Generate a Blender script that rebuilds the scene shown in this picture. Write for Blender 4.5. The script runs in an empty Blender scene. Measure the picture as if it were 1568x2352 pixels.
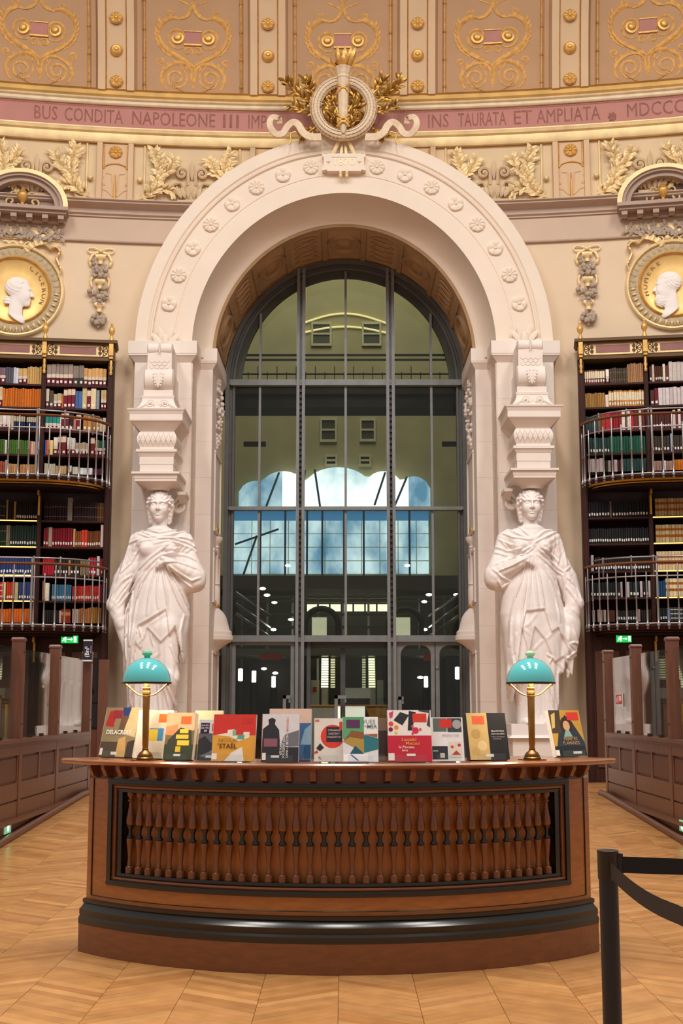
import bpy, bmesh, math, random
import numpy as np
from mathutils import Vector, Matrix, Euler

# ------------------------------------------------------------------ camera
scene = bpy.context.scene
COL = scene.collection
FPX, W0, H0 = 3000.0, 1568.0, 2352.0
PITCH = math.atan(441.0 / 3000.0)
YAW = 6.0 / 3000.0
EYE = 1.5
cd = bpy.data.cameras.new('camera')
cam = bpy.data.objects.new('camera', cd)
COL.objects.link(cam)
cd.sensor_fit = 'VERTICAL'
cd.sensor_height = 36.0
cd.sensor_width = 24.0
cd.lens = FPX / H0 * 36.0
cd.clip_end = 200
cam.location = (0, 0, EYE)
cam.rotation_euler = (math.pi / 2 + PITCH, 0, YAW)
scene.camera = cam
CAMR = Euler((math.pi / 2 + PITCH, 0, YAW)).to_matrix()
CAMRI = CAMR.inverted()

# ------------------------------------------------------------------ light
world = bpy.data.worlds.new('world')
scene.world = world
world.use_nodes = True
bg = world.node_tree.nodes['Background']
bg.inputs[0].default_value = (1.0, 0.905, 0.81, 1)
bg.inputs[1].default_value = 0.46

def area_light(name, loc, rot, sx, sy, power, color):
    l = bpy.data.lights.new(name, 'AREA')
    l.shape = 'ELLIPSE'
    l.size, l.size_y = sx, sy
    l.energy = power
    l.color = color
    o = bpy.data.objects.new(name, l)
    o.location = loc
    o.rotation_euler = rot
    COL.objects.link(o)
    return o

# unseen skylight of the oval glass roof, split into discs for dotted highlights
for ix in (-1, 0, 1):
    for iy in (-1, 0, 1):
        area_light('skylight', (6.5 * ix, 7.0 + 3.9 * iy, 17.5 - 0.5 * abs(ix)), (0, 0, 0), 2.6, 2.6, 570, (1.0, 0.95, 0.89))
# unseen area light added to brighten the hall behind the glass screen
area_light('hall_fill_light', (0, 33.0, 19.0), (0, 0, 0), 8, 10, 1300, (1.0, 0.95, 0.78))

vs = scene.view_settings
vs.view_transform = 'Standard'
vs.look = 'None'
vs.gamma = 1.0
vs.use_curve_mapping = False
vs.exposure = -0.1

# ------------------------------------------------------------------ pixel helpers
def at(u, v, Y):
    d = CAMR @ Vector(((u - W0 / 2) / FPX, (H0 / 2 - v) / FPX, -1.0))
    t = Y / d.y
    return Vector((d.x * t, Y, EYE + d.z * t))

def ax(u, v, Y): return at(u, v, Y).x
def az(u, v, Y): return at(u, v, Y).z

def uv(p):
    d = CAMRI @ (Vector(p) - Vector((0, 0, EYE)))
    return (W0 / 2 + FPX * d.x / -d.z, H0 / 2 - FPX * d.y / -d.z)

WR, WCX, WCY = 30.0, -0.3, -8.0
def wall_y(x, off=0.0):
    return WCY + math.sqrt((WR - off) ** 2 - (x - WCX) ** 2)

def on_wall(u, v, off=0.0):
    Y = 21.8
    for _ in range(8):
        p = at(u, v, Y)
        Y = wall_y(p.x, off)
    return at(u, v, Y)

def wpt(x, off, z):            # point on the curved wall above plan coordinate x
    return Vector((x, wall_y(x, off), z))

def wang(x):                    # heading of the wall at x (rotation about Z)
    return -math.asin((x - WCX) / WR)

# ------------------------------------------------------------------ materials
def lin(c):
    if isinstance(c, str):
        c = tuple(int(c[i:i + 2], 16) for i in (0, 2, 4))
    if max(c) > 1.0:
        c = tuple(x / 255.0 for x in c)
    return tuple((x / 12.92) if x <= 0.04045 else ((x + 0.055) / 1.055) ** 2.4 for x in c)

MATS = {}
def mat(name, rgb, rough=0.6, metal=0.0, nscale=6.0, namt=0.12, bump=0.0, bscale=40.0, stretch=None,
        coat=0.0, attr=False, spec=0.5, nscale2=None):
    if name in MATS:
        return MATS[name]
    m = bpy.data.materials.new(name)
    m.use_nodes = True
    nt = m.node_tree
    b = nt.nodes['Principled BSDF']
    b.inputs['Roughness'].default_value = rough
    b.inputs['Metallic'].default_value = metal
    b.inputs['Specular IOR Level'].default_value = spec
    if coat:
        b.inputs['Coat Weight'].default_value = coat
        b.inputs['Coat Roughness'].default_value = 0.12
    tc = nt.nodes.new('ShaderNodeTexCoord')
    mp = nt.nodes.new('ShaderNodeMapping')
    nt.links.new(tc.outputs['Object'], mp.inputs[0])
    if stretch:
        mp.inputs['Scale'].default_value = stretch
    no = nt.nodes.new('ShaderNodeTexNoise')
    no.inputs['Scale'].default_value = nscale
    no.inputs['Detail'].default_value = 5.0
    nt.links.new(mp.outputs[0], no.inputs['Vector'])
    mr = nt.nodes.new('ShaderNodeMapRange')
    mr.inputs[1].default_value = 0.25
    mr.inputs[2].default_value = 0.75
    mr.inputs[3].default_value = 1.0 - namt
    mr.inputs[4].default_value = 1.0 + namt
    nt.links.new(no.outputs[0], mr.inputs[0])
    mx = nt.nodes.new('ShaderNodeMix')
    mx.data_type = 'RGBA'
    mx.blend_type = 'MULTIPLY'
    mx.inputs[0].default_value = 1.0
    if attr:
        at_ = nt.nodes.new('ShaderNodeAttribute')
        at_.attribute_name = 'Col'
        nt.links.new(at_.outputs['Color'], mx.inputs[6])
    else:
        c = lin(rgb)
        mx.inputs[6].default_value = (c[0], c[1], c[2], 1)
    nt.links.new(mr.outputs[0], mx.inputs[7])
    nt.links.new(mx.outputs[2], b.inputs['Base Color'])
    if bump:
        n2 = nt.nodes.new('ShaderNodeTexNoise')
        n2.inputs['Scale'].default_value = bscale
        n2.inputs['Detail'].default_value = 4.0
        nt.links.new(mp.outputs[0], n2.inputs['Vector'])
        bp = nt.nodes.new('ShaderNodeBump')
        bp.inputs['Strength'].default_value = bump
        bp.inputs['Distance'].default_value = 0.01
        nt.links.new(n2.outputs[0], bp.inputs['Height'])
        nt.links.new(bp.outputs[0], b.inputs['Normal'])
    MATS[name] = m
    return m

def emit(name, rgb, strength):
    if name in MATS:
        return MATS[name]
    m = bpy.data.materials.new(name)
    m.use_nodes = True
    nt = m.node_tree
    b = nt.nodes['Principled BSDF']
    c = lin(rgb)
    b.inputs['Base Color'].default_value = (c[0], c[1], c[2], 1)
    b.inputs['Emission Color'].default_value = (c[0], c[1], c[2], 1)
    no = nt.nodes.new('ShaderNodeTexNoise')
    no.inputs['Scale'].default_value = 3.0
    mr = nt.nodes.new('ShaderNodeMapRange')
    mr.inputs[3].default_value = strength * 0.9
    mr.inputs[4].default_value = strength * 1.1
    nt.links.new(no.outputs[0], mr.inputs[0])
    nt.links.new(mr.outputs[0], b.inputs['Emission Strength'])
    MATS[name] = m
    return m

def glass(name, tint=(0.93, 0.96, 0.94), refl=1.0, rough=0.0, ior=1.5):
    """thin architectural sheet glass: clear transmission with fresnel reflection"""
    if name in MATS:
        return MATS[name]
    m = bpy.data.materials.new(name)
    m.use_nodes = True
    nt = m.node_tree
    nt.nodes.remove(nt.nodes['Principled BSDF'])
    out = nt.nodes['Material Output']
    tr = nt.nodes.new('ShaderNodeBsdfTransparent')
    tr.inputs[0].default_value = (*tint, 1)
    gl = nt.nodes.new('ShaderNodeBsdfGlossy')
    gl.inputs[0].default_value = (refl, refl, refl, 1)
    gl.inputs['Roughness'].default_value = rough
    fr = nt.nodes.new('ShaderNodeFresnel')
    ge = nt.nodes.new('ShaderNodeNewGeometry')
    mi = nt.nodes.new('ShaderNodeMapRange')          # leave the sheet with the inverse index, as real glass does
    mi.inputs[3].default_value = ior
    mi.inputs[4].default_value = 1.0 / ior
    nt.links.new(ge.outputs['Backfacing'], mi.inputs[0])
    nt.links.new(mi.outputs[0], fr.inputs['IOR'])
    mx = nt.nodes.new('ShaderNodeMixShader')
    nt.links.new(fr.outputs[0], mx.inputs[0])
    nt.links.new(tr.outputs[0], mx.inputs[1])
    nt.links.new(gl.outputs[0], mx.inputs[2])
    nt.links.new(mx.outputs[0], out.inputs[0])
    MATS[name] = m
    return m

# ------------------------------------------------------------------ mesh builder
def V(*a): return Vector(a)

class MB:
    def __init__(self):
        self.v, self.f, self.c = [], [], []
        self.col = (0.8, 0.8, 0.8)

    def add(self, verts, faces, col=None):
        n = len(self.v)
        self.v += [tuple(p) for p in verts]
        cc = col or self.col
        for f in faces:
            self.f.append(tuple(i + n for i in f))
            self.c.append(cc)
        return self

    def box(self, x0, x1, y0, y1, z0, z1, col=None, M=None):
        vs_ = [(x, y, z) for z in (z0, z1) for y in (y0, y1) for x in (x0, x1)]
        if M is not None:
            vs_ = [M @ Vector(p) for p in vs_]
        fs = [(0, 2, 3, 1), (4, 5, 7, 6), (0, 1, 5, 4), (2, 6, 7, 3), (0, 4, 6, 2), (1, 3, 7, 5)]
        return self.add(vs_, fs, col)

    def frustum(self, x0, x1, y0, y1, z0, X0, X1, Y0, Y1, z1, M=None):
        vs_ = [(x0, y0, z0), (x1, y0, z0), (x1, y1, z0), (x0, y1, z0),
               (X0, Y0, z1), (X1, Y0, z1), (X1, Y1, z1), (X0, Y1, z1)]
        if M is not None:
            vs_ = [M @ Vector(p) for p in vs_]
        return self.add(vs_, [(3, 2, 1, 0), (4, 5, 6, 7), (0, 1, 5, 4), (1, 2, 6, 5), (2, 3, 7, 6), (3, 0, 4, 7)])

    def loft(self, rows, closed=True, cap=True, ring=False):
        """rows: list of equal-length point lists; closed joins each row's ends; ring joins last row to first"""
        m = len(rows[0])
        vs_ = [p for r in rows for p in r]
        fs = []
        nr = len(rows)
        for i in range(nr if ring else nr - 1):
            a, b = i * m, ((i + 1) % nr) * m
            for j in range(m if closed else m - 1):
                k = (j + 1) % m
                fs.append((a + j, a + k, b + k, b + j))
        if cap and closed and not ring:
            fs.append(tuple(reversed(range(m))))
            fs.append(tuple(range((nr - 1) * m, nr * m)))
        return self.add(vs_, fs)

    def lathe(self, prof, seg=16, c=(0, 0, 0), a0=0.0, a1=2 * math.pi, M=None, sx=1.0, sy=1.0, cap=True):
        full = abs(a1 - a0 - 2 * math.pi) < 1e-6
        n = seg if full else seg + 1
        rows = []
        for r, z in prof:
            row = []
            for i in range(n):
                a = a0 + (a1 - a0) * i / seg
                p = Vector((c[0] + r * sx * math.cos(a), c[1] + r * sy * math.sin(a), c[2] + z))
                row.append(M @ p if M is not None else p)
            rows.append(row)
        return self.loft(rows, closed=full, cap=full and cap)

    def tube(self, path, r, seg=6, caps=True, closed=False, flat=1.0, up=None):
        """round (or flattened) bar along a path; r is a number or one per point"""
        path = [Vector(p) for p in path]
        n = len(path)
        rs = r if isinstance(r, (list, tuple)) else [r] * n
        rows = []
        prev = None
        for i, p in enumerate(path):
            if closed:
                t = path[(i + 1) % n] - path[i - 1]
            else:
                t = path[min(i + 1, n - 1)] - path[max(i - 1, 0)]
            if t.length < 1e-9:
                t = Vector((0, 0, 1))
            t.normalize()
            if up is not None:
                ref = Vector(up)
            elif prev is not None:
                ref = prev
            else:
                ref = Vector((0, 1, 0)) if abs(t.y) < 0.9 else Vector((1, 0, 0))
            a = ref - t * ref.dot(t)
            if a.length < 1e-6:
                a = t.orthogonal()
            a.normalize()
            prev = a
            b = t.cross(a)
            row = []
            for k in range(seg):
                th = 2 * math.pi * k / seg
                row.append(p + a * (math.cos(th) * rs[i] * flat) + b * (math.sin(th) * rs[i]))
            rows.append(row)
        return self.loft(rows, closed=True, cap=caps, ring=closed)

    def prism(self, pts, y0, y1, M=None, axis='y'):
        """extrude a polygon given in (x, z) from y0 to y1"""
        n = len(pts)
        def mk(p, y):
            q = Vector((p[0], y, p[1])) if axis == 'y' else (Vector((p[0], p[1], y)) if axis == 'z' else Vector((y, p[0], p[1])))
            return M @ q if M is not None else q
        vs_ = [mk(p, y0) for p in pts] + [mk(p, y1) for p in pts]
        fs = [tuple(range(n)), tuple(reversed(range(n, 2 * n)))]
        for i in range(n):
            k = (i + 1) % n
            fs.append((i, n + i, n + k, k))
        return self.add(vs_, fs)

    def sphere(self, c, r, seg=10, rings=6, sx=1, sy=1, sz=1, M=None):
        prof = [(max(1e-4, math.sin(math.pi * i / rings)), -math.cos(math.pi * i / rings)) for i in range(rings + 1)]
        rows = []
        for a, z in prof:
            row = []
            for k in range(seg):
                th = 2 * math.pi * k / seg
                p = Vector((c[0] + r * sx * a * math.cos(th), c[1] + r * sy * a * math.sin(th), c[2] + r * sz * z))
                row.append(M @ p if M is not None else p)
            rows.append(row)
        return self.loft(rows)

    def leaf(self, base, direction, length, width, normal, curl=0.25):
        """one pointed leaf with a raised midrib"""
        d = Vector(direction).normalized()
        nn = Vector(normal).normalized()
        s = d.cross(nn).normalized()
        nn = s.cross(d)
        b = Vector(base)
        vs_ = [b]
        for t, w, h in ((0.22, 0.72, 0.55), (0.5, 1.0, 0.9), (0.8, 0.62, 0.8)):
            c = b + d * length * t + nn * (length * curl * (h - 0.5 * t))
            vs_ += [c + s * width * 0.5 * w - nn * length * curl * 0.3, c, c - s * width * 0.5 * w - nn * length * curl * 0.3]
        vs_.append(b + d * length)
        f = [(0, 1, 2), (0, 2, 3), (1, 4, 5, 2), (2, 5, 6, 3), (4, 7, 8, 5), (5, 8, 9, 6), (7, 10, 8), (8, 10, 9)]
        return self.add(vs_, f)

    def mirror_x(self):
        n = len(self.v)
        m = len(self.f)
        self.v += [(-x, y, z) for x, y, z in self.v[:n]]
        for i in range(m):
            self.f.append(tuple(j + n for j in reversed(self.f[i])))
            self.c.append(self.c[i])
        return self

    def xform(self, M):
        self.v = [tuple(M @ Vector(p)) for p in self.v]
        return self

    def map(self, fn):
        self.v = [tuple(fn(*p)) for p in self.v]
        return self

    def mesh(self, name, smooth=None, colors=False, recalc=True):
        me = bpy.data.meshes.new(name)
        me.from_pydata(self.v, [], self.f)
        if recalc:
            bm = bmesh.new()
            bm.from_mesh(me)
            bmesh.ops.recalc_face_normals(bm, faces=bm.faces)
            bm.to_mesh(me)
            bm.free()
        if colors:
            ca = me.color_attributes.new('Col', 'FLOAT_COLOR', 'CORNER')
            buf = []
            for p in me.polygons:
                c = self.c[p.index]
                for _ in range(p.loop_total):
                    buf += [c[0], c[1], c[2], 1.0]
            ca.data.foreach_set('color', buf)
        if smooth is not None:
            me.polygons.foreach_set('use_smooth', [True] * len(me.polygons))
            me.set_sharp_from_angle(angle=math.radians(smooth))
        me.update()
        return me

    def build(self, name, material, parent=None, smooth=None, colors=False, label=None, loc=None, rot=None, recalc=True):
        me = self.mesh(name, smooth, colors, recalc)
        return link(name, me, material, parent, label, loc, rot)

def link(name, me, material, parent=None, label=None, loc=None, rot=None):
    if material is not None and not me.materials:
        me.materials.append(material)
    o = bpy.data.objects.new(name, me)
    COL.objects.link(o)
    if parent is not None:
        o.parent = parent
    if loc is not None:
        o.location = loc
    if rot is not None:
        o.rotation_euler = rot
    if label:
        o['label'] = label
    return o

def tag(o, label, cat, group=None, kind=None):
    o['label'] = label
    o['category'] = cat
    if group:
        o['group'] = group
    if kind:
        o['kind'] = kind
    return o

def thing(name, label, cat, loc=(0, 0, 0), rz=0.0, group=None, kind=None):
    o = bpy.data.objects.new(name, None)
    o.empty_display_size = 0.1
    COL.objects.link(o)
    o.location = loc
    o.rotation_euler = (0, 0, rz)
    return tag(o, label, cat, group, kind)

def text_data(body, size=0.1, depth=0.002, bold=0.0, align='CENTER', space=1.0):
    cu = bpy.data.curves.new('t', 'FONT')
    cu.body = body
    cu.size = size
    cu.extrude = depth
    cu.offset = bold
    cu.align_x = align
    cu.align_y = 'CENTER'
    cu.space_character = space
    cu.resolution_u = 2
    ob = bpy.data.objects.new('t', cu)
    COL.objects.link(ob)
    dg = bpy.context.evaluated_depsgraph_get()
    me = bpy.data.meshes.new_from_object(ob.evaluated_get(dg))
    vs_ = [tuple(v.co) for v in me.vertices]
    fs = [tuple(p.vertices) for p in me.polygons]
    bpy.data.objects.remove(ob)
    bpy.data.curves.remove(cu)
    bpy.data.meshes.remove(me)
    return vs_, fs

def spiral(cx, cz, r0, r1, a0, a1, n=24, y=0.0):
    out = []
    for i in range(n + 1):
        t = i / n
        r = r0 + (r1 - r0) * t
        a = a0 + (a1 - a0) * t
        out.append((cx + r * math.cos(a), y, cz + r * math.sin(a)))
    return out

def bez(p0, p1, p2, p3, n=12, y=0.0):
    out = []
    for i in range(n + 1):
        t = i / n
        s = 1 - t
        x = s**3 * p0[0] + 3 * s*s*t * p1[0] + 3 * s*t*t * p2[0] + t**3 * p3[0]
        z = s**3 * p0[1] + 3 * s*s*t * p1[1] + 3 * s*t*t * p2[1] + t**3 * p3[1]
        out.append((x, y, z))
    return out

def crom(pts, n=5):
    """Catmull-Rom smoothing of a list of vectors"""
    P_ = [Vector(p) for p in pts]
    out = []
    for i in range(len(P_) - 1):
        p0, p1, p2, p3 = P_[max(i - 1, 0)], P_[i], P_[i + 1], P_[min(i + 2, len(P_) - 1)]
        for k in range(n):
            t = k / n
            out.append(0.5 * ((2 * p1) + (p2 - p0) * t + (2 * p0 - 5 * p1 + 4 * p2 - p3) * t * t + (3 * p1 - p0 - 3 * p2 + p3) * t ** 3))
    out.append(P_[-1])
    return out

rng = random.Random(11)

# palette
M_CREAM = mat('cream_plaster', (226, 201, 172), 0.75, nscale=1.2, namt=0.05, bump=0.08, bscale=60)
M_MAUVE = mat('mauve_plaster', (205, 180, 160), 0.75, nscale=1.2, namt=0.05, bump=0.08, bscale=60)
M_STONE = mat('pale_stone', (234, 221, 212), 0.7, nscale=2.5, namt=0.06, bump=0.12, bscale=90)
M_ARCH = mat('arch_plaster', (236, 219, 201), 0.7, nscale=1.5, namt=0.04, bump=0.08, bscale=70)
M_MARBLE = mat('white_marble', (243, 233, 229), 0.55, nscale=3.0, namt=0.04)
M_GOLD = mat('gilding', (220, 172, 96), 0.42, 0.5, nscale=9, namt=0.22, bump=0.25, bscale=30)
M_GOLDP = mat('pale_gilding', (236, 208, 156), 0.5, 0.25, nscale=4, namt=0.18, bump=0.15, bscale=22)
M_GOLDPAINT = mat('gold_paint', (196, 142, 66), 0.5, 0.25, nscale=14, namt=0.3)
M_PINK = mat('rose_plaster', (188, 130, 120), 0.75, nscale=3, namt=0.07, bump=0.05)
M_DOME = mat('dome_plaster_shaded', (190, 150, 114), 0.8, nscale=2, namt=0.06, bump=0.05)  # base tone darkened to hold the shade above the skylight's reach
M_RIB = mat('rib_plaster', (216, 184, 148), 0.75, nscale=2, namt=0.05)
M_IRON = mat('grey_iron', (130, 132, 132), 0.5, 0.2, nscale=6, namt=0.12, bump=0.1)
M_DARKIRON = mat('dark_iron', (52, 53, 54), 0.55, 0.2, nscale=6, namt=0.12)
# ================================================================== THE ROOM
YA = 21.5                                   # plane of the great arch's face
Y2 = 22.2                                   # plane of its inner order
YW = 24.05                                  # plane of the iron and glass screen
PXM = (at(1190, 800, YA).x - at(790, 800, YA).x) / 400.0     # metres per pixel on the arch face
ZS = az(790, 800, YA)                        # springing height
R1, R1O, R2 = 350 * PXM, 480 * PXM, 2.29
KZ = (az(790, 443, YA) - ZS) / R1            # the arch is slightly stilted
FZ = 0.26                                    # floor level at the wall, above the ramp

def floor_z(y):
    if y < 12.8: return 0.0
    if y > 18.0: return FZ
    return FZ * (y - 12.8) / 5.2

def wsweep(mb, prof, x0, x1, n=60, closed=True):
    rows = []
    for i in range(n + 1):
        x = x0 + (x1 - x0) * i / n
        rows.append([wpt(x, o, z) for o, z in prof])
    return mb.loft(rows, closed=closed, cap=closed)

def zc(v, off=0.0):                          # height of a wall level read at the middle of the picture
    return az(790, v, 22.0 - off)

# --- floor slab and ramp
mb = MB()
ys = [-9, 12.8, 18.0, 24.9]
rows = []
for y in ys:
    z = floor_z(y) - 0.012
    rows.append([(-11, y, z), (11, y, z), (11, y, z - 0.25), (-11, y, z - 0.25)])
mb.loft(rows)
floor = tag(mb.build('floor', mat('floor_joint', (150, 100, 58), 0.6, nscale=8)), 'honey oak chevron parquet floor rising gently towards the glass screen', 'floor', kind='structure')

# --- chevron parquet
M_OAK = mat('oak_plank', (200, 140, 82), 0.33, nscale=7.0, namt=0.16, stretch=(1.0, 1.0, 1.0), attr=True, bump=0.05, bscale=50)
CW, PP, TAN = 0.41, 0.088, 0.72
planks = []
oak = [lin(c) for c in ((206, 148, 88), (200, 142, 84), (195, 137, 80), (212, 156, 96), (198, 140, 86), (188, 129, 74), (204, 147, 90))]
for k in range(-14, 14):
    x0 = -0.03 + CW * k
    x1 = x0 + CW
    s = 1 if k % 2 else -1
    if abs(x0 + CW / 2) > 5.6:
        continue
    y = 3.2
    while y < 24.2:
        ya, yb = (y, y + s * CW * TAN)
        if max(ya, yb) < 24.4:
            planks.append((x0, x1, ya, yb))
        y += PP
def plank_geo(mb, x0, x1, ya, yb):
    g = 0.0011
    h = 0.0012 * rng.random()
    pts = [(x0 + g, ya + g), (x1 - g, yb + g), (x1 - g, yb + PP - g), (x0 + g, ya + PP - g)]
    e = 0.0022
    top = [(x0 + g + e, ya + g + e), (x1 - g - e, yb + g + e), (x1 - g - e, yb + PP - g - e), (x0 + g + e, ya + PP - g - e)]
    vs_ = [(x, y, floor_z(y) - 0.012) for x, y in pts] + [(x, y, floor_z(y) - 0.0015 + h) for x, y in pts] + [(x, y, floor_z(y) + h) for x, y in top]
    c = rng.choice(oak)
    f = 0.70 + 0.10 * rng.random()
    fs = [(8, 9, 10, 11)]
    for i in range(4):
        j = (i + 1) % 4
        fs += [(i, j, 4 + j, 4 + i), (4 + i, 4 + j, 8 + j, 8 + i)]
    mb.add(vs_, fs, tuple(min(1, q * f) for q in c))
def plank_score(pl):
    x0, x1, ya, yb = pl
    cx, cy = (x0 + x1) / 2, (ya + yb + PP) / 2
    u, v = uv((cx, cy, floor_z(cy)))
    if not (-60 < u < 1628 and 1617 < v < 2380):
        return 0
    if 215 < u < 1345 and v < 2170:          # behind the counter
        return 0
    if abs(cx) > 3.45:
        return 0
    return 1.0 / (cy ** 3)
order = sorted(range(len(planks)), key=lambda i: -plank_score(planks[i]))
near = set(order[:295])
rest = MB()
for i, pl in enumerate(planks):
    if i in near:
        m1 = MB()
        plank_geo(m1, *pl)
        m1.build('plank', M_OAK, floor, colors=True)
    else:
        plank_geo(rest, *pl)
o = rest.build('parquet_planks', M_OAK, floor, colors=True)
o['kind'] = 'stuff'

# --- curved wall with the arched opening
mb = MB()
xs = sorted(set([-9.5 + 19.0 * i / 76 for i in range(77)] + [-2.7, 2.7, -2.701, 2.701]))
zt = zc(345)
rows = []
for x in xs:
    zb = 0.0
    if abs(x) < 2.7005:
        zb = ZS + KZ * math.sqrt(max(0.0, 2.75 ** 2 - x * x))
    rows.append([wpt(x, 0, zb), wpt(x, 0, zt + 0.1), wpt(x, -0.5, zt + 0.1), wpt(x, -0.5, zb)])
mb.loft(rows)
wall_back = tag(mb.build('wall_back', M_CREAM, smooth=30), 'curved cream plaster wall around the great arched opening', 'wall', kind='structure')

# mauve fascia between the thin string line and the cornice, attic band above
mb = MB()
for xa, xb in ((-9.5, -2.75), (2.75, 9.5)):
    wsweep(mb, [(-0.05, zc(566)), (0.02, zc(566)), (0.02, zc(508)), (-0.05, zc(508))], xa, xb, 30)
tag(mb.build('trim_1', M_MAUVE, smooth=30), 'smooth mauve-grey fascia running below the stone cornice', 'fascia', kind='structure')
mb = MB()
for xa, xb in ((-9.5, -2.75), (2.75, 9.5)):
    wsweep(mb, [(-0.05, zc(569)), (0.05, zc(569)), (0.055, zc(567.5)), (0.05, zc(565)), (-0.05, zc(564))], xa, xb, 30)
mb2 = MB()
p = [(-0.05, zc(512)), (0.05, zc(512)), (0.05, zc(509)), (0.09, zc(506)), (0.09, zc(504)), (0.06, zc(502)), (0.06, zc(494)), (0.10, zc(492)),
     (0.14, zc(489)), (0.22, zc(487)), (0.22, zc(484)), (0.26, zc(482)), (0.26, zc(480)), (-0.05, zc(479))]
for xa, xb in ((-9.5, -2.5), (2.5, 9.5)):
    wsweep(mb2, p, xa, xb, 30)
tr = thing('trim_2', 'moulded mauve-grey cornice and string line ringing the room', 'cornice', kind='structure')
mb.build('string_moulding', mat('string_plaster', (176, 150, 132), 0.7), tr, smooth=30)  # string line in one darker plaster tone
mb2.build('cornice_moulding', mat('cornice_plaster', (192, 168, 152), 0.7, namt=0.05), tr, smooth=30)

# frieze: lower gold moulding, rose inscription band, upper gold moulding
fr = thing('trim_3', 'rose band of painted lettering between two gilded mouldings', 'frieze', kind='structure')
mb = MB()
wsweep(mb, [(-0.05, zc(345)), (0.10, zc(345)), (0.12, zc(340)), (0.12, zc(326)), (0.16, zc(323)), (0.17, zc(319)), (0.14, zc(315)), (0.12, zc(313)), (0.12, zc(311)), (-0.05, zc(311))], -9.5, 9.5)
mb.build('lower_moulding', M_GOLDP, fr, smooth=30)
mb = MB()
wsweep(mb, [(-0.05, zc(312)), (0.05, zc(312)), (0.05, zc(256)), (-0.05, zc(256))], -9.5, 9.5)
pink_band = mb.build('inscription_band', M_PINK, fr, smooth=30)
mb = MB()
wsweep(mb, [(-0.05, zc(259)), (0.08, zc(259)), (0.10, zc(256)), (0.10, zc(253)), (0.09, zc(250)), (0.13, zc(248)), (0.14, zc(246)), (0.12, zc(243))], -9.5, 9.5, closed=False)
mb.build('bead_moulding', mat('ivory_moulding', (232, 212, 178), 0.6, nscale=6), fr, smooth=30)
mb = MB()
wsweep(mb, [(0.05, zc(245)), (0.13, zc(244)), (0.16, zc(240)), (0.16, zc(231)), (0.20, zc(229)), (0.05, zc(229))], -9.5, 9.5)
mb.build('upper_moulding', mat('ochre_gilding', (206, 164, 92), 0.55, 0.2, nscale=3, namt=0.2), fr, smooth=30)
# string of beads under the upper moulding
mb = MB()
for i in range(320):
    x = -6.5 + 13.0 * i / 319
    mb.sphere(wpt(x, 0.10, zc(260.5)), 0.014, 5, 3)
o = mb.build('beading', mat('bead_plaster', (176, 140, 110), 0.7), fr)
o['kind'] = 'stuff'

# painted letters
def wall_text(body, u_mid, v_mid, h, width, parent, material, off=0.052, pxscale=True):
    vs_, fs = text_data(body, 1.0, 0.004, space=1.02)
    xs_ = [p[0] for p in vs_]; zs_ = [p[1] for p in vs_]
    c = on_wall(u_mid, v_mid, off)
    sx = width / (max(xs_) - min(xs_)); sz = h / (max(zs_) - min(zs_))
    mx_ = (max(xs_) + min(xs_)) / 2; mz_ = (max(zs_) + min(zs_)) / 2
    m = MB()
    m.add([wpt(c.x + (p[0] - mx_) * sx, off + p[2] * 0.5, zc(284) + (p[1] - mz_) * sz) for p in vs_], fs)
    return m.build('lettering', material, parent)
M_LETTER = mat('letter_paint', (146, 92, 78), 0.7, nscale=9, namt=0.25)
pxw = lambda a, b, v=280: on_wall(b, v).x - on_wall(a, v).x
for body, a, b in (('BUS', 78, 131), ('CONDITA', 148, 282), ('NAPOLEONE', 304, 494), ('III', 512, 548), ('IMP', 570, 612),
                   ('INS', 983, 1030), ('TAURATA', 1052, 1162), ('ET', 1180, 1222), ('AMPLIATA', 1232, 1378), ('MDCCC', 1440, 1572)):
    wall_text(body, (a + b) / 2, 284, 0.25, pxw(a, b), fr, M_LETTER)
# small painted flower between the words
m = MB()
c0 = on_wall(1408, 268, 0.055)
for i in range(8):
    a = math.pi / 4 * i
    m.leaf((c0.x, c0.y, c0.z), (math.cos(a), 0, math.sin(a)), 0.1, 0.05, (0, -1, 0), 0.08)
m.build('painted_flower', M_LETTER, fr)

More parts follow.
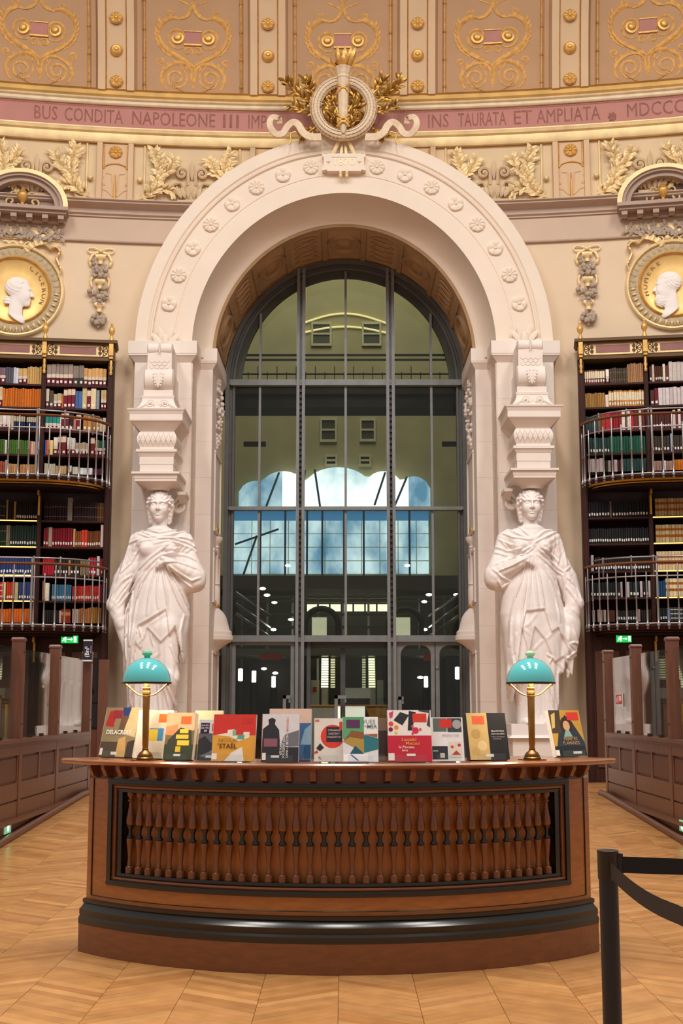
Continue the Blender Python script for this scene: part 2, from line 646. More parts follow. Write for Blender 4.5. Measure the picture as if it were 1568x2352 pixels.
# --- dome: ribs, panels
dome = thing('ceiling', 'gilded dome panels divided by cream ribs above the frieze', 'ceiling', kind='structure')
ZD = zc(231)
def dome_pt(x, off, h):                     # h metres above the springing of the dome
    lean = 0.10 + 0.10 * h + 0.045 * h * h
    p = wpt(x, lean + off, ZD + h)
    return p
def dome_slab(mb, x0, x1, o0, o1, h0=0.0, h1=3.4, nx=5, nh=8):
    rows = []
    for i in range(nx + 1):
        x = x0 + (x1 - x0) * i / nx
        row = [dome_pt(x, o1, h0 + (h1 - h0) * j / nh) for j in range(nh + 1)]
        row += [dome_pt(x, o0, h0 + (h1 - h0) * j / nh) for j in range(nh, -1, -1)]
        rows.append(row)
    return mb.loft(rows)
BAY = 361 * 22.0 / 3000.0
PC0 = (787 - 790) * 22.0 / 3000.0
for k in range(-3, 4):
    xc = PC0 + BAY * k
    m = MB(); dome_slab(m, xc - BAY / 2 + 0.02, xc + BAY / 2 - 0.02, -0.3, 0.0)
    pan = m.build('dome_panel', M_DOME, dome, smooth=30)
    # thin gold rods edging the panel
    for s in (-1, 1):
        m = MB()
        m.tube([dome_pt(xc + s * 0.845, 0.02, 0.0 + 0.34 * j) for j in range(10)], 0.018, 6)
        for j in range(7):
            m.sphere(dome_pt(xc + s * 0.845, 0.025, 0.16 + 0.48 * j), 0.03, 6, 4)
        m.build('gold_rod', M_GOLDPAINT, pan, smooth=60)
    # recessed margin strips
    for s in (-1, 1):
        m = MB(); dome_slab(m, xc + s * 0.93 - 0.04, xc + s * 0.93 + 0.04, -0.05, 0.03, nx=1)
        m.build('margin', M_DOME, pan)

def rosette_mesh(name, r, n, depth, cup=0.5):
    m = MB()
    rows = []
    rad = [0.0001, 0.16, 0.2, 0.24, 0.45, 0.7, 0.9, 0.97, 1.0, 1.0]
    seg = n * 4
    for q, rr in enumerate(rad):
        row = []
        for k in range(seg):
            a = 2 * math.pi * k / seg
            pet = abs(math.cos(n * a / 2))
            if q == 0: h = 0.95
            elif q == 1: h = 0.8
            elif q == 2: h = 0.35
            elif q <= 6: h = 0.35 + 0.45 * pet * math.sin(math.pi * (rr - 0.2) / 0.85) + 0.1
            elif q == 7: h = 0.3
            elif q == 8: h = 0.22
            else: h = -0.3
            rx = rr * (0.93 + 0.07 * pet) if q >= 5 else rr
            row.append((r * rx * math.cos(a), -depth * h, r * rx * math.sin(a)))
        rows.append(row)
    m.loft(rows, closed=True, cap=False)
    me = m.mesh(name, smooth=35)
    return me
ME_ROS8 = rosette_mesh('rosette', 0.118, 8, 0.05)
ME_BOSS = None
m = MB(); m.lathe([(0.0001, 0.07), (0.03, 0.065), (0.045, 0.04), (0.075, 0.045), (0.1, 0.03), (0.112, 0.0), (0.112, -0.03)], 20)
m.xform(Matrix.Rotation(math.pi / 2, 4, 'X'))
ME_BOSS = m.mesh('boss', smooth=40)
for me in (ME_ROS8, ME_BOSS):
    me.materials.append(M_GOLD)
for k in range(-3, 3):
    xr = PC0 + BAY * (k + 0.5)
    m = MB(); dome_slab(m, xr - 0.31, xr + 0.31, -0.2, 0.06, nx=2)
    rib = m.build('rib', M_RIB, dome, smooth=30)
    m = MB(); dome_slab(m, xr - 0.31, xr - 0.185, 0.05, 0.10, nx=1); dome_slab(m, xr + 0.185, xr + 0.31, 0.05, 0.10, nx=1)
    m.build('rib_border', M_RIB, rib)
    m = MB()
    for s in (-1, 1):
        m.tube([dome_pt(xr + s * 0.175, 0.07, 0.4 * j) for j in range(9)], 0.012, 4)
    m.build('gold_line', M_GOLDPAINT, rib)
    for j in range(5):
        h = 0.16 + 0.545 * j
        p = dome_pt(xr, 0.075, h)
        o = bpy.data.objects.new('rosette' if (j + k) % 2 == 0 else 'boss', ME_ROS8 if j % 2 == 0 else ME_BOSS)
        o.name = 'rosette' if j % 2 == 0 else 'boss'
        COL.objects.link(o); o.parent = rib; o.location = p
        o.rotation_euler = (math.radians(-8), 0, wang(xr))

# arabesques, drawn once in panel coordinates (x, height) and bent onto each panel
def arab():
    paths = []
    def both(path, r):
        paths.append((path, r)); paths.append(([(-x, y, z) for x, y, z in path], r))
    both(spiral(0.30, 0.30, 0.045, 0.21, math.pi * 0.2, -math.pi * 3.4, 30), 0.016)
    both(bez((0.0, 0.22), (0.02, 0.5), (0.1, 0.62), (0.34, 0.55), 12) + bez((0.34, 0.55), (0.62, 0.42), (0.6, 0.2), (0.46, 0.1), 10)[1:], 0.024)
    both(spiral(0.56, 0.58, 0.02, 0.075, 0, -math.pi * 2.6, 16), 0.012)
    both(bez((0.0, 0.50), (0.12, 0.66), (0.56, 0.72), (0.60, 1.05), 14), 0.03)
    both(bez((0.60, 1.05), (0.62, 1.28), (0.4, 1.4), (0.27, 1.33), 12), 0.03)
    both(spiral(0.40, 1.42, 0.02, 0.07, math.pi, -math.pi * 1.4, 14), 0.012)
    both(spiral(0.27, 1.00, 0.10, 0.19, math.pi * 1.3, -math.pi * 0.7, 20), 0.016)
    both(spiral(0.09, 0.78, 0.02, 0.085, math.pi * 0.5, math.pi * 3.2, 18), 0.012)
    both(bez((0.27, 1.33), (0.16, 1.35), (0.02, 1.4), (0.02, 1.62), 10), 0.026)
    both(bez((0.0, 1.50), (0.1, 1.62), (0.2, 1.6), (0.27, 1.66), 8), 0.012)
    both(spiral(0.20, 1.86, 0.03, 0.12, -math.pi * 0.4, math.pi * 2.4, 20), 0.016)
    both(bez((0.0, 1.62), (0.04, 1.75), (0.1, 1.78), (0.2, 1.75), 8), 0.02)
    both(bez((0.02, 2.2), (0.4, 2.2), (0.6, 2.4), (0.5, 2.7), 10), 0.026)
    both(bez((0.0, 0.12), (0.04, 0.3), (0.05, 0.42), (0.0, 0.52), 8), 0.014)
    # little leaf strokes along the loops
    for t in range(9):
        a = 0.3 + 0.24 * t
        x, z = 0.30 + 0.30 * math.sin(a), 1.02 - 0.36 * math.cos(a)
        both(bez((x, z), (x + 0.04, z + 0.02), (x + 0.07, z + 0.05), (x + 0.06, z + 0.1), 4), 0.014)
    for t in range(7):
        a = -0.5 + 0.5 * t
        x, z = 0.30 + 0.24 * math.cos(a), 0.30 + 0.22 * math.sin(a)
        both(bez((x, z), (x + 0.03, z + 0.03), (x + 0.02, z + 0.07), (x - 0.01, z + 0.09), 4), 0.012)
    paths.append(([(-0.1 + 0.0, 0, 1.92), (0.0, 0, 1.62), (0.1, 0, 1.92)], 0.014))
    return paths
AP = arab()
for pan in [c for c in dome.children if c.name.startswith('dome_panel')]:
    k = [c for c in dome.children if c.name.startswith('dome_panel')].index(pan) - 3
    xc = PC0 + BAY * k
    m = MB()
    for path, r in AP:
        n = len(path)
        rr = [1.4 * r * (0.45 + 0.75 * math.sin(math.pi * (i + 0.5) / n)) for i in range(n)]
        m.tube([dome_pt(xc + x, 0.004, z) for x, y, z in path], rr, 4, flat=0.25)
    for j in range(21):                       # bead garland along the foot
        t = -1 + 2 * j / 20
        m.sphere(dome_pt(xc + 0.36 * t, 0.012, 0.03 + 0.15 * t * t), 0.013, 5, 3)
    m.build('gilt_arabesque', M_GOLDPAINT, pan, smooth=60)
    m = MB()
    for s in (-1, 1):
        m.lathe([(0.0001, 0.075), (0.05, 0.06), (0.075, 0.02), (0.08, 0.02), (0.11, 0.015), (0.115, -0.02)], 16,
                M=Matrix.Translation(dome_pt(xc + s * 0.27, 0.0, 1.0)) @ Matrix.Rotation(math.pi / 2, 4, 'X'))
    m.build('gilt_boss', M_GOLD, pan, smooth=40)
    m = MB(); dome_slab(m, xc - 0.14, xc + 0.14, 0.0, 0.02, 0.9, 1.1, 1, 1)
    pl = m.build('rose_plaque', M_PINK, pan)
    m = MB(); dome_slab(m, xc - 0.155, xc + 0.155, 0.0, 0.035, 0.87, 0.895, 1, 1); dome_slab(m, xc - 0.15, xc + 0.15, 0.0, 0.03, 1.105, 1.12, 1, 1)
    m.build('plaque_edge', M_GOLD, pl)

# --- attic band ornaments between cornice and frieze
attic = thing('trim_4', 'attic band of gilded laurel sprays and scrolls between cornice and frieze', 'attic band', kind='structure')
ZA0, ZA1 = zc(478), zc(346)
def wslab(mb, x0, x1, o0, o1, z0, z1, n=4):
    return wsweep(mb, [(o0, z0), (o1, z0), (o1, z1), (o0, z1)], x0, x1, n)
m = MB(); wslab(m, -9.5, 9.5, -0.05, 0.02, ZA0, ZA1, 60)
m.build('attic_ground', mat('attic_plaster', (222, 196, 158), 0.7, nscale=2, namt=0.08), attic, smooth=30)
def scroll_leaf_gold(mb, x, z, s, scale=1.0):
    pass
def spray(mb, bx, bz, pts, off, n_leaf, size, seed):
    r = random.Random(seed)
    P3 = [wpt(bx + px_, off, bz + pz_) for px_, pz_ in pts]
    mb.tube(P3, 0.012, 4)
    for i in range(n_leaf):
        t = (i + 0.5) / n_leaf * (len(P3) - 1)
        a = int(t); f = t - a
        p = P3[a].lerp(P3[min(a + 1, len(P3) - 1)], f)
        d = (P3[min(a + 1, len(P3) - 1)] - P3[a]).normalized()
        ang = r.uniform(0.4, 1.25) * (1 if i % 2 else -1)
        dd = Vector((d.x * math.cos(ang) - d.z * math.sin(ang), -r.uniform(0.15, 0.6), d.x * math.sin(ang) + d.z * math.cos(ang)))
        mb.leaf(p, dd, size * r.uniform(0.8, 1.25), size * 0.5, (r.uniform(-0.3, 0.3), -1, r.uniform(-0.2, 0.5)), 0.22)
for k in range(-2, 3):
    if k == 0:
        continue
    xc = PC0 + BAY * k
    m = MB()
    # frame rods
    for s in (-1, 1):
        m.tube([wpt(xc + s * 0.83, 0.04, ZA0 + 0.1), wpt(xc + s * 0.83, 0.04, ZA1)], 0.02, 6)
    m.tube([wpt(xc - 0.62 + 1.24 * i / 8, 0.03, ZA0 + 0.17) for i in range(9)], 0.012, 4)
    m.build('gold_rod', M_GOLDP, attic)
    for s in (-1, 1):
        m = MB()
        main = [(0, 0), (0.14 * -s, 0.12), (0.22 * -s, 0.35), (0.2 * -s, 0.6), (0.12 * -s, 0.83)]
        b1 = [(0.22 * -s, 0.35), (0.38 * -s, 0.5), (0.48 * -s, 0.7)]
        b2 = [(0.16 * -s, 0.16), (0.36 * -s, 0.14), (0.5 * -s, 0.05)]
        bx, bz = xc + s * 0.78, ZA0 + 0.12
        spray(m, bx, bz, main, 0.07, 44, 0.17, 5 + k)
        spray(m, bx, bz, b1, 0.07, 20, 0.16, 9 + k)
        spray(m, bx, bz, b2, 0.07, 18, 0.16, 12 + k)
        o = m.build('laurel_spray', M_GOLDP, attic)
        o['kind'] = 'stuff'
        # corner scroll and ball
        m = MB()
        path = [(xc + s * (0.93 - 0.0), ZA0 + 0.0)] 
        sp = [(xc + s * (0.75 - 0.0) + (-s) * (-0.15 + 0), 0)]
        pts = spiral(0.76, 0.17, 0.03, 0.14, math.pi * 1.6, -math.pi * 1.0, 20) + [(0.92, 0, 0.08), (0.95, 0, 0.0)]
        m.tube([wpt(xc + s * x, 0.05, ZA0 + z) for x, y, z in pts], 0.026, 6)
        m.sphere(wpt(xc + s * 0.76, 0.07, ZA0 + 0.17), 0.045, 8, 5)
        m.sphere(wpt(xc + s * 0.90, 0.07, ZA0 + 0.42), 0.05, 8, 5)
        m.build('corner_scroll', M_GOLDP, attic, smooth=50)
    # acanthus capital motif
    m = MB()
    prof = [(0.14, 0.06), (0.165, 0.14), (0.155, 0.25), (0.11, 0.34), (0.08, 0.42)]
    rows = []
    for r_, h in prof:
        rows.append([wpt(xc + r_ * math.cos(a), 0.03 + 0.13 * math.sin(a) * (r_ / 0.2), ZA0 + h) for a in [math.pi * i / 10 for i in range(11)]])
    m.loft(rows, closed=False, cap=False)
    for s in (-1, 1):
        pts = [(0.06, 0, 0.34), (0.065, 0, 0.5)] + spiral(0.175, 0.56, 0.11, 0.025, math.pi, -math.pi * 1.6, 22)
        m.tube([wpt(xc + s * x, 0.08, ZA0 + z) for x, y, z in pts], 0.03, 6)
        m.sphere(wpt(xc + s * 0.175, 0.10, ZA0 + 0.56), 0.036, 8, 5)
        pts = [(0.13, 0, 0.16), (0.15, 0, 0.32), (0.19, 0, 0.39), (0.26, 0, 0.38)] + spiral(0.29, 0.30, 0.065, 0.02, math.pi * 0.4, -math.pi * 1.2, 12)
        m.tube([wpt(xc + s * x, 0.07, ZA0 + z) for x, y, z in pts], 0.03, 6)
        for j in range(3):
            m.leaf(wpt(xc + s * (0.04 + 0.06 * j), 0.14, ZA0 + 0.08), (s * (0.15 + 0.2 * j), -0.1, 1), 0.22, 0.08, (0, -1, 0), 0.2)
    m.box(xc - 0.24, xc + 0.24, wall_y(xc, 0.16), wall_y(xc, -0.02), ZA0 + 0.0, ZA0 + 0.055)
    m.leaf(wpt(xc, 0.05, ZA0 + 0.42), (0, -0.1, 1), 0.40, 0.08, (0, -1, 0), 0.1)
    m.build('acanthus_scroll', mat('attic_relief', (206, 178, 142), 0.6, nscale=5), attic, smooth=50)
for k in range(-3, 3):
    xr = PC0 + BAY * (k + 0.5)
    if abs(xr) < 0.5:
        continue
    m = MB()
    wslab(m, xr - 0.31, xr + 0.31, 0.0, 0.06, ZA0, ZA1, 3)
    wslab(m, xr - 0.31, xr - 0.22, 0.05, 0.11, ZA0, ZA1, 1)
    wslab(m, xr + 0.22, xr + 0.31, 0.05, 0.11, ZA0, ZA1, 1)
    st = m.build('attic_pilaster', M_RIB, attic, smooth=30)
    m = MB()
    for s in (-1, 1):
        m.tube([wpt(xr + s * 0.20, 0.07, ZA1 - 0.02), wpt(xr + s * 0.20, 0.07, ZA0 + 0.62)], 0.014, 5)
    m.tube([wpt(xr + 0.2 * math.cos(a), 0.07, ZA0 + 0.60 + 0.1 * math.sin(a)) for a in [math.pi * i / 10 for i in range(11)]], 0.014, 5)
    m.tube([wpt(xr, 0.07, ZA0 + 0.02), wpt(xr, 0.07, ZA0 + 0.5)], [0.03, 0.012], 5)
    m.build('gold_line', M_GOLDPAINT, st)
    m = MB()
    for s in (-1, 1):
        for pts in ([(0.03, 0, 0.1), (0.06, 0, 0.5), (0.16, 0, 0.52)], [(0.04, 0, 0.1), (0.14, 0, 0.2)] + spiral(0.2, 0.3, 0.08, 0.02, -math.pi / 2, math.pi, 10),
                    [(0.2, 0, 0.3), (0.24, 0, 0.4), (0.2, 0, 0.46)]):
            m.tube([wpt(xr + s * x, 0.065, ZA0 + z) for x, y, z in pts], 0.014, 4, flat=0.6)
    m.build('arabesque_relief', M_RIB, st)
    o = link('rosette', ME_ROS8, None, st, loc=wpt(xr, 0.07, ZA1 - 0.16), rot=(0, 0, wang(xr)))

# --- the great arch
arch = thing('trim_5', 'great cream archivolt studded with round rosettes', 'arch', kind='structure')
NA = 72
def arc_rows(prof, a0=0.0, a1=math.pi, n=NA):
    return [[(r * math.cos(a0 + (a1 - a0) * i / n), y, ZS + KZ * r * math.sin(a0 + (a1 - a0) * i / n)) for r, y in prof] for i in range(n + 1)]
m = MB()
rr = lambda px_: px_ * PXM
prof = [(rr(350), YA), (rr(388), YA), (rr(389), YA + 0.012), (rr(391), YA + 0.012), (rr(392), YA), (rr(438), YA),
        (rr(439), YA + 0.02), (rr(441), YA + 0.02), (rr(442), YA - 0.02), (rr(446), YA - 0.03), (rr(449), YA - 0.005), (rr(450), YA - 0.01), (rr(453), YA - 0.04),
        (rr(480), YA - 0.04), (rr(480), YA + 0.75), (rr(352), YA + 0.75)]
m.loft(arc_rows(prof))
m.build('archivolt', M_ARCH, arch, smooth=25)
# hollow soffit of the front order, then the coffered soffit of the inner order
m = MB()
sof = [(R1 + 0.02, YA + 0.01)]
for i in range(9):
    t = i / 8
    sof.append((R1 - (R1 - R2 - 0.03) * (1 - math.cos(t * math.pi / 2)) , YA + 0.005 + (Y2 - YA) * math.sin(t * math.pi / 2) * 0.98))
sof += [(R2 + 0.02, Y2), (R2 + 0.5, Y2), (R1 + 0.4, YA + 0.2)]
m.loft(arc_rows(sof))
m.build('hollow_soffit', M_ARCH, arch, smooth=30)
m = MB()
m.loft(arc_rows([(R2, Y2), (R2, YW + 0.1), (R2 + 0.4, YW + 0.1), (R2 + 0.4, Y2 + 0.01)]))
soff = m.build('coffered_soffit', mat('soffit_plaster_shaded', (186, 152, 112), 0.75, nscale=2), arch, smooth=30)  # colour lowered to imitate the shade under the arch
m = MB()
for y0, y1 in ((Y2 + 0.0, Y2 + 0.14), (Y2 + 1.78, Y2 + 1.9)):
    m.loft(arc_rows([(R2 - 0.035, y0), (R2 - 0.035, y1), (R2 + 0.05, y1), (R2 + 0.05, y0)]))
for j in range(10):
    a = math.radians(9 + 18 * j)
    m.loft(arc_rows([(R2 - 0.03, Y2 + 0.1), (R2 - 0.03, Y2 + 1.8), (R2 + 0.05, Y2 + 1.8), (R2 + 0.05, Y2 + 0.1)], a - 0.02, a + 0.02, 2))
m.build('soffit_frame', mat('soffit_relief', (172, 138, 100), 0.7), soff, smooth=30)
for j in range(9):
    a = math.radians(18 + 18 * j)
    M = Matrix.Translation((R2 * math.cos(a), Y2 + 0.95, ZS + KZ * R2 * math.sin(a))) @ Matrix.Rotation(math.pi / 2 - a, 4, 'Y') @ Matrix.Rotation(math.pi, 4, 'X')
    m = MB()
    if j % 2 == 0:
        m.lathe([(0.0001, 0.05), (0.10, 0.05), (0.14, 0.01), (0.24, 0.01), (0.26, 0.05), (0.31, 0.06), (0.34, 0.0)], 24, M=M, sy=1.4)
    else:
        for q in range(5):
            m.tube([M @ Vector((0.2 * math.cos(t), -0.5 + q * 0.25 + 0.1 * math.sin(t), 0.02)) for t in [2 * math.pi * i / 12 for i in range(12)]], 0.022, 5, closed=True)
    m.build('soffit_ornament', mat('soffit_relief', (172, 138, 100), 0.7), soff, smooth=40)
# rosettes on the archivolt
ME_RA = rosette_mesh('rosette', 18.5 * PXM, 5, 0.05)
ME_RB = rosette_mesh('rosette', 18.5 * PXM, 10, 0.05)
for me in (ME_RA, ME_RB):
    me.materials.append(M_ARCH)
for j in range(8):
    for s in (-1, 1):
        a = math.radians(13.7 + 9.37 * j)
        r = 416 * PXM
        link('rosette', ME_RA if (j % 2 == 0) else ME_RB, None, arch, loc=(s * r * math.cos(a), YA - 0.01, ZS + KZ * r * math.sin(a)), rot=(0, (math.pi / 2 - a) * s, 0))

# --- jamb pilasters of stone blocks, impost blocks
XO = 480 * PXM
for s, nm in ((-1, 'left'), (1, 'right')):
    jam = thing('trim_6' if s < 0 else 'trim_7', 'pale stone jamb of coursed blocks beside the bookcase with the %s books' % ('pale and orange' if s < 0 else 'black and cream'), 'jamb', kind='structure')
    z = FZ
    zi = az(437, 832, YA)
    nc = 11
    ch = (zi - FZ) / nc
    zi2 = az(437, 849, Y2)
    ch2 = (zi2 - FZ) / nc
    for c in range(nc):
        m = MB(); g = 0.0011
        xa, xb = sorted((s * R1, s * XO))
        m.box(xa, xb, YA + 0.004, YA + 0.9, FZ + c * ch + g, FZ + (c + 1) * ch - g)
        m.build('stone_block', M_STONE, jam)
        m = MB()
        xa, xb = sorted((s * R2, s * (R1 - 0.001)))
        m.box(xa, xb, Y2, YW - 0.05, FZ + c * ch2 + g, FZ + (c + 1) * ch2 - g)
        m.build('stone_block', M_STONE, jam)
    m = MB()
    xa, xb = sorted((s * (R1 - 0.02), s * (XO - 0.02)))
    m.box(xa, xb, YA + 0.02, YA + 0.88, FZ, zi)
    xa, xb = sorted((s * (R2 + 0.02), s * R1))
    m.box(xa, xb, Y2 + 0.01, YW - 0.06, FZ, zi2)
    m.build('joint_core', mat('joint_mortar', (222, 204, 190), 0.9), jam)
    # imposts
    m = MB()
    def impost(x_in, x_out, yf, yb, v0, v1, v2, proj):
        z2, z1, z0 = az(437, v0, yf), az(437, v1, yf), az(437, v2, yf)
        a, b = sorted((s * x_in, s * x_out))
        m.box(a - proj, b + proj, yf - proj, yb, z1, z2)
        m.box(a - proj * 0.93, b + proj * 0.93, yf - proj * 0.93, yb, z1 - 0.03, z1)
        m.frustum(a, b, yf, yb, z0, a - proj * 0.85, b + proj * 0.85, yf - proj * 0.85, yb, z1 - 0.03)
    impost(R1, XO, YA, YA + 0.7, 786, 815, 832, 0.10)
    impost(R2, R1 + 0.1, Y2, YW - 0.05, 803, 832, 849, 0.08)
    m.build('impost', M_STONE, jam, smooth=25)
# ================================================================== IRON AND GLASS SCREEN
def wx(u, v=1200, Y=YW): return ax(u, v, Y)
def wz(v, u=790, Y=YW): return az(u, v, Y)
win = thing('window_1', 'tall grey iron and glass screen filling the great arch', 'window', (0.03, 0, 0), kind='structure')
ZWS = ZS                                     # springing of the screen's arch
RW = R2 - 0.03
TZ1, TZ2, TZ3 = wz(880), wz(1168), wz(1466)  # three transoms
m = MB()
def wring(r0, r1, y0, y1):
    m.loft(arc_rows([(r0, y0), (r1, y0), (r1, y1), (r0, y1)], n=48))
wring(RW - 0.15, RW - 0.02, YW - 0.02, YW + 0.12)
wring(RW - 0.08, RW, YW - 0.12, YW + 0.1)
wring(RW - 0.18, RW - 0.14, YW - 0.06, YW + 0.08)
wring(RW - 0.30, RW - 0.13, YW + 0.0, YW + 0.09)
for s in (-1, 1):
    a, b = sorted((s * (RW - 0.0), s * (RW - 0.08)))
    m.box(a, b, YW - 0.12, YW + 0.1, FZ, ZWS)
    a, b = sorted((s * (RW - 0.07), s * (RW - 0.15)))
    m.box(a, b, YW - 0.02, YW + 0.1, FZ, ZWS)
    a, b = sorted((s * (RW - 0.14), s * (RW - 0.18)))
    m.box(a, b, YW - 0.06, YW + 0.08, FZ, ZWS)
m.build('outer_frame', mat('frame_iron', (96, 96, 95), 0.55, 0.15, namt=0.12), win, smooth=30)
XM1 = wx(894)
mull = [(-XM1, 0.15), (XM1, 0.15)]
def arch_h(x, r=RW - 0.1): return ZWS + KZ * math.sqrt(max(0.0, r * r - x * x))
for x, w in mull:
    m = MB()
    for dx in (-0.052, 0.052):
        m.box(x + dx - 0.028, x + dx + 0.028, YW - 0.14, YW + 0.02, FZ, arch_h(x) + 0.12)
    m.box(x - 0.075, x + 0.075, YW - 0.04, YW + 0.06, FZ, arch_h(x) + 0.1)
    mo = m.build('mullion', M_IRON, win)
    m = MB()
    for i in range(44):                       # riveted lacing between the two bars
        z = TZ3 + (TZ1 - TZ3) * (i + 0.5) / 44
        m.box(x - 0.024, x + 0.024, YW - 0.11, YW - 0.03, z - 0.035, z + 0.02)
    m.build('lacing', M_DARKIRON, mo)
XT = wx(989)
for x in (-XT, 0.0, XT):
    m = MB()
    m.box(x - 0.022, x + 0.022, YW - 0.06, YW + 0.03, TZ3, arch_h(x, RW - 0.2))
    m.build('glazing_bar', M_IRON, win)
for z, h in ((TZ1, 0.10), (TZ2, 0.05), (TZ3, 0.10)):
    m = MB()
    m.box(-RW + 0.03, RW - 0.03, YW - 0.10, YW + 0.04, z - h / 2, z + h / 2)
    m.box(-RW + 0.1, RW - 0.1, YW - 0.13, YW, z - h / 2 - 0.02, z - h / 2 + 0.005)
    m.build('transom', M_IRON, win)
# handrail bars in front of the lunette
for v in (812, 823):
    m = MB(); m.box(-RW + 0.25, RW - 0.25, YW + 0.10, YW + 0.13, wz(v) - 0.02, wz(v) + 0.02)
    m.build('lunette_bar', M_DARKIRON, win)
# panes, one object each
M_PANE = glass('screen_glass', (0.80, 0.83, 0.78), 0.5)
cols = [(-RW + 0.16, -XT), (-XT, -XM1 - 0.07), (-XM1 + 0.07, 0), (0, XM1 - 0.07), (XM1 + 0.07, XT), (XT, RW - 0.16)]
for a, b in cols:
    for z0, z1 in ((TZ3, TZ2), (TZ2, TZ1)):
        m = MB(); m.box(a + 0.02, b - 0.02, YW - 0.005, YW + 0.005, z0 + 0.04, z1 - 0.04)
        m.build('pane', M_PANE, win)
    pts = [(a + 0.02, TZ1 + 0.04), (b - 0.02, TZ1 + 0.04)] + [(b - 0.02 + (a - b + 0.04) * i / 8, arch_h(b - 0.02 + (a - b + 0.04) * i / 8, RW - 0.14)) for i in range(9)]
    m = MB(); m.prism(pts, YW - 0.005, YW + 0.005)
    m.build('pane', M_PANE, win)

# --- doors below the lowest transom
M_DPANE = glass('door_glass', (0.80, 0.83, 0.82), 0.5)
def door_leaf(parent, x0, x1, z0, z1, y, rounded=False, fr=0.07):
    m = MB()
    r = 0.17
    if rounded:
        # frame with two rounded upper corners: outer rectangle minus rounded opening, built as strips
        inn = [(x0 + fr, z0 + fr)]
        pts_i = [(x1 - fr, z0 + fr)] + [(x1 - fr - r + r * math.cos(t), z1 - fr - r + r * math.sin(t)) for t in [math.pi / 2 * i / 8 for i in range(9)]] + \
                [(x0 + fr + r + r * math.cos(t), z1 - fr - r + r * math.sin(t)) for t in [math.pi / 2 + math.pi / 2 * i / 8 for i in range(9)]] + [(x0 + fr, z0 + fr)]
        pts_o = [(x1, z0)] + [(x1, z1 - r)] * 4 + [(x1, z1)] * 5 + [(x0, z1)] * 5 + [(x0, z1 - r)] * 4 + [(x0, z0)]
        rows = []
        for (xi, zi_), (xo, zo) in zip(pts_i, pts_o):
            rows.append([(xi, y - 0.035, zi_), (xo, y - 0.035, zo), (xo, y + 0.035, zo), (xi, y + 0.035, zi_)])
        m.loft(rows)
        m.box(x0, x1, y - 0.035, y + 0.035, z0, z0 + fr)
    else:
        m.box(x0, x0 + fr, y - 0.035, y + 0.035, z0, z1)
        m.box(x1 - fr, x1, y - 0.035, y + 0.035, z0, z1)
        m.box(x0 + fr, x1 - fr, y - 0.035, y + 0.035, z0, z0 + fr)
        m.box(x0 + fr, x1 - fr, y - 0.035, y + 0.035, z1 - fr, z1)
    m.build('door_frame', M_IRON, parent)
    m = MB(); m.box(x0 + fr * 0.5, x1 - fr * 0.5, y - 0.006, y + 0.006, z0 + fr * 0.5, z1 - fr * 0.5)
    m.build('pane', M_DPANE, parent)
ZD1 = TZ3 - 0.06
YD = YW + 0.0
d1 = thing('door_1', 'plain grey framed glass leaf beside the left jamb', 'door', kind='structure')
door_leaf(d1, wx(532, 1550), wx(676, 1550), FZ + 0.005, ZD1, YD)
d2 = thing('door_2', 'open middle doorway with grey posts and a sliding glass leaf', 'door', kind='structure')
m = MB()
for u0, u1, dy in ((680, 686, 0), (690, 698, -0.06), (704, 713, 0.04), (893, 900, 0.04), (890, 893, -0.04)):
    m.box(wx(u0, 1550), wx(u1, 1550), YD - 0.05 + dy, YD + 0.08 + dy, FZ, ZD1 + 0.03)
m.box(wx(787, 1550) - 0.045, wx(787, 1550) + 0.045, YD + 0.15, YD + 0.28, FZ, ZD1 - 0.05)
m.box(wx(700, 1550), wx(893, 1550), YD + 0.1, YD + 0.25, ZD1 - 0.12, ZD1 + 0.03)
m.build('door_frame', mat('door_iron', (78, 80, 84), 0.5, 0.2), d2)
m = MB(); m.box(wx(790, 1550), wx(893, 1550), YD + 0.2, YD + 0.212, FZ + 0.02, ZD1 - 0.05)
m.build('pane', M_DPANE, d2)
d3 = thing('door_3', 'pair of grey leaves with round-cornered panes beside the right jamb', 'door', kind='structure')
door_leaf(d3, wx(911, 1550), wx(998, 1550), FZ + 0.005, ZD1, YD, True)
door_leaf(d3, wx(1000, 1550), wx(1086, 1550), FZ + 0.005, ZD1, YD, True)
# pull handles: upright rectangular loops
for par, u0, u1, v0 in ((d1, 650, 667, 1597), (d2, 768, 795, 1597), (d3, 914, 926, 1600)):
    m = MB()
    x0, x1, z1 = wx(u0, 1620), wx(u1, 1620), wz(v0)
    for a, b, c, d in ((x0, x0 + 0.06, 0.45, z1), (x0, x1, z1 - 0.06, z1), (x0, x1, 0.45, 0.52)):
        m.box(a, b, YD - 0.13, YD - 0.07, c, d)
    for z in (0.55, z1 - 0.1):
        m.box(x1 - 0.03, x1, YD - 0.13, YD - 0.03, z - 0.03, z + 0.03)
    m.build('pull_handle', M_IRON, par)
m = MB(); m.lathe([(0.0001, -0.02), (0.02, -0.02), (0.03, 0.0), (0.02, 0.02), (0.0001, 0.02)], 10, M=Matrix.Translation((wx(1003, 1545), YD - 0.06, wz(1533))) @ Matrix.Rotation(math.pi / 2, 4, 'X'))
m.build('door_knob', mat('steel', (200, 200, 200), 0.25, 0.9), d3, smooth=40)

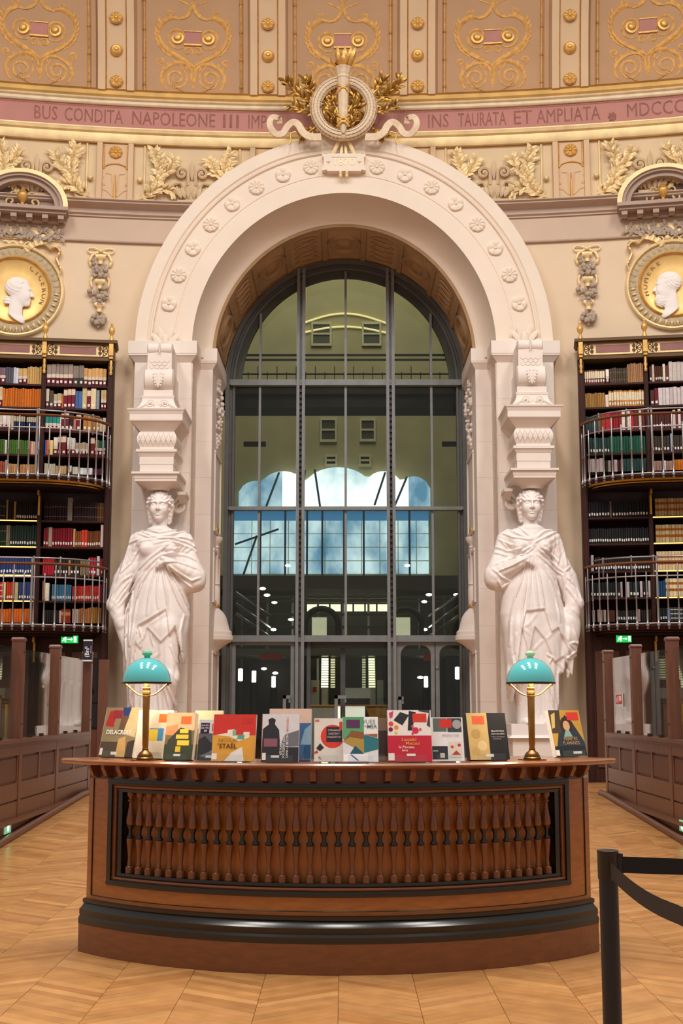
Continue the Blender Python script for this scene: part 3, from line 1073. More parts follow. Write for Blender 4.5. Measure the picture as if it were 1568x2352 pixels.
# ================================================================== HALL BEHIND THE SCREEN
YB = 40.0
def hx(u, v, Y=YB): return ax(u, v, Y)
def hz(v, Y=YB, u=790): return az(u, v, Y)
M_HWALL = mat('hall_plaster', (168, 158, 120), 0.8, nscale=1.2, namt=0.12)
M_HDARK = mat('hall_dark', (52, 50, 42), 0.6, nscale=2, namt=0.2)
m = MB()
zwt = hz(1055)
m.box(-9, 9, YB, YB + 0.3, FZ, 22)
wall_hall = tag(m.build('wall_hall', M_HWALL), 'olive beige wall at the far end of the hall behind the glass', 'wall', kind='structure')
m = MB()
m.box(-9.3, -9, YW + 0.8, YB, FZ, 22); m.box(9, 9.3, YW + 0.8, YB, FZ, 22)
m.box(-9, -R2 - 0.3, YW + 0.6, YW + 0.8, FZ, 22); m.box(R2 + 0.3, 9, YW + 0.6, YW + 0.8, FZ, 22)
m.box(-9.3, 9.3, YW + 0.6, YB + 0.3, 22, 22.3)
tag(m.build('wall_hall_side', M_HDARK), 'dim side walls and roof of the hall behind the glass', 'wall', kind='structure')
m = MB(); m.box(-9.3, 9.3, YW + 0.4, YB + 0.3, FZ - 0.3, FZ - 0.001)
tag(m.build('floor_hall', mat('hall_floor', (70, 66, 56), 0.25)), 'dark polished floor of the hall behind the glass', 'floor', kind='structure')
# beam across the hall at the level of the upper transom
m = MB(); m.box(-9, 9, YW + 1.2, YW + 2.0, wz(935, Y=YW + 1.2), wz(884, Y=YW + 1.2))
m.box(-9, 9, YW + 1.1, YW + 1.3, wz(905, Y=YW + 1.1), wz(892, Y=YW + 1.1))
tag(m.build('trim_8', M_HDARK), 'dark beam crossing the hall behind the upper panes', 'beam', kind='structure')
m = MB()
for i in range(23):
    x = -2.1 + 4.2 * i / 22
    m.box(x - 0.008, x + 0.008, YW + 1.3, YW + 1.32, wz(884, Y=YW + 1.2), wz(852 if i % 2 else 838, Y=YW + 1.2))
m.box(-2.4, 2.4, YW + 1.29, YW + 1.33, wz(856, Y=YW + 1.2) - 0.012, wz(856, Y=YW + 1.2) + 0.012)
tag(m.build('hall_railing', M_DARKIRON), 'thin dark iron railing standing on the hall beam', 'railing')
# small square windows in the far wall
for u, v, w, h in ((738, 768, 38, 44), (853, 768, 36, 44), (754, 988, 30, 44), (844, 988, 28, 42), (760, 1058, 20, 16), (838, 1058, 20, 16)):
    t = thing('hall_casement', 'small dark two-light window in the olive far wall', 'window', (0, 0, 0), group='windows in the far hall wall')
    x0, x1, z0, z1 = hx(u - w / 2, v), hx(u + w / 2, v), hz(v + h / 2), hz(v - h / 2)
    m = MB(); m.box(x0, x1, YB - 0.03, YB, z0, z1); m.build('pane', mat('dim_pane', (66, 66, 52), 0.3), t)
    m = MB()
    for a, b, c, d in ((x0 - .06, x0, z0, z1), (x1, x1 + .06, z0, z1), (x0 - .06, x1 + .06, z1, z1 + .08), (x0 - .06, x1 + .06, z0 - .08, z0), (x0, x1, (z0 + z1) / 2 - .03, (z0 + z1) / 2 + .03)):
        m.box(a, b, YB - 0.08, YB, c, d)
    m.build('casement_frame', mat('casement_paint', (190, 184, 150), 0.6), t)
# curved luminous cove lines on the far wall
for v0, bulge in ((735, 22), (757, 14)):
    m = MB(); m.tube([(hx(696 + 190 * i / 20, 750), YB - 0.05, hz(v0 + 8 - bulge * math.sin(math.pi * i / 20))) for i in range(21)], 0.035, 5)
    tag(m.build('cove_light', emit('cove_glow', (250, 235, 170), 0.75)), 'pale curved light line high on the far hall wall', 'light', group='cove lights on the far wall')
# scalloped bay: glowing white and blue panes imitate a bright reflection
bay = thing('reflection_bay', 'scalloped bay of panes painted with bright reflections at the far end of the hall', 'window', kind='structure')
YG = YB - 0.3
def reflection_pane(name, c0, c1, s0, s1, scale, stretch, lo=0.35, hi=0.65):
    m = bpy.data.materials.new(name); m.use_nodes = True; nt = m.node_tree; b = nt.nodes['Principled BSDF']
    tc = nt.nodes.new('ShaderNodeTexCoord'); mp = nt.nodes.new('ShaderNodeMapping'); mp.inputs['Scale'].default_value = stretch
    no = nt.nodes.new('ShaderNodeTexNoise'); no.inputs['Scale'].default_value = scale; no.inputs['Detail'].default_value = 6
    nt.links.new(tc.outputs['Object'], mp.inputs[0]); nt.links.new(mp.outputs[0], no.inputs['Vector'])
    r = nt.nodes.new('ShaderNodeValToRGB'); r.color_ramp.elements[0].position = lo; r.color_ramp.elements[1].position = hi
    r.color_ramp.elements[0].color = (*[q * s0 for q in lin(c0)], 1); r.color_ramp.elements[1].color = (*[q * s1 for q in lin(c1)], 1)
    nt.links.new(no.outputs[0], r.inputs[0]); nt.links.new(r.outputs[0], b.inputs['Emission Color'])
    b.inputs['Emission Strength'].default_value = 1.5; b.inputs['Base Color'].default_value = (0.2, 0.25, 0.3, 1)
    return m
M_REFLW = reflection_pane('reflection_white', (170, 214, 240), (246, 252, 255), 0.9, 1.35, 0.9, (1, 1, 0.7), 0.25, 0.5)
M_REFLB = reflection_pane('reflection_blue', (84, 150, 196), (206, 232, 244), 0.7, 1.0, 0.8, (1.6, 1, 1.0))
M_REFLD = emit('reflection_deep', (70, 130, 180), 0.9)
def scal(u):
    lobes = ((650, 1082, 60), (775, 1073, 85), (880, 1082, 50), (950, 1094, 42), (590, 1104, 45))
    v = 1150
    for c, top, w in lobes:
        q = 1 - ((u - c) / w) ** 2
        if q > 0:
            v = min(v, 1150 - (1150 - top) * q ** 0.4)
    return v
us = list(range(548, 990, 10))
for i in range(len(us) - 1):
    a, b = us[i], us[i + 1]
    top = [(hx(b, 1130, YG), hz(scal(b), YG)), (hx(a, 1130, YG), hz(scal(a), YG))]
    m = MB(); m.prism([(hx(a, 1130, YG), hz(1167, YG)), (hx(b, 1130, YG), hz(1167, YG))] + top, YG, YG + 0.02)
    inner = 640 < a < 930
    m.build('pane', M_REFLW if inner else M_REFLB, bay)
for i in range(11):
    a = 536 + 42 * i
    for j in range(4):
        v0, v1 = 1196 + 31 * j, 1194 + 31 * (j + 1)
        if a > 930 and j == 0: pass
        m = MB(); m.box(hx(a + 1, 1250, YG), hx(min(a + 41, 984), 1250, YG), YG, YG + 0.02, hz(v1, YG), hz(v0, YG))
        m.build('pane', M_REFLB, bay)
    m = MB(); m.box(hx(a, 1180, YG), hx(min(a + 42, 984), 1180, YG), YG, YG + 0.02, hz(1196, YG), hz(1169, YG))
    m.build('pane', M_REFLD, bay)
m = MB()
for u0, v0, u1, v1 in ((610, 1165, 640, 1085), (690, 1165, 700, 1080), (735, 1165, 722, 1078), (860, 1160, 885, 1085), (905, 1165, 935, 1095), (540, 1250, 640, 1215), (560, 1320, 590, 1230)):
    m.tube([(hx(u0, 1200, YG - .1), YG - 0.1, hz(v0, YG - .1)), (hx(u1, 1200, YG - .1), YG - 0.1, hz(v1, YG - .1))], 0.035, 5)
for u in (598, 655, 705, 740, 790, 835, 893, 940):
    m.box(hx(u, 1250, YG) - 0.03, hx(u, 1250, YG) + 0.03, YG - 0.08, YG - 0.02, hz(1322, YG), hz(1170, YG))
m.box(hx(530, 1200, YG), hx(990, 1200, YG), YG - 0.1, YG, hz(1169, YG), hz(1165, YG))
m.build('glazing_bars', mat('bay_bars', (62, 92, 112), 0.6), bay)
# gallery floors of the hall with railings
for v0, v1, Y in ((1322, 1352, 33.0), (1490, 1506, 30.5)):
    m = MB(); m.box(-8.97, 8.97, Y, Y + 2, az(790, v1, Y), az(790, v0, Y))
    tag(m.build('hall_gallery', mat('gallery_stone', (108, 106, 90), 0.5, nscale=1)), 'grey gallery slab crossing the hall %s' % ('below the scalloped bay' if v0 < 1400 else 'above the lit stairs'), 'gallery')
for s in (-1, 1):
    for dv in (0, 26, 48):
        m = MB()
        u0, u1 = (540, 620) if s < 0 else (1062, 985)
        m.tube([(ax(u0, 1350 + dv, 29), 29, az(u0, 1360 + dv, 29)), (ax(u1, 1400 + dv, 33), 33, az(u1, 1415 + dv, 33))], 0.035, 6)
        tag(m.build('stair_handrail', mat('steel', (200, 200, 200), 0.25, 0.9)), 'steel handrail sloping down beside the hall stairs', 'handrail', group='steel handrails in the hall')
m = MB(); m.box(-8.9, 8.9, 37.5, 37.7, FZ, az(790, 1352, 37.5))
tag(m.build('wall_hall_lower', mat('hall_grey', (74, 72, 60), 0.4, nscale=1.5, namt=0.3)), 'dim grey lower wall of the hall under the scalloped bay', 'wall', kind='structure')
for i in range(9):
    u = 556 + 58 * i
    m = MB(); m.box(ax(u, 1400, 35.5) - 0.03, ax(u, 1400, 35.5) + 0.03, 35.5, 35.56, FZ, az(790, 1350, 35.5))
    tag(m.build('hall_mullion', mat('steel', (200, 200, 200), 0.25, 0.9)), 'slim steel upright in the hall below the scalloped bay', 'upright', group='steel uprights in the hall')
for v in (1372, 1381, 1411, 1440):
    m = MB(); m.box(-2.9, 2.9, 35.3, 35.36, az(790, v, 35.3) - 0.025, az(790, v, 35.3) + 0.025)
    tag(m.build('hall_rail', mat('rail_olive', (120, 116, 92), 0.4)), 'long level rail in the hall below the scalloped bay', 'rail', group='level rails in the hall')
# two dark hoops of the stair and bright clerestory strip between
M_LITE = emit('hall_strip', (250, 246, 214), 1.9)
for i in range(7):
    m = MB(); m.box(ax(705 + 27 * i, 1395, 36), ax(728 + 27 * i, 1395, 36), 36, 36.05, az(790, 1404, 36), az(790, 1388, 36))
    tag(m.build('clerestory_light', M_LITE), 'bright square of the light strip behind the dark stair hoops', 'light', group='light strip behind the stair hoops')
for uc in (738, 930):
    m = MB()
    Y = 33.0
    path = [(ax(uc - 38, 1450, Y), Y, az(uc, 1466, Y))] + [(ax(uc, 1430, Y) + 38 * Y / 3000 * math.cos(t), Y, az(uc, 1434, Y) + 36 * Y / 3000 * math.sin(t)) for t in [math.pi - math.pi * i / 14 for i in range(15)]] + [(ax(uc + 38, 1450, Y), Y, az(uc, 1466, Y))]
    m.tube(path, 0.075, 8)
    path2 = [Vector(p) + Vector((0, 0.05, -0.0)) for p in path]
    tag(m.build('stair_hoop', M_HDARK, smooth=50), 'dark tubular hoop over the spiral stair in the hall', 'hoop', group='stair hoops in the hall')
    m = MB(); m.box(ax(uc - 22, 1450, 34), ax(uc + 12, 1450, 34), 34, 34.05, az(790, 1462, 34), az(790, 1418, 34))
    tag(m.build('lit_niche', emit('stair_glow', (226, 224, 190), 0.8)), 'pale lit niche seen through the stair hoop', 'niche', group='lit niches behind the stair hoops')
# twin flights with lit treads
for s, u0 in ((-1, 738), (1, 846)):
    st = thing('hall_stair', 'flight of white lit treads beyond the middle doorway, nearer the %s' % ('red fire notice' if s < 0 else 'sliding glass leaf'), 'stair', group='twin stairs in the hall')
    Y = 31.0
    for j in range(12):
        m = MB()
        v = 1512 + 5.8 * j
        m.box(ax(u0, v, Y + 0.0), ax(u0 + 16, v, Y), Y - 0.05 * j, Y + 0.3 - 0.05 * j, az(790, v + 3.6, Y), az(790, v, Y))
        m.build('tread', emit('tread_glow', (246, 244, 206), 1.5), st)
        m = MB()
        uu = (u0 + 19) if s < 0 else (u0 - 14)
        m.box(ax(uu, v, Y), ax(uu + 12, v, Y), Y + 0.3, Y + 0.6, az(790, v + 3.2, Y), az(790, v, Y))
        m.build('tread', emit('tread_dim', (226, 224, 180), 0.7), st)
    m = MB()
    for uu in (u0 - 5, u0 + 16):
        m.box(ax(uu, 1550, Y - 0.7), ax(uu + 4, 1550, Y - 0.7), Y - 0.7, Y + 0.4, FZ, az(790, 1508, Y))
    m.build('stair_string', M_HDARK, st)
    m = MB(); m.box(ax(u0, 1590, Y - 0.6), ax(u0 + 16, 1590, Y - 0.6), Y - 0.6, Y, FZ, az(790, 1582, Y))
    m.build('stair_foot', mat('casement_paint', (190, 184, 150), 0.6), st)
# landing between the flights, white console table
m = MB(); m.box(ax(772, 1570, 29.4), ax(828, 1570, 29.4), 29.4, 30.0, az(790, 1590, 30.2), az(790, 1562, 30.2))
tag(m.build('stair_landing', M_HDARK), 'dark landing block between the twin lit stairs', 'landing')
t = thing('reception_console', 'pale sloping console standing before the dark landing', 'console')
m = MB(); m.box(ax(790, 1590, 28.5), ax(851, 1590, 28.5), 28.5, 29.0, az(790, 1604, 28.5), az(790, 1580, 28.5)); m.build('console_top', mat('console_paint', (206, 204, 190), 0.5), t)
m = MB()
for u in (798, 846): m.box(ax(u, 1600, 28.6), ax(u + 3, 1600, 28.6), 28.6, 28.9, FZ, az(790, 1602, 28.6))
m.build('leg', M_HDARK, t)
# side walls of the doorway view
for u0, u1 in ((714, 737), (864, 880)):
    m = MB(); m.box(ax(u0, 1570, 31.8), ax(u1, 1570, 31.8), 31.8, 32, FZ, az(790, 1562, 31.8))
    tag(m.build('pale_screen', mat('console_paint', (206, 204, 190), 0.5)), 'pale wall panel beside the lit stair foot', 'panel', group='pale panels beside the stairs')
m = MB(); m.box(ax(718, 1582, 31.7), ax(727, 1582, 31.7), 31.7, 31.75, az(790, 1589, 31.7), az(790, 1578, 31.7))
tag(m.build('fire_notice', mat('notice_red', (196, 60, 48), 0.5)), 'small red fire notice on the pale panel by the stair', 'sign')
# reception desk with white and timber fronts
t = thing('reception_desk', 'reception desk with timber, white and black fronts inside the doorway', 'desk')
YR = 26.6
zr = az(790, 1622, YR)
for u0, u1, mm in ((714, 770, mat('grey_front', (168, 164, 150), 0.5)), (770, 838, emit('white_front_glow', (252, 246, 226), 0.9)), (838, 893, mat('timber_front', (196, 138, 64), 0.4))):  # white front glows by its material, though it is no lamp
    m = MB(); m.box(ax(u0, 1640, YR), ax(u1, 1640, YR), YR, YR + 0.7, FZ, zr)
    m.build('desk_front', mm, t)
m = MB(); m.box(ax(714, 1620, YR) - .02, ax(893, 1620, YR) + .02, YR - 0.04, YR + 0.74, zr, zr + 0.03); m.build('desk_top', mat('timber_front', (196, 138, 64), 0.4), t)
m = MB(); m.prism([(ax(838, 1640, YR), FZ + 0.3), (ax(875, 1660, YR), FZ + 0.3), (ax(838, 1622, YR) + 0.01, zr - 0.01)], YR - 0.012, YR - 0.002); m.build('black_facet', mat('black_gloss', (22, 20, 22), 0.3), t)
# dark lift columns and small vertical lamps on the left and right of the hall
for u, v, Y in ((552, 1550, 29), (583, 1554, 31), (628, 1566, 32.5), (978, 1566, 32.5), (1050, 1546, 29)):
    m = MB(); x = ax(u, v, Y); m.lathe([(0.09, FZ), (0.09, az(u, v, Y) - 0.14)], 10, c=(x, Y, 0))
    t = thing('hall_post_lamp', 'slim dark post carrying a short bright tube lamp in the hall', 'lamp', group='post lamps in the hall')
    m.build('post', M_HDARK, t, smooth=50)
    m = MB(); m.lathe([(0.001, -0.14), (0.05, -0.13), (0.05, 0.13), (0.001, 0.14)], 8, c=(x, Y, az(u, v, Y)))
    m.build('lamp_tube', emit('tube_glow', (255, 250, 232), 9), t, smooth=50)
for u, v, Y in ((606, 1536, 33), (632, 1546, 33), (603, 1352, 30), (613, 1367, 30), (630, 1384, 33), (668, 1423, 33), (974, 1382, 33), (985, 1366, 30), (1048, 1366, 30), (628, 1446, 33), (975, 1446, 33), (965, 1556, 31), (661, 1299, 33), (935, 1299, 33)):
    m = MB(); p = at(u, v, Y); m.sphere(p, 0.05, 8, 5, sx=1.5, sz=0.7)
    tag(m.build('hall_spotlight', emit('spot_glow', (255, 252, 238), 7), smooth=60), 'small bright spotlight in the dim hall', 'light', group='spotlights in the hall')
m = MB(); m.box(ax(596, 1508, 30.4), ax(647, 1508, 30.4), 30.35, 30.4, az(790, 1516, 30.4), az(790, 1503, 30.4))
tag(m.build('red_banner', mat('banner_red', (176, 44, 22), 0.6)), 'plain red banner hung below the hall gallery', 'banner', group='red banners in the hall')
m = MB(); m.box(ax(972, 1510, 30.4), ax(1010, 1510, 30.4), 30.35, 30.4, az(790, 1518, 30.4), az(790, 1503, 30.4))
tag(m.build('red_banner', mat('banner_red', (176, 44, 22), 0.6)), 'plain red banner hung below the hall gallery', 'banner', group='red banners in the hall')
m = MB()
m.box(-2.4, ax(700, 1550, 33.5), 33.5, 33.8, FZ, az(790, 1500, 33.5)); m.box(ax(880, 1550, 33.5), 2.6, 33.5, 33.8, FZ, az(790, 1500, 33.5))
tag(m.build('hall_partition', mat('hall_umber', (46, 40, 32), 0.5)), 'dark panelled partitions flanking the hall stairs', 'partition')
for u, s in ((594, 1), (1050, -1)):
    m = MB(); m.box(ax(u - 14, 1018, 28) - .2, ax(u + 16, 1018, 28), 28, 28.1, az(790, 1024, 28), az(790, 1014, 28))
    tag(m.build('hall_sign', mat('sign_violet', (92, 70, 96), 0.6)), 'dim violet sign hanging high in the hall', 'sign', group='violet signs in the hall')
# ================================================================== BOOKCASES, GALLERIES, SHELVED BOOKS
M_WALNUT = mat('dark_walnut', (60, 31, 25), 0.5, nscale=3, namt=0.2, stretch=(6, 6, 1), spec=0.2)
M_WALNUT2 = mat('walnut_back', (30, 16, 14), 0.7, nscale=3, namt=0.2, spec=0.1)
M_BRASS = mat('old_brass', (186, 140, 56), 0.35, 0.8, nscale=12, namt=0.2)
M_STEEL = mat('silver_rail', (168, 160, 160), 0.3, 0.75, nscale=20, namt=0.1)
M_RAILWOOD = mat('rail_wood', (116, 66, 34), 0.35, nscale=6, namt=0.2)
M_BOOK = mat('bookcloth', (200, 200, 200), 0.6, nscale=25, namt=0.14, attr=True, bump=0.1, bscale=80, spec=0.25)
M_BAYPINK = mat('bookcase_rose', (150, 104, 100), 0.7, nscale=6)
L_ROWS = {
 'end': [
  (885, [(106,167,6,'9a8a80',837,'m'),(167,192,2,'8a7c72',838,'k'),(192,244,6,'d6a468',845,'m')]),
  (938, [(104,112,1,'d8cdb8',894,'m'),(113,122,1,'5a4a3a',898,'s'),(122,141,2,'c8b496',905,'m'),(141,145,1,'d87828',905,'n'),(145,172,3,'6e1426',892,'t'),(172,188,2,'4a6ca8',897,'n'),(188,199,1,'d2c08c',890,'s'),(199,208,1,'7a1828',893,'t'),(208,220,1,'d8c49c',892,'s'),(220,228,1,'8a94a0',893,'n'),(231,244,2,'c8ac7c',893,'m')]),
  (990, [(103,139,4,'2a8c84',957,'m'),(139,158,2,'6e1a26',948,'t'),(158,168,1,'1c1c20',950,'s'),(168,174,1,'d87868',960,'n'),(174,186,1,'6e1a22',950,'t'),(190,228,4,'b07838',953,'s'),(228,243,2,'c8b8a0',958,'n')]),
  (1046, [(102,105,1,'2060c0',1012,'n'),(105,113,1,'e06038',1012,'n'),(113,121,1,'e8c070',1012,'n'),(122,132,1,'d8d0c4',1005,'m'),(132,151,2,'6e1a20',1000,'t'),(153,172,2,'dcd8d0',1005,'m'),(172,204,4,'b0a084',1016,'m'),(207,217,1,'6e1a20',1002,'t'),(217,226,1,'7a6c40',1010,'m'),(226,242,2,'24644e',1010,'m')]),
  (1089, [(101,126,5,'e0d4bc',1066,'n'),(126,152,4,'d8b484',1070,'n'),(155,164,1,'d8ccb8',1069,'m'),(166,178,2,'d8d4c8',1072,'n'),(178,212,5,'e8e6e6',1074,'n'),(214,238,4,'5a2040',1075,'n')]),
  (1196, [(100,153,9,'2a1620',1152,'g'),(154,166,1,'8a8478',1142,'n'),(168,222,9,'2c1820',1152,'g'),(222,241,3,'5e3c1c',1153,'g')]),
  (1256, [(99,110,2,'7a1420',1213,'s'),(110,119,1,'b89c8c',1211,'n'),(119,166,8,'7a1020',1213,'s'),(167,172,1,'c89c68',1215,'s'),(172,186,3,'8a4c1c',1219,'s'),(186,200,2,'d8402c',1216,'s'),(200,230,6,'6e3a1c',1219,'s'),(230,241,1,'d0b4ac',1205,'n')]),
  (1321, [(97,124,5,'b01830',1282,'n'),(124,155,5,'2c2824',1286,'s'),(156,161,1,'c89070',1286,'n'),(161,182,3,'2c2824',1286,'s'),(183,202,3,'7a6850',1285,'n'),(202,220,3,'a01c30',1280,'s'),(221,228,1,'d8c8c0',1277,'n'),(229,241,2,'901c30',1282,'s')]),
  (1380, [(96,99,1,'b87030',1335,'n'),(100,112,1,'dcd0b8',1340,'n'),(118,163,12,'3c6c8c',1343,'s'),(165,217,13,'b83428',1345,'s'),(217,227,2,'c03028',1345,'s'),(228,240,3,'b01c2c',1342,'n')]),
  (1431, [(96,135,8,'2a2422',1402,'n'),(135,140,1,'d0c0b0',1402,'n'),(140,161,5,'a8301c',1399,'y'),(165,180,3,'b8a49c',1398,'n'),(180,205,5,'b0703c',1397,'n'),(205,239,8,'a86c20',1395,'n')])],
 'inner': [
  (882, [(-10,12,2,'7a6470',845,'m'),(12,30,3,'5a5864',845,'n'),(30,42,2,'c4c8d4',845,'n'),(42,62,2,'dcb070',846,'m'),(62,95,6,'c8a060',842,'n')]),
  (935, [(-8,5,1,'c8b090',890,'m'),(5,95,16,'cc6c1c',892,'n')]),
  (988, [(-4,24,3,'d8ccc4',955,'m'),(24,31,1,'c8bca0',954,'n'),(31,57,5,'1c2848',957,'c'),(60,94,7,'1c2444',958,'c')]),
  (1043, [(-6,10,3,'486428',1009,'n'),(10,15,1,'d8d8d0',1010,'n'),(16,64,10,'486c28',1010,'n'),(64,71,1,'a85c50',1011,'n'),(71,84,3,'d8b09c',1012,'n'),(84,91,1,'dcd4cc',1012,'n')]),
  (1086, [(-6,11,3,'a85038',1060,'n'),(11,15,1,'c0b0b0',1056,'n'),(17,41,5,'d8a468',1065,'n'),(45,82,6,'c88c58',1066,'n'),(82,91,2,'d87c38',1062,'n')]),
  (1193, [(-8,12,3,'1c1c16',1150,'g'),(13,18,1,'8a7050',1147,'n'),(20,30,2,'1c1814',1152,'n'),(31,36,1,'a87c40',1151,'n'),(37,89,10,'1e1218',1158,'s')]),
  (1253, [(-6,13,3,'1a2a1a',1205,'g'),(13,22,2,'8c7c68',1204,'n'),(22,88,11,'1c2c22',1205,'s')]),
  (1318, [(-6,87,14,'2a3c70',1277,'s')]),
  (1376, [(-6,7,2,'c03020',1335,'b'),(7,12,1,'e0d0a0',1334,'n'),(14,33,4,'c83c18',1334,'s'),(33,41,1,'b8b080',1335,'n'),(42,85,6,'2c3c68',1334,'s')]),
  (1430, [(-6,83,14,'d86820',1398,'n')])]}
R_ROWS = {
 'end': [
  (880, [(1340,1389,9,'6e4038',848,'l'),(1391,1399,1,'e8e0d0',847,'m'),(1400,1441,8,'4e4438',845,'g'),(1441,1479,9,'a87c58',836,'n')]),
  (934, [(1341,1389,12,'a87c40',901,'n'),(1390,1398,1,'e0ccc0',906,'n'),(1398,1482,14,'c08848',897,'l')]),
  (988, [(1345,1374,4,'2c4444',954,'n'),(1374,1390,2,'8a3c28',950,'n'),(1390,1402,1,'b8202c',947,'n'),(1402,1428,4,'8a1c28',945,'n'),(1428,1436,1,'dccfc0',942,'n'),(1438,1448,1,'d8d0c8',940,'n'),(1448,1456,1,'b82428',944,'n'),(1456,1466,1,'6e2c28',944,'n'),(1467,1474,1,'d8ccc0',940,'n'),(1475,1482,1,'742428',942,'n')]),
  (1041, [(1350,1400,8,'20403c',1004,'s'),(1400,1484,15,'1c5440',1002,'n')]),
  (1083, [(1350,1385,4,'b8a8a4',1052,'n'),(1386,1396,2,'2a2018',1057,'n'),(1396,1403,1,'b09c98',1057,'n'),(1403,1410,2,'3a2420',1057,'n'),(1410,1418,1,'b8a09c',1056,'n'),(1418,1426,2,'4a2426',1057,'n'),(1426,1432,1,'c0b0a8',1055,'n'),(1433,1485,9,'2a4844',1054,'n')]),
  (1188, [(1350,1400,8,'181620',1152,'s'),(1400,1405,1,'806858',1150,'n'),(1406,1492,13,'181620',1151,'s')]),
  (1248, [(1350,1493,26,'1c1c1e',1213,'s')]),
  (1311, [(1353,1357,1,'2a2226',1279,'n'),(1357,1364,1,'b0a0a0',1275,'n'),(1366,1495,22,'1c1a1e',1279,'s')]),
  (1372, [(1356,1425,11,'161c20',1337,'s'),(1425,1430,1,'b0a0a4',1336,'n'),(1438,1446,1,'b8a8ac',1337,'n'),(1446,1468,3,'161c20',1336,'s'),(1470,1476,1,'c0b0b0',1335,'n'),(1477,1489,2,'1c2020',1336,'s'),(1489,1496,1,'ccc0bc',1335,'n')]),
  (1428, [(1360,1367,1,'b0a0a4',1401,'n'),(1372,1384,2,'a88c7c',1400,'n'),(1386,1392,1,'b8a49c',1400,'n'),(1394,1412,4,'603820',1401,'n'),(1414,1464,9,'26221e',1402,'s'),(1464,1471,1,'b09490',1399,'n'),(1473,1497,5,'2c241e',1401,'n')])],
 'inner': [
  (868, [(1491,1497,1,'4a2c1c',832,'s'),(1497,1503,1,'d8bcb4',829,'n'),(1504,1522,4,'4e2c1c',832,'s'),(1522,1528,1,'d8ccc0',827,'n'),(1528,1536,1,'5a3020',830,'s'),(1536,1580,5,'c8bcb8',823,'n')]),
  (925, [(1493,1503,1,'4e2a1c',888,'s'),(1503,1512,1,'6a1c28',886,'s'),(1512,1580,8,'ccc0c0',884,'n')]),
  (981, [(1494,1545,8,'4e2420',945,'s'),(1545,1552,1,'d0c0b8',938,'n'),(1552,1557,1,'6a2430',942,'n'),(1557,1564,1,'d0c4c0',937,'n'),(1564,1580,2,'4a2828',942,'s')]),
  (1035, [(1497,1538,6,'3a3024',998,'s'),(1540,1547,1,'98a0b0',992,'n'),(1548,1580,5,'3a3024',997,'s')]),
  (1077, [(1500,1520,3,'a88070',1055,'n'),(1522,1530,1,'d8d4d8',1054,'n'),(1530,1544,2,'b08878',1055,'n'),(1544,1580,6,'d87c1c',1053,'n')]),
  (1183, [(1504,1580,11,'b8a070',1142,'r')]),
  (1245, [(1506,1580,10,'c0aa7c',1204,'r')]),
  (1307, [(1508,1580,10,'d0b890',1264,'r')]),
  (1369, [(1510,1528,3,'1c4470',1332,'n'),(1529,1580,6,'e0cca0',1327,'r')]),
  (1426, [(1510,1532,4,'1e2420',1395,'s'),(1532,1540,1,'4a6c98',1394,'n'),(1540,1568,4,'3c4048',1394,'b'),(1568,1580,2,'2a5c58',1394,'n')])]}

def colour_word(hx_):
    r, g, b = (int(hx_[i:i + 2], 16) for i in (0, 2, 4))
    mx_, mn_ = max(r, g, b), min(r, g, b)
    if mx_ < 62: return 'black'
    if mx_ - mn_ < 38: 
        return 'white' if mx_ > 205 else ('grey' if mx_ > 110 else 'dark brown')
    if g >= r and g >= b: return 'teal' if b > g * 0.8 else 'green'
    if b >= r and b > g: return 'blue' if mx_ < 150 or b > 160 else 'grey blue'
    if b > g * 1.25 and r > 60 and r < 110: return 'plum'
    if r > 170 and g > 150: return 'cream'
    if r > 195 and g > 85: return 'orange' if b < 80 else 'salmon'
    if g < r * 0.42: return 'bright red' if r > 150 else 'maroon'
    if r > 140: return 'tan'
    return 'brown'

ORD = ['topmost', 'second', 'third', 'fourth', 'fifth', 'sixth', 'seventh', 'eighth', 'ninth', 'lowest']
BOOKS = []                                    # (score, maker data) gathered from both sides
WHITE_ = lin('e8e4dc'); MAROON_ = lin('5e1222')

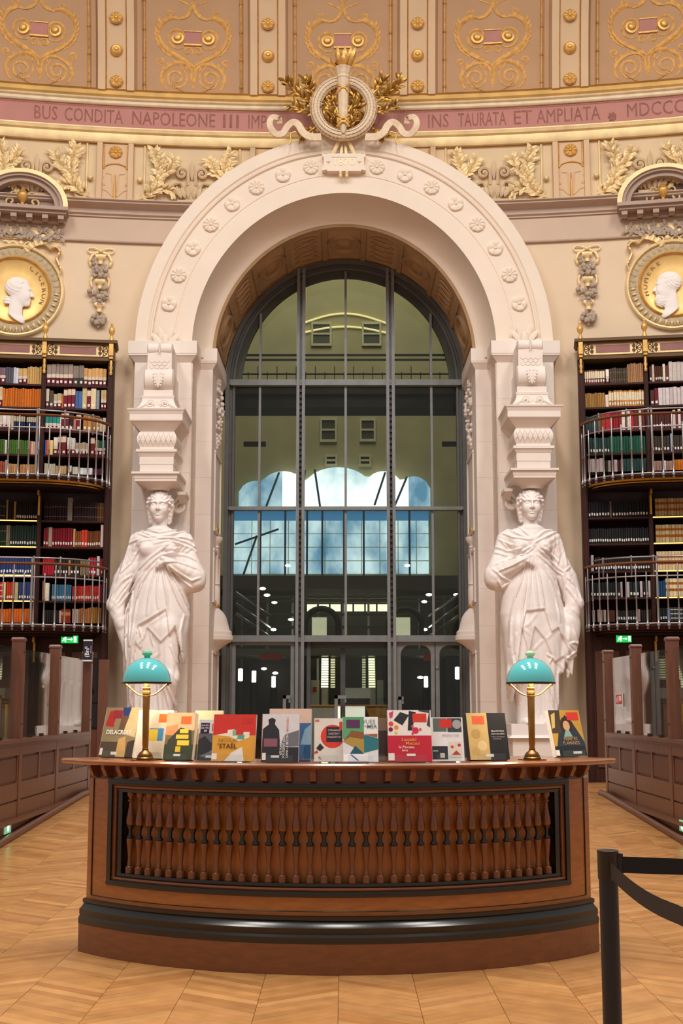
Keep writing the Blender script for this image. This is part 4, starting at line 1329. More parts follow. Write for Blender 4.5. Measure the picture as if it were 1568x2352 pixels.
def book_mesh(mb, P, x0, x1, yf, yb, z0, z1, colhex, style, r):
    c = lin(colhex)
    f = 0.82 + 0.36 * r.random()
    c = tuple(min(1, k * f) for k in c)
    page = lin('cfc2a8')
    h = z1 - z0
    w = x1 - x0
    # spine split into horizontal bands
    bands = [(0, 1, c)]
    if style == 'm': bands = [(0, 0.34, MAROON_), (0.34, 0.52, lin('d8c8b4')), (0.52, 1, c)]
    elif style == 'k': bands = [(0, 0.38, lin('3c3632')), (0.38, 1, c)]
    elif style == 't': bands = [(0, 0.66, c), (0.66, 0.94, lin('dccbb0')), (0.94, 1, c)]
    elif style == 'l': bands = [(0, 0.4, c), (0.4, 0.9, lin('e8d8b8')), (0.9, 1, c)]
    elif style == 'g': bands = [(0, 0.2, c), (0.2, 0.23, lin('8a6a3a')), (0.23, 0.7, c), (0.7, 0.73, lin('8a6a3a')), (0.73, 1, c)]
    elif style == 'c': bands = [(0, 0.62, c), (0.62, 1, lin('b8aa90'))]
    elif style == 'r': bands = [(0, 0.3, c), (0.3, 0.45, lin('a05a1c')), (0.45, 0.66, c), (0.66, 0.8, lin('a05a1c')), (0.8, 1, c)]
    elif style == 'b': bands = [(0, 0.18, c), (0.18, 0.26, lin('d8ccb0')), (0.26, 0.5, c), (0.5, 0.56, lin('d8ccb0')), (0.56, 0.8, c), (0.8, 0.86, lin('d8ccb0')), (0.86, 1, c)]
    elif style == 'y': bands = [(0, 0.55, c), (0.55, 0.8, lin('c89048')), (0.8, 1, c)]
    e = min(0.006, w * 0.2)
    for a, b, cc in bands:
        za, zb = z0 + h * a, z0 + h * b
        pts = [(x0, yf + 0.006), (x0 + e, yf), (x1 - e, yf), (x1, yf + 0.006)]
        vs_ = [P(x, y, za) for x, y in pts] + [P(x, y, zb) for x, y in pts]
        mb.add(vs_, [(0, 1, 5, 4), (1, 2, 6, 5), (2, 3, 7, 6)], cc)
    pts = [(x0, yf + 0.006), (x1, yf + 0.006), (x1, yb), (x0, yb)]
    lo = [P(x, y, z0) for x, y in pts]; hi = [P(x, y, z1) for x, y in pts]
    mb.add(lo + hi, [(1, 2, 6, 5), (2, 3, 7, 6), (3, 0, 4, 7)], c)
    mb.add(hi, [(0, 1, 2, 3)], page)
    mb.add([P(x0, yf + 0.006, z1), P(x0 + e, yf, z1), P(x1 - e, yf, z1), P(x1, yf + 0.006, z1)], [(0, 1, 2, 3)], c)
    if style in ('s', 'm', 'k', 't', 'l') and w > 0.02:
        q = min(0.036, w * 0.6)
        xm = (x0 + x1) / 2
        zz = z0 + 0.03 + 0.01 * r.random()
        mb.add([P(xm - q / 2, yf - 0.001, zz), P(xm + q / 2, yf - 0.001, zz), P(xm + q / 2, yf - 0.001, zz + 0.042), P(xm - q / 2, yf - 0.001, zz + 0.042)], [(0, 1, 2, 3)], WHITE_)

def make_side(s):
    u_post, Y0, ang = (258, 21.25, math.radians(7.3)) if s < 0 else (1331, 21.25, math.radians(8.6))
    X0 = ax(u_post, 1000, Y0)
    ca, sa = math.cos(ang), math.sin(ang)
    def P(x, y, z): return Vector((X0 + s * x * ca + s * y * sa, Y0 - x * sa + y * ca, z))
    def L(u, v, y=0.0):
        Y = Y0
        for _ in range(10):
            p = at(u, v, Y)
            x = (s * (p.x - X0) - y * sa) / ca
            Y = Y0 - x * sa + y * ca
        return x, at(u, v, Y).z
    name = 'clean-shaven' if s < 0 else 'bearded'
    case = thing('bookcase', 'tall dark walnut bookcase with gilded top below the %s head roundel' % name, 'bookcase')
    def bx(m, x0, x1, y0, y1, z0, z1): m.add([P(x, y, z) for z in (z0, z1) for y in (y0, y1) for x in (x0, x1)], [(0, 2, 3, 1), (4, 5, 7, 6), (0, 1, 5, 4), (2, 6, 7, 3), (0, 4, 6, 2), (1, 3, 7, 5)])
    um = 170 if s < 0 else 1410
    def Z(v, y=0.0): return L(um, v, y)[1]
    xdiv = L(97 if s < 0 else 1487, 1000)[0]
    xmax = xdiv * 2 + 0.15
    ztop = Z(822 if s < 0 else 818)
    # carcass
    m = MB(); bx(m, 0, xmax, 0.33, 0.36, FZ, ztop); m.build('back_panel', M_WALNUT2, case)
    for xa, xb in ((0.0, 0.10), (xdiv - 0.03, xdiv + 0.035), (xmax - 0.1, xmax)):
        m = MB(); bx(m, xa, xb, -0.02, 0.36, FZ, ztop); bx(m, xa + 0.02, xb - 0.02, -0.035, -0.02, FZ, ztop - 0.25); m.build('upright', M_WALNUT, case)
    rows = L_ROWS if s < 0 else R_ROWS
    zsh = []
    for v, runs in rows['end']:
        zsh.append(Z(v, 0.02))
    for k, z in enumerate(zsh):
        if k in (4, 9): continue
        for a, b in ((0.10, xdiv - 0.03), (xdiv + 0.035, xmax - 0.1)):
            m = MB(); bx(m, a, b, 0.0, 0.33, z - 0.032, z - 0.002); sh = m.build('shelf', M_WALNUT, case)
            if (a > 0.5) and k in (5, 6, 7, 8):
                m = MB(); bx(m, a, b, -0.006, 0.0, z - 0.026, z - 0.006); m.build('light_strip', emit('shelf_led', (255, 196, 110), 1.7), sh)
    # soffit under the entablature, entablature with gilded panels and brackets
    ze = Z(822 if s < 0 else 818)
    zt_ = Z(790 if s < 0 else 786)
    m = MB(); bx(m, -0.0, xmax, -0.04, 0.36, ze, zt_); bx(m, -0.05, xmax, -0.14, 0.36, zt_, zt_ + 0.05); bx(m, -0.03, xmax, -0.09, 0.36, zt_ - 0.03, zt_); bx(m, 0.0, xmax, -0.06, 0.3, ze - 0.05, ze)
    ent = m.build('entablature', mat('walnut_gilt', (96, 66, 30), 0.45, 0.2, nscale=8), case)
    for a, b in ((0.10, xdiv - 0.045), (xdiv + 0.045, xmax - 0.12)):
        m = MB(); bx(m, a, b, -0.052, -0.04, ze + 0.02, zt_ - 0.03); gp = m.build('gilt_panel', M_GOLDP, case)
        m = MB(); bx(m, a + 0.2, b - 0.2, -0.06, -0.05, ze + 0.055, zt_ - 0.06); m.build('rose_inset', M_BAYPINK, gp)
        for xx in (a + 0.1, b - 0.1):
            m = MB()
            for q in range(2):
                zz = ze + (zt_ - ze) * (0.34 + 0.3 * q)
                m.lathe([(0.001, 0.012), (0.028, 0.012), (0.03, 0.0)], 8, M=Matrix.Translation(P(xx + (0.035 if xx < (a + b) / 2 else -0.035), -0.055, zz)) @ Matrix.Rotation(math.pi / 2, 4, 'X'))
            d = -1 if xx < (a + b) / 2 else 1
            for q in range(5):
                t = -1.2 + 0.6 * q
                m.tube([P(xx, -0.056, (ze + zt_) / 2), P(xx + d * 0.085 * math.cos(t), -0.056, (ze + zt_) / 2 + 0.085 * math.sin(t))], 0.006, 4)
            m.tube([P(xx + d * 0.088 * math.cos(t), -0.056, (ze + zt_) / 2 + 0.088 * math.sin(t)) for t in [-1.6 + 0.32 * q for q in range(11)]], 0.006, 4)
            m.tube([P(xx - d * 0.035, -0.056, ze + 0.03), P(xx - d * 0.035, -0.056, zt_ - 0.035)], 0.004, 4)
            m.build('fretwork', mat('fret_dark', (92, 60, 30), 0.6), gp)
    for xx in (0.05, xdiv, xmax - 0.05):
        m = MB(); bx(m, xx - 0.035, xx + 0.035, -0.13, -0.04, ze + 0.03, zt_ - 0.01); bx(m, xx - 0.03, xx + 0.03, -0.10, -0.04, ze - 0.02, ze + 0.03)
        m.build('gilt_bracket', M_GOLD, case)
        m = MB(); m.lathe([(0.001, -0.30), (0.02, -0.29), (0.03, -0.25), (0.018, -0.22), (0.034, -0.17), (0.02, -0.12), (0.028, -0.08), (0.02, -0.04)], 10, c=P(xx, -0.05, ze))
        m.build('gilt_drop', M_GOLD, case, smooth=40)
        m = MB(); m.lathe([(0.04, 0.0), (0.04, 0.05), (0.025, 0.07), (0.022, 0.1), (0.05, 0.15), (0.055, 0.2), (0.035, 0.24), (0.015, 0.27), (0.022, 0.3), (0.001, 0.34)], 12, c=P(xx, -0.05, zt_ + 0.05))
        m.build('gilt_finial', M_GOLD, case, smooth=40)
    # lower cupboard stage behind the reading room screens
    z1 = zsh[9] - 0.12
    nb = 2
    for a, b in ((0.10, xdiv - 0.03), (xdiv + 0.035, xmax - 0.1)):
        m = MB(); bx(m, a, b, 0.02, 0.33, FZ, z1); st = m.build('cupboard_stage', M_WALNUT, case)
        for q in range(2):
            w = (b - a) / 2
            m = MB(); bx(m, a + q * w + 0.05, a + (q + 1) * w - 0.05, 0.0, 0.03, 0.5, z1 - 0.35); m.build('cupboard_door', mat('walnut_door', (84, 46, 28), 0.5, nscale=3, stretch=(6, 6, 1)), st)
    # galleries
    for gi, (vb, vt_sil, vt_wood, vmid) in enumerate(((1090, 938, 952, 981), (1436, 1279, 1294, 1325))):
        uu = 60 if s < 0 else 1520
        if s > 0: vb, vt_sil, vt_wood, vmid = [q - 3 for q in (vb, vt_sil, vt_wood, vmid)]
        g = thing('gallery_balcony', '%s bowed gallery balcony with silver balusters below the %s head roundel' % (('upper', 'lower')[gi], name), 'balcony')
        D = 0.80
        def GZ(v): return L(uu, v, -D)[1]
        zb, zs_, zw, zm = GZ(vb), GZ(vt_sil), GZ(vt_wood), GZ(vmid)
        def gp_(t, dd=0.0):                   # plan path by arc parameter: curved end then straight
            A, B = 1.12 - dd, D - dd
            if t <= 1.0:
                th = t * math.pi / 2
                return (1.16 - A * math.cos(th) - 0.0, -B * math.sin(th))
            return (1.16 + (t - 1.0), -B)
        ts = [i / 24 for i in range(25)] + [1.0 + (xmax - 1.16) * i / 8 for i in range(1, 9)]
        # deck
        m = MB()
        rows_ = []
        for t in ts:
            x, y = gp_(t, 0.05)
            rows_.append([P(x, y, zb - 0.05), P(x, y, zb + 0.015), P(x, 0.0, zb + 0.015), P(x, 0.0, zb - 0.05)])
        m.loft(rows_); g_deck = m.build('deck', M_WALNUT, g)
        m = MB()
        for z, dd, r_ in ((zb - 0.06, 0.09, 0.03), (zb - 0.10, 0.14, 0.018)):
            m.tube([P(gp_(t, dd)[0], gp_(t, dd)[1], z) for t in ts], r_, 6)
        m.build('edge_moulding', M_BRASS if gi == 0 else M_WALNUT, g_deck, smooth=50)
        m = MB(); rows_ = []
        for t in ts:
            x, y = gp_(t, 0.14)
            rows_.append([P(x, y, zb - 0.16), P(x, y, zb - 0.05), P(x, 0.0, zb - 0.05), P(x, 0.0, zb - 0.16)])
        m.loft(rows_); m.build('soffit_panel', M_WALNUT2, g_deck)
        # rails
        def rail(nm, z, r_, mm, dd=0.0, flat=1.0, t0=0):
            m = MB(); m.tube([P(gp_(t, dd)[0], gp_(t, dd)[1], z) for t in ts[t0:]], r_, 8, flat=flat, up=(0, 0, 1)); m.build(nm, mm, g, smooth=60)
        rail('top_rail', zs_, 0.014, M_STEEL, 0.10, t0=3)
        rail('hand_rail', zw, 0.034, M_RAILWOOD, 0.0, 0.7)
        rail('mid_rail', zm, 0.013, M_STEEL)
        rail('foot_rail', zb + 0.012, 0.013, M_STEEL)
        # balusters at equal steps along the curve
        fine = [i / 400 * (xmax - 0.18) for i in range(401)]
        acc, lastp, nxt, spots = 0.0, gp_(0), 0.03, []
        for t in fine:
            q = gp_(t); acc += math.hypot(q[0] - lastp[0], q[1] - lastp[1]); lastp = q
            if acc >= nxt: spots.append(t); nxt += 0.158
        def bal_me(hi):
            zt2 = (zw - zb) if hi else (zm - zb + 0.07)
            m = MB()
            m.lathe([(0.001, -0.085), (0.016, -0.07), (0.022, -0.055), (0.008, -0.045), (0.008, -0.035), (0.026, -0.03), (0.028, 0.01), (0.02, 0.03), (0.014, 0.045), (0.0125, 0.4),
                     (0.0185, 0.405), (0.0185, 0.42), (0.0115, 0.425), (0.0105, zt2 - 0.02), (0.001, zt2)], 7)
            return m.mesh('baluster', smooth=50)
        mh, ml = bal_me(True), bal_me(False)
        for i, t in enumerate(spots):
            x, y = gp_(t, -0.012)
            link('baluster', mh if i % 2 else ml, M_STEEL, g, loc=P(x, y, zb))
        # posts carrying the top rail
        for t in (0.36, 0.72, (1.0 + xdiv - 1.16)):
            x, y = gp_(t, 0.10)
            m = MB(); m.tube([P(x, y + 0.05, zm), P(x, y + 0.02, zm + 0.06), P(x, y, zm + 0.12), P(x, y, zs_)], 0.013, 6); m.sphere(P(x, y, zs_ + 0.012), 0.02, 8, 5)
            m.build('rail_support', M_STEEL, g, smooth=60)
        x = xdiv
        m = MB(); bx(m, x - 0.016, x + 0.016, -0.14, -0.03, zb - 0.55, zb - 0.12); bx(m, x - 0.016, x + 0.016, -0.3, -0.1, zb - 0.24, zb - 0.16); m.build('brass_bracket', M_BRASS, g)
        m = MB(); m.tube([P(x, -D + 0.0, zb), P(x, -D, zs_)], 0.02, 8); m.build('newel', M_STEEL, g, smooth=60)
    # books
    r = random.Random(3 + s)
    for bayname in ('end', 'inner'):
        for k, (v, runs) in enumerate(rows[bayname]):
            z0 = zsh[k] if k not in (4, 9) else zsh[k]
            for (ua, ub, n, colr, vt, style) in runs:
                xa, xb = sorted((L(ua, v, 0.03)[0], L(ub, v, 0.03)[0]))
                uc = (ua + ub) / 2
                hgt = L(uc, vt, 0.03)[1] - L(uc, v, 0.03)[1]
                cw = colour_word(colr)
                bay_txt = 'bay next to the arch' if bayname == 'end' else 'bay beyond the divider'
                finish = {'m': 'maroon-footed ', 'k': 'black-footed ', 't': 'top-labelled ', 'l': 'long-labelled ', 'g': 'gilt-banded ', 'c': 'pale-topped ', 'r': 'rust-banded ', 'b': 'white-banded ', 'y': 'gold-banded ', 's': 'white-stickered ', 'n': 'plain '}[style]
                lab = '%s%s book, %s shelf, %s, below the %s head' % (finish, cw, ORD[k], bay_txt, name)
                if bayname == 'end': xa, xb = max(xa, 0.104), min(xb, xdiv - 0.034)
                else: xa, xb = max(xa, xdiv + 0.04), min(xb, xmax - 0.104)
                wds = [0.85 + 0.3 * r.random() for _ in range(n)]
                tw = sum(wds)
                x = xa
                for i in range(n):
                    w = (xb - xa) * wds[i] / tw
                    hh = hgt * (1.0 if style in 'rc' else (0.965 + 0.06 * r.random()))
                    yo = 0.02 + 0.02 * r.random()
                    score = w * hh * (1 if ua > -4 and ub < 1572 else 0.2)
                    BOOKS.append((score, P, x + 0.0012, x + w - 0.0012, yo, 0.30, z0, z0 + hh, colr, style, lab, r.random()))
                    x += w
    return case
make_side(-1)
make_side(1)
BOOKS.sort(key=lambda b: -b[0])
rest = MB()
for i, (sc_, P, x0, x1, yf, yb, z0, z1, colr, style, lab, sd) in enumerate(BOOKS):
    r = random.Random(int(sd * 1e6))
    if i < 283:
        m = MB(); book_mesh(m, P, x0, x1, yf, yb, z0, z1, colr, style, r)
        o = m.build('book', M_BOOK, colors=True, recalc=False)
        tag(o, lab, 'book', lab.split(' book,')[0] + ' books,' + lab.split(' book,')[1])
    else:
        book_mesh(rest, P, x0, x1, yf, yb, z0, z1, colr, style, r)
o = rest.build('shelved_books', M_BOOK, colors=True, recalc=False)
tag(o, 'remaining smaller books filling the shelves of both bookcases', 'books', kind='stuff')
# ================================================================== CURVED COUNTER
DCX, DCY = -0.035, 9.717
def dpt(r, z, ph): return Vector((DCX + r * math.sin(ph), DCY - r * math.cos(ph), z))
def darc(m, prof, p0, p1, n=40):
    return m.loft([[dpt(r, z, p0 + (p1 - p0) * i / n) for r, z in prof] for i in range(n + 1)])
def dz(v, r=2.08): return az(778, v, DCY - r)
R_ = math.radians
M_DOAK = mat('desk_oak', (150, 90, 36), 0.34, nscale=5, namt=0.2, stretch=(2, 2, 8), coat=0.25, bump=0.04)
M_DOAK2 = mat('desk_oak_dark', (114, 64, 32), 0.3, nscale=5, namt=0.2, stretch=(2, 2, 8), coat=0.3)
M_EBON = mat('ebonised_wood', (18, 13, 12), 0.22, nscale=8, namt=0.15, coat=0.2)
desk = thing('counter_desk', 'curved oak counter with a turned baluster front and black mouldings', 'desk')
PE, PF, PR = R_(48.6), R_(42.6), R_(39.6)
zp, zb1, zb2 = dz(2170, 2.13), dz(2104), dz(2062)
zr0, zr1 = dz(2035), dz(1826)
zf0 = dz(1802)
ZT = 1.165
m = MB(); darc(m, [(2.13, 0.002), (2.13, zp), (1.62, zp), (1.62, 0.002)], -PE, PE); m.build('plinth', M_DOAK2, desk)
m = MB(); darc(m, [(2.128, zp), (2.128, zp + 0.035), (2.118, zp + 0.05), (2.122, zp + 0.06), (2.122, zp + 0.085), (2.10, zp + 0.105), (2.092, zp + 0.118), (2.10, zp + 0.125), (2.10, zb1 - 0.004), (2.085, zb1), (1.64, zb1), (1.64, zp)], -PE - 0.004, PE + 0.004)
m.build('base_moulding', M_EBON, desk, smooth=30)
m = MB(); darc(m, [(1.99, zb1), (1.99, zf0), (1.64, zf0), (1.64, zb1)], -PE, PE); m.build('carcass', M_DOAK, desk)
def frame(r0, r1, za, zb, pa, pb, mm, nm):
    """rectangular curved frame band between two nested rectangles: (outer za..zb at pa) and inner"""
    m = MB()
    return m
# flat stiles and rails of the front
m = MB()
darc(m, [(2.08, zb1), (2.08, zb2), (1.98, zb2), (1.98, zb1)], -PE, PE)
for s in (-1, 1):
    a, b = sorted((s * PF, s * PE)); darc(m, [(2.08, zb2), (2.08, zf0), (1.98, zf0), (1.98, zb2)], a, b, 4)
m.build('front_frame', M_DOAK, desk)
m = MB()
darc(m, [(2.083, dz(2095)), (2.087, dz(2094)), (2.083, dz(2093)), (2.07, dz(2093)), (2.07, dz(2095))], -R_(47), R_(47))
for s in (-1, 1):
    a, b = sorted((s * R_(46.9), s * R_(47.1))); darc(m, [(2.086, dz(2094)), (2.086, zf0), (2.07, zf0), (2.07, dz(2094))], a, b, 1)
m.build('inlay_line', M_EBON, desk)
# nested mouldings round the recessed panel
def ring(z0, z1, p, wz_, wp, r0, r1, mm, nm):
    m = MB()
    for a, b in ((z0, z0 + wz_), (z1 - wz_, z1)):
        darc(m, [(r1, a), (r1 + 0.004, (a + b) / 2), (r1, b), (r0, b), (r0, a)], -p, p)
    for s in (-1, 1):
        a, b = sorted((s * (p - wp), s * p)); darc(m, [(r1, z0 + wz_), (r1, z1 - wz_), (r0, z1 - wz_), (r0, z0 + wz_)], a, b, 2)
    return m.build(nm, mm, desk, smooth=30)
H1 = (zr0 - zb2)
ring(zb2, zf0, PF, 0.030, R_(1.0), 1.98, 2.088, M_EBON, 'outer_black_frame')
ring(zb2 + 0.030, zf0 - 0.030, PF - R_(0.9), 0.020, R_(0.8), 1.98, 2.074, M_DOAK2, 'middle_wood_frame')
ring(zb2 + 0.050, zf0 - 0.050, PF - R_(1.7), 0.024, R_(1.3), 1.98, 2.064, M_EBON, 'inner_black_frame')
m = MB(); darc(m, [(1.992, zr0 - 0.03), (1.992, zr1 + 0.03), (1.98, zr1 + 0.03), (1.98, zr0 - 0.03)], -PR - 0.02, PR + 0.02); m.build('recessed_panel', mat('panel_oak', (172, 106, 50), 0.4, nscale=4, namt=0.18, stretch=(4, 4, 1)), desk)
# balusters: wooden halves with a black waist
z0_, z1_ = zb2 + 0.072, zf0 - 0.072
hb = z1_ - z0_
def bprof(a): return [(r, z * hb) for r, z in a]
me_lo = MB().lathe(bprof([(0.025, 0.0), (0.027, 0.02), (0.024, 0.04), (0.027, 0.06), (0.024, 0.085), (0.014, 0.10), (0.017, 0.115), (0.013, 0.14), (0.012, 0.2), (0.018, 0.32), (0.0225, 0.39), (0.0235, 0.42), (0.019, 0.43)]), 14).mesh('baluster_foot', smooth=40)
me_mid = MB().lathe(bprof([(0.019, 0.428), (0.0225, 0.436), (0.0225, 0.45), (0.013, 0.475), (0.0115, 0.51), (0.014, 0.545), (0.022, 0.575), (0.023, 0.59), (0.020, 0.596)]), 14).mesh('baluster_waist', smooth=40)
me_hi = MB().lathe(bprof([(0.022, 0.594), (0.0265, 0.62), (0.026, 0.66), (0.019, 0.74), (0.013, 0.82), (0.012, 0.87), (0.02, 0.885), (0.02, 0.90), (0.014, 0.905), (0.014, 0.93), (0.022, 0.945), (0.024, 0.97), (0.022, 1.0)]), 14).mesh('baluster_head', smooth=40)
for me, mm in ((me_lo, M_DOAK2), (me_mid, M_EBON), (me_hi, M_DOAK2)): me.materials.append(mm)
for i in range(-17, 18):
    p = dpt(2.03, z0_, i * 0.0395)
    b = link('baluster', me_lo, None, desk, loc=p)
    link('waist', me_mid, None, b); link('head', me_hi, None, b)
# frieze and corbels under the counter top
m = MB(); darc(m, [(2.05, zf0), (2.05, ZT - 0.036), (1.64, ZT - 0.036), (1.64, zf0)], -PE, PE); m.build('frieze', M_DOAK2, desk)
mc = MB()
mc.prism([(0.0, 0.0), (-0.045, 0.012), (-0.055, 0.03), (-0.07, 0.05), (-0.07, 0.066), (0.0, 0.066)], -0.017, 0.017, axis='x')
me_c = mc.mesh('corbel'); me_c.materials.append(M_DOAK2)
hc = ZT - 0.036 - zf0
for i in range(-12, 13):
    a = i * 0.0685
    o = link('corbel', me_c, None, desk, loc=dpt(2.05, zf0 + 0.004, a), rot=(0, 0, a)); o.scale = (1, 1, (hc - 0.004) / 0.066)
m = MB(); darc(m, [(2.15, ZT - 0.036), (2.19, ZT - 0.034), (2.215, ZT - 0.03), (2.228, ZT - 0.02), (2.228, ZT - 0.010), (2.215, ZT), (1.58, ZT), (1.57, ZT - 0.01), (1.57, ZT - 0.03), (1.6, ZT - 0.036)], -R_(51.3), R_(51.3))
m.build('counter_top', mat('counter_oak', (134, 80, 42), 0.28, nscale=5, namt=0.2, stretch=(2, 2, 8), coat=0.35), desk, smooth=30)

def on_desk(u, r):                           # angle on the counter whose point at radius r falls at pixel column u
    lo, hi = -1.1, 1.1
    for _ in range(50):
        mid = (lo + hi) / 2
        if uv(dpt(r, ZT, mid))[0] < u: lo = mid
        else: hi = mid
    return (lo + hi) / 2

# ================================================================== DESK LAMPS
M_TEAL = mat('teal_glass', (88, 190, 196), 0.08, nscale=2, namt=0.03, coat=0.6)
M_LBRASS = mat('lamp_brass', (146, 108, 56), 0.3, 0.85, nscale=10, namt=0.2)
M_LBRASSD = mat('lamp_brass_dark', (104, 70, 30), 0.32, 0.8, nscale=10, namt=0.25)
for u, r, tone, lab in ((333, 2.09, 0, 'teal-domed brass desk lamp with a green knob beside the white book'), (1222, 2.07, 1, 'teal-domed brass desk lamp with a pale knob beside the black and cream book')):
    ph = on_desk(u, r)
    p = dpt(r, ZT, ph)
    t = thing('desk_lamp', lab, 'lamp', p, ph * 0.5)
    m = MB(); m.box(-0.065, 0.065, -0.06, 0.06, 0.0, 0.006); m.build('foot_plate', M_LBRASSD, t)
    m = MB(); m.lathe([(0.052, 0.006), (0.053, 0.014), (0.047, 0.02), (0.047, 0.028), (0.036, 0.045), (0.022, 0.055), (0.018, 0.062), (0.02, 0.066), (0.018, 0.07)], 24); m.build('base', M_LBRASSD, t, smooth=35)
    m = MB(); m.lathe([(0.0165, 0.07), (0.0165, 0.085), (0.0185, 0.09), (0.0195, 0.2), (0.0215, 0.375)], 18); m.build('stem', M_LBRASS, t, smooth=35)
    m = MB(); m.lathe([(0.0235, 0.375), (0.0235, 0.385), (0.021, 0.388), (0.0245, 0.392), (0.025, 0.41), (0.022, 0.415), (0.0235, 0.42), (0.0235, 0.432), (0.016, 0.436), (0.016, 0.47)], 18); m.build('socket', M_LBRASS, t, smooth=35)
    m = MB(); m.lathe([(0.001, 0.468), (0.013, 0.47), (0.018, 0.485), (0.018, 0.5), (0.01, 0.515), (0.001, 0.518)], 12); m.build('bulb', emit('bulb_glow', (255, 214, 150), 30), t, smooth=60)
    for s in (-1, 1):
        m = MB(); m.tube([(s * x, 0, z) for x, y, z in bez((0.018, 0.385), (0.07, 0.385), (0.10, 0.43), (0.135, 0.452), 10)], 0.0055, 6)
        m.sphere((s * 0.138, 0, 0.453), 0.011, 8, 5); m.build('yoke_arm', M_LBRASS, t, smooth=60)
    m = MB()
    out = [(0.146 * math.cos(a), 0.464 + 0.150 * math.sin(a)) for a in [math.pi / 2 * i / 14 for i in range(14)]] + [(0.012, 0.614)]
    inn = [(0.012, 0.608)] + [(0.140 * math.cos(a), 0.464 + 0.143 * math.sin(a)) for a in [math.pi / 2 * i / 14 for i in range(13, -1, -1)]]
    m.lathe(out, 40, cap=False); sh = m.build('shade', M_TEAL, t, smooth=50)
    m = MB(); m.lathe(inn, 40, cap=False); m.build('shade_lining', mat('white_lining', (250, 244, 230), 0.5, namt=0.02), sh, smooth=50)
    m = MB(); m.lathe([(0.139, 0.455), (0.149, 0.455), (0.150, 0.466), (0.145, 0.468), (0.139, 0.464), (0.139, 0.455)], 40, cap=False); m.build('shade_rim', mat('rim_bronze', (52, 38, 26), 0.35, 0.5), sh, smooth=40)
    m = MB(); m.lathe([(0.018, 0.612), (0.02, 0.618), (0.016, 0.624), (0.027, 0.63), (0.031, 0.64), (0.027, 0.65), (0.012, 0.656), (0.001, 0.657)], 18)
    m.build('knob', mat('green_knob', (110, 205, 168), 0.2) if tone == 0 else mat('pale_knob', (196, 232, 190), 0.2), t, smooth=40)
    l = bpy.data.lights.new('lamp_light', 'POINT'); l.energy = 13; l.color = (1.0, 0.9, 0.74); l.shadow_soft_size = 0.02
    lo_ = bpy.data.objects.new('lamp_light', l); COL.objects.link(lo_); lo_.parent = t; lo_.location = (0, -0.03, 0.492)

